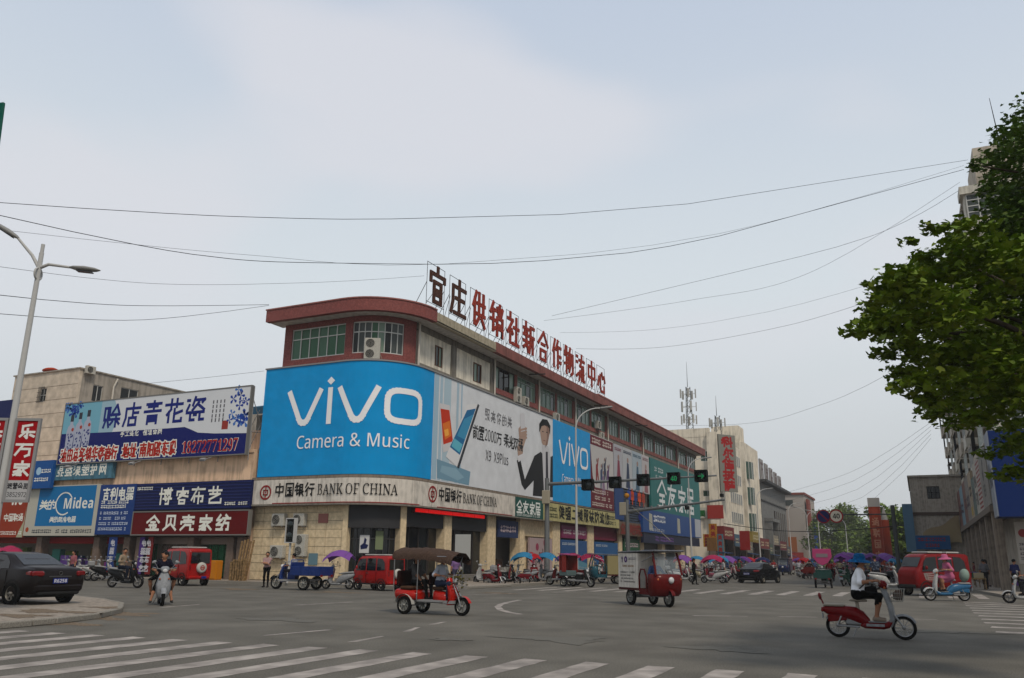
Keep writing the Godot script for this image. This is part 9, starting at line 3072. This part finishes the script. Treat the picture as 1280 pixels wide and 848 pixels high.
func parked() -> void:
	var P := pal()
	var sh := [cloth_mat("shade_pink", Color(0.55, 0.13, 0.27)), cloth_mat("shade_sky", Color(0.16, 0.42, 0.56)), cloth_mat("shade_lilac", Color(0.42, 0.26, 0.52)), cloth_mat("shade_navy", Color(0.10, 0.13, 0.27)), cloth_mat("shade_red", Color(0.55, 0.08, 0.10)), cloth_mat("shade_violet", Color(0.33, 0.17, 0.42))]
	var grp := "scooters parked along the shopping street"
	var defs := [
		["white scooter without a shade", {"paint": P["white"], "full": true, "mirrors": true}],
		["white scooter under a magenta sunshade", {"paint": P["white"], "full": true, "shade": sh[0], "apron": M("apron_red", Color(0.4, 0.1, 0.12), 0.8)}],
		["silver scooter under a sky blue sunshade", {"paint": P["silver"], "full": true, "shade": sh[1]}],
		["crimson electric bike with basket", {"paint": P["crimson"], "basket": true, "trim": P["silver"]}],
		["black scooter under a lilac sunshade", {"paint": P["black"], "full": true, "shade": sh[2], "apron": M("apron_pink", Color(0.5, 0.36, 0.4), 0.8)}],
		["pink electric bike with flowered apron", {"paint": P["pink"], "apron": M("apron_flower", Color(0.55, 0.42, 0.42), 0.8, 0.0, noise_tex("flower", 0.03, 0.35, 1.0, 3), 3.0), "basket": true}],
		["black scooter with top box", {"paint": P["black"], "full": true, "box": true, "mirrors": true}],
		["cobalt scooter under a navy sunshade", {"paint": P["cobalt"], "full": true, "shade": sh[3]}],
		["red scooter under a scarlet sunshade", {"paint": P["crimson"], "full": true, "shade": sh[4], "apron": M("apron_red")}],
		["cream scooter with dark apron", {"paint": P["cream"], "full": true, "apron": M("apron_dark", Color(0.06, 0.06, 0.08), 0.8), "mirrors": true}],
		["green electric bike under a violet sunshade", {"paint": P["green"], "shade": sh[5], "basket": true}]]
	var proto := []
	for e in defs:
		var o := moped("parked_scooter", e[0] + " along the shopping street", e[1], grp)
		proto.append([o, false])
	var r := RandomNumberGenerator.new()
	r.seed = 17
	var spots := []
	for e in [[604, 730, 0], [618, 731, 3], [634, 731, 6], [645, 730, 3], [654, 729, 2], [664, 729, 8], [694, 729, 0], [700, 728, 9], [682, 729, 2], [716, 727, 1], [740, 728, 1], [746, 726, 0], [708, 726, 4]]: spots.append([G(e[0], e[1] + 1), r.randf_range(-40, 40) + (180 if r.randf() < 0.4 else 0), e[2]])
	var order := [1, 0, 2, 5, 4, 6, 2, 9, 3, 4, 0, 8, 7, 1, 5, 10, 0, 2, 3, 4, 9, 6, 8, 1, 7, 0, 5, 8, 2, 4, 0, 1, 6, 3, 10, 8, 2, 5]
	var k := 0
	for i in 13:
		var z := -60.0 - i * 4.2
		for j in 3:
			var x := -13.6 - j * 2.2 - minf(i * 0.22, 2.4) + r.randf_range(-0.5, 0.5)
			if i > 8 and j == 0: continue
			spots.append([Vector3(x, 0, z + r.randf_range(-1.2, 1.2)), r.randf_range(-35, 35) + (180 if r.randf() < 0.45 else 0), order[k % order.size()]])
			k += 1
	for i in 8: spots.append([G(1058 + i * 9 + r.randf_range(-4, 4), 733 - 0.7 * (i % 4)) + Vector3(0, 0, -2.0 * (i % 3)), 90 + r.randf_range(-50, 50), [10, 4, 2, 4, 10, 0, 4, 2][i]])
	spots.append([G(1112, 738), 20.0, 0])
	for i in 6: spots.append([Vector3(-47.0 + i * 0.85, 0, -34.6 + r.randf_range(-0.3, 0.3)), 70 + r.randf_range(-12, 12), [0, 0, 9, 0, 0, 6][i]])
	spots.append([Vector3(-50.2, 0, -33.2), 10.0, 1])
	spots.append([Vector3(-52.6, 0, -33.6), 200.0, 1])
	for i in 18: spots.append([G(984 + i * 7.5 + r.randf_range(-3, 3), 716.5 + 2.2 * (i % 4)), 90 + r.randf_range(-30, 30), [4, 1, 10, 8, 2, 7, 0, 3, 5][i % 9]])
	for s in spots:
		var pr = proto[s[2]]
		var o: Node3D = pr[0]
		if pr[1]: o = copy(pr[0], "parked_scooter", Vector3.ZERO, 0.0)
		pr[1] = true
		o.position = s[0]
		o.rotation.y = deg_to_rad(s[1])
		o.scale = Vector3.ONE * (1.2 if s[0].x > -8.0 and s[0].z > -70.0 else 1.05)
		var at: Vector3 = s[0]
		var wh := "in the market row"
		if at.x < -40: wh = "in the row before the appliance shop"
		elif at.z > -58.5 and at.x < -15: wh = "at the kerb by the bank"
		elif at.x > -8: wh = "near the orange columns"
		elif at.z < -84: wh = "by the cream building"
		o.set_meta("label", "%s %s" % [defs[s[2]][0], wh])
	for p in proto:
		if not p[1]: p[0].position = Vector3(-20.0, 0, -118.0)
func crowd() -> void:
	# people and traffic farther down the street, small in the picture
	var protos := []
	var looks := [[Color(0.6, 0.6, 0.62), Color(0.1, 0.1, 0.14), true], [Color(0.5, 0.14, 0.16), Color(0.08, 0.08, 0.1), true], [Color(0.2, 0.28, 0.42), Color(0.12, 0.12, 0.14), false], [Color(0.55, 0.5, 0.4), Color(0.15, 0.14, 0.14), false], [Color(0.5, 0.3, 0.4), Color(0.2, 0.2, 0.24), true]]
	var nm := ["white", "red", "blue", "tan", "rose"]
	for i in 5:
		var d := seated(-0.28, 0.9, 0.12, 1.12, 0.1, 0.42, {"shirt": looks[i][0], "pants": looks[i][1], "fem": looks[i][2], "cell": 0.034})
		protos.append(person("person in %s top sitting on a scooter down the shopping street" % nm[i], Vector3(-12.5 - i, 0, -70), 0.0, d, "riders down the shopping street"))
	var P := pal()
	var bikes := [moped("ridden_scooter", "white scooter being ridden down the shopping street", {"paint": P["white"], "full": true, "mirrors": true}, "scooters ridden down the street"), moped("ridden_scooter", "red scooter being ridden down the shopping street", {"paint": P["crimson"], "full": true, "apron": M("apron_red")}, "scooters ridden down the street")]
	var spots := [[1000, 722, 92, 0], [1040, 727, 80, 1], [1020, 719, 88, 2], [1052, 723, 85, 3], [1064, 729, 100, 4], [992, 718, -90, 0], [968, 721, -88, 1], [1072, 722, 92, 2], [1086, 727, 95, 3], [940, 722, 70, 4], [914, 724, 20, 2], [890, 726, -60, 0], [1045, 718, 90, 1]]
	for k in spots.size():
		var e = spots[k]
		var at := G(e[0], e[1])
		var y := deg_to_rad(e[2])
		if k < 5:
			protos[e[3]].position = at
			protos[e[3]].rotation.y = y
		else: copy(protos[e[3]], "person", at, y)
		if k < 2:
			bikes[k].position = at
			bikes[k].rotation.y = y
		else: copy(bikes[k % 2], "ridden_scooter", at, y)
	# walkers under the arcade and on the shop pavement
	var wk := []
	for i in 3: wk.append(person("person in %s walking along the pavement" % ["grey shirt", "pale dress", "dark blue"][i], Vector3(4, 0.13, -60), 0.0, {"shirt": [Color(0.35, 0.35, 0.36), Color(0.6, 0.5, 0.5), Color(0.12, 0.15, 0.28)][i], "pants": [Color(0.1, 0.1, 0.12), Color(0.55, 0.48, 0.48), Color(0.1, 0.1, 0.11)][i], "fem": i == 1, "cell": 0.034, "feet": [Vector3(-0.16, 0.08, -0.09), Vector3(0.18, 0.07, 0.09)]}, "walkers on the pavements"))
	var ws := [Vector3(3.4, 0.13, -57), Vector3(3.9, 0.13, -63), Vector3(2.6, 0.13, -72), Vector3(3.2, 0.13, -80), Vector3(-23.6, 0.13, -66), Vector3(-24.0, 0.13, -72), Vector3(-23.4, 0.13, -85), Vector3(-23.8, 0.13, -98), Vector3(4.6, 0.13, -53), Vector3(2.2, 0.13, -86)]
	for k in ws.size():
		if k < 3:
			wk[k].position = ws[k]
			wk[k].rotation.y = 1.6 + k
		else: copy(wk[k % 3], "person", ws[k], 1.4 + k * 2.3)
	# pavement clutter below the flats: carts, crates, a sunshade
	for k in 6:
		var t := thing("street_stall", "low stall with boxes at the arcade edge, %s" % ["first beside the corner sign", "with a green cloth", "with red crates", "with pale sacks", "with blue crates", "by the grey block"][k], "stall", Vector3(2.9 - 0.08 * k, 0.13, -56.0 - k * 5.5), 0.1 * k)
		bx("table", Vector3(0, 0.6, 0), Vector3(0.9, 0.06, 1.6), M("timber", Color(0.52, 0.40, 0.25), 0.85), t)
		for s in [-1, 1]:
			for q in [-1, 1]: bx("leg", Vector3(s * 0.4, 0.29, q * 0.72), Vector3(0.05, 0.58, 0.05), M("timber"), t)
		for q in 3: bx("crate", Vector3(0.05 * q, 0.78, -0.5 + 0.5 * q), Vector3(0.5, 0.3, 0.42), M("crate%d" % ((k + q) % 4), [Color(0.5, 0.1, 0.1), Color(0.1, 0.3, 0.2), Color(0.55, 0.5, 0.4), Color(0.1, 0.2, 0.45)][(k + q) % 4], 0.8), t, 0.02)
	# hanging banner under the corner sign
	var b := board("hanging_banner", "narrow white printed banner hanging under the blue corner sign", Vector3(4.9, 1.6, -53.2), Vector3.RIGHT, 0.7, 2.2, 0.04, M("banner_white", Color(0.6, 0.58, 0.55), 0.8), "banner")
	var mb := MB.new()
	p_disc(mb, b[1], 0.35, 1.6, 0.22, Color(0.5, 0.2, 0.2))
	for q in 4: p_dashes(mb, b[1], 0.1, 0.2 + 0.25 * q, 0.5, 0.14, Color(0.25, 0.2, 0.25), q)
	put(mb, "print", MV(), b[0])
	# white plastic sign board leaning by the bank, bins
	var o := thing("road_sign", "blank white board on a post behind the canopied trike", "board", Vector3(PZ(578, 700, -40.0).x, 0.13, -40.0))
	bx("panel", Vector3(0, 2.0, 0), Vector3(0.95, 1.3, 0.05), M("rack_white"), o, 0.01)
	bx("post", Vector3(0, 0.7, -0.05), Vector3(0.06, 1.4, 0.06), M("galv"), o)
	o = thing("yellow_cabinet", "yellow metal cabinet standing before the curtain shop", "cabinet", Vector3(PZ(268, 700, WL + 1.3).x, 0.13, WL + 1.3))
	bx("body", Vector3(0, 0.55, 0), Vector3(0.9, 1.1, 0.5), M("cab_yellow", Color(0.68, 0.42, 0.05), 0.6), o, 0.03)
	bx("door", Vector3(0, 0.55, 0.26), Vector3(0.8, 0.95, 0.03), M("cab_yellow"), o, 0.01)
	for k in 3:
		var bb := board("standing_sign", "upright blue lettered strip by the shop pillars, %s" % ["beside the appliance shop door", "next to the violet strip", "before the curtain shop pillar"][k], Vector3(PZ([133, 172, 178][k], 700, WL + 0.15).x, 0.3, WL + 0.1), Vector3.RIGHT, 0.75, 2.3, 0.06, M("strip%d" % k, [Color(0.1, 0.2, 0.42), Color(0.26, 0.16, 0.42), Color(0.42, 0.12, 0.12)][k], 0.6))
		mb = MB.new()
		for q in 4: p_cn(mb, bb[1], "电器布艺"[q], 0.2, 1.75 - 0.52 * q, 0.36, 0.36, Vector2.ZERO, 0.06, Color(0.7, 0.7, 0.72))
		put(mb, "lettering", MV(), bb[0])
func _ready() -> void:
	rng.seed = 7
	camera_sky_sun()
	ground()
	main_building()
	left_side()
	far_street()
	right_side()
	facade_signs()
	rooftop_letters()
	furniture()
	cables()
	trees()
	traffic()
	crowd()
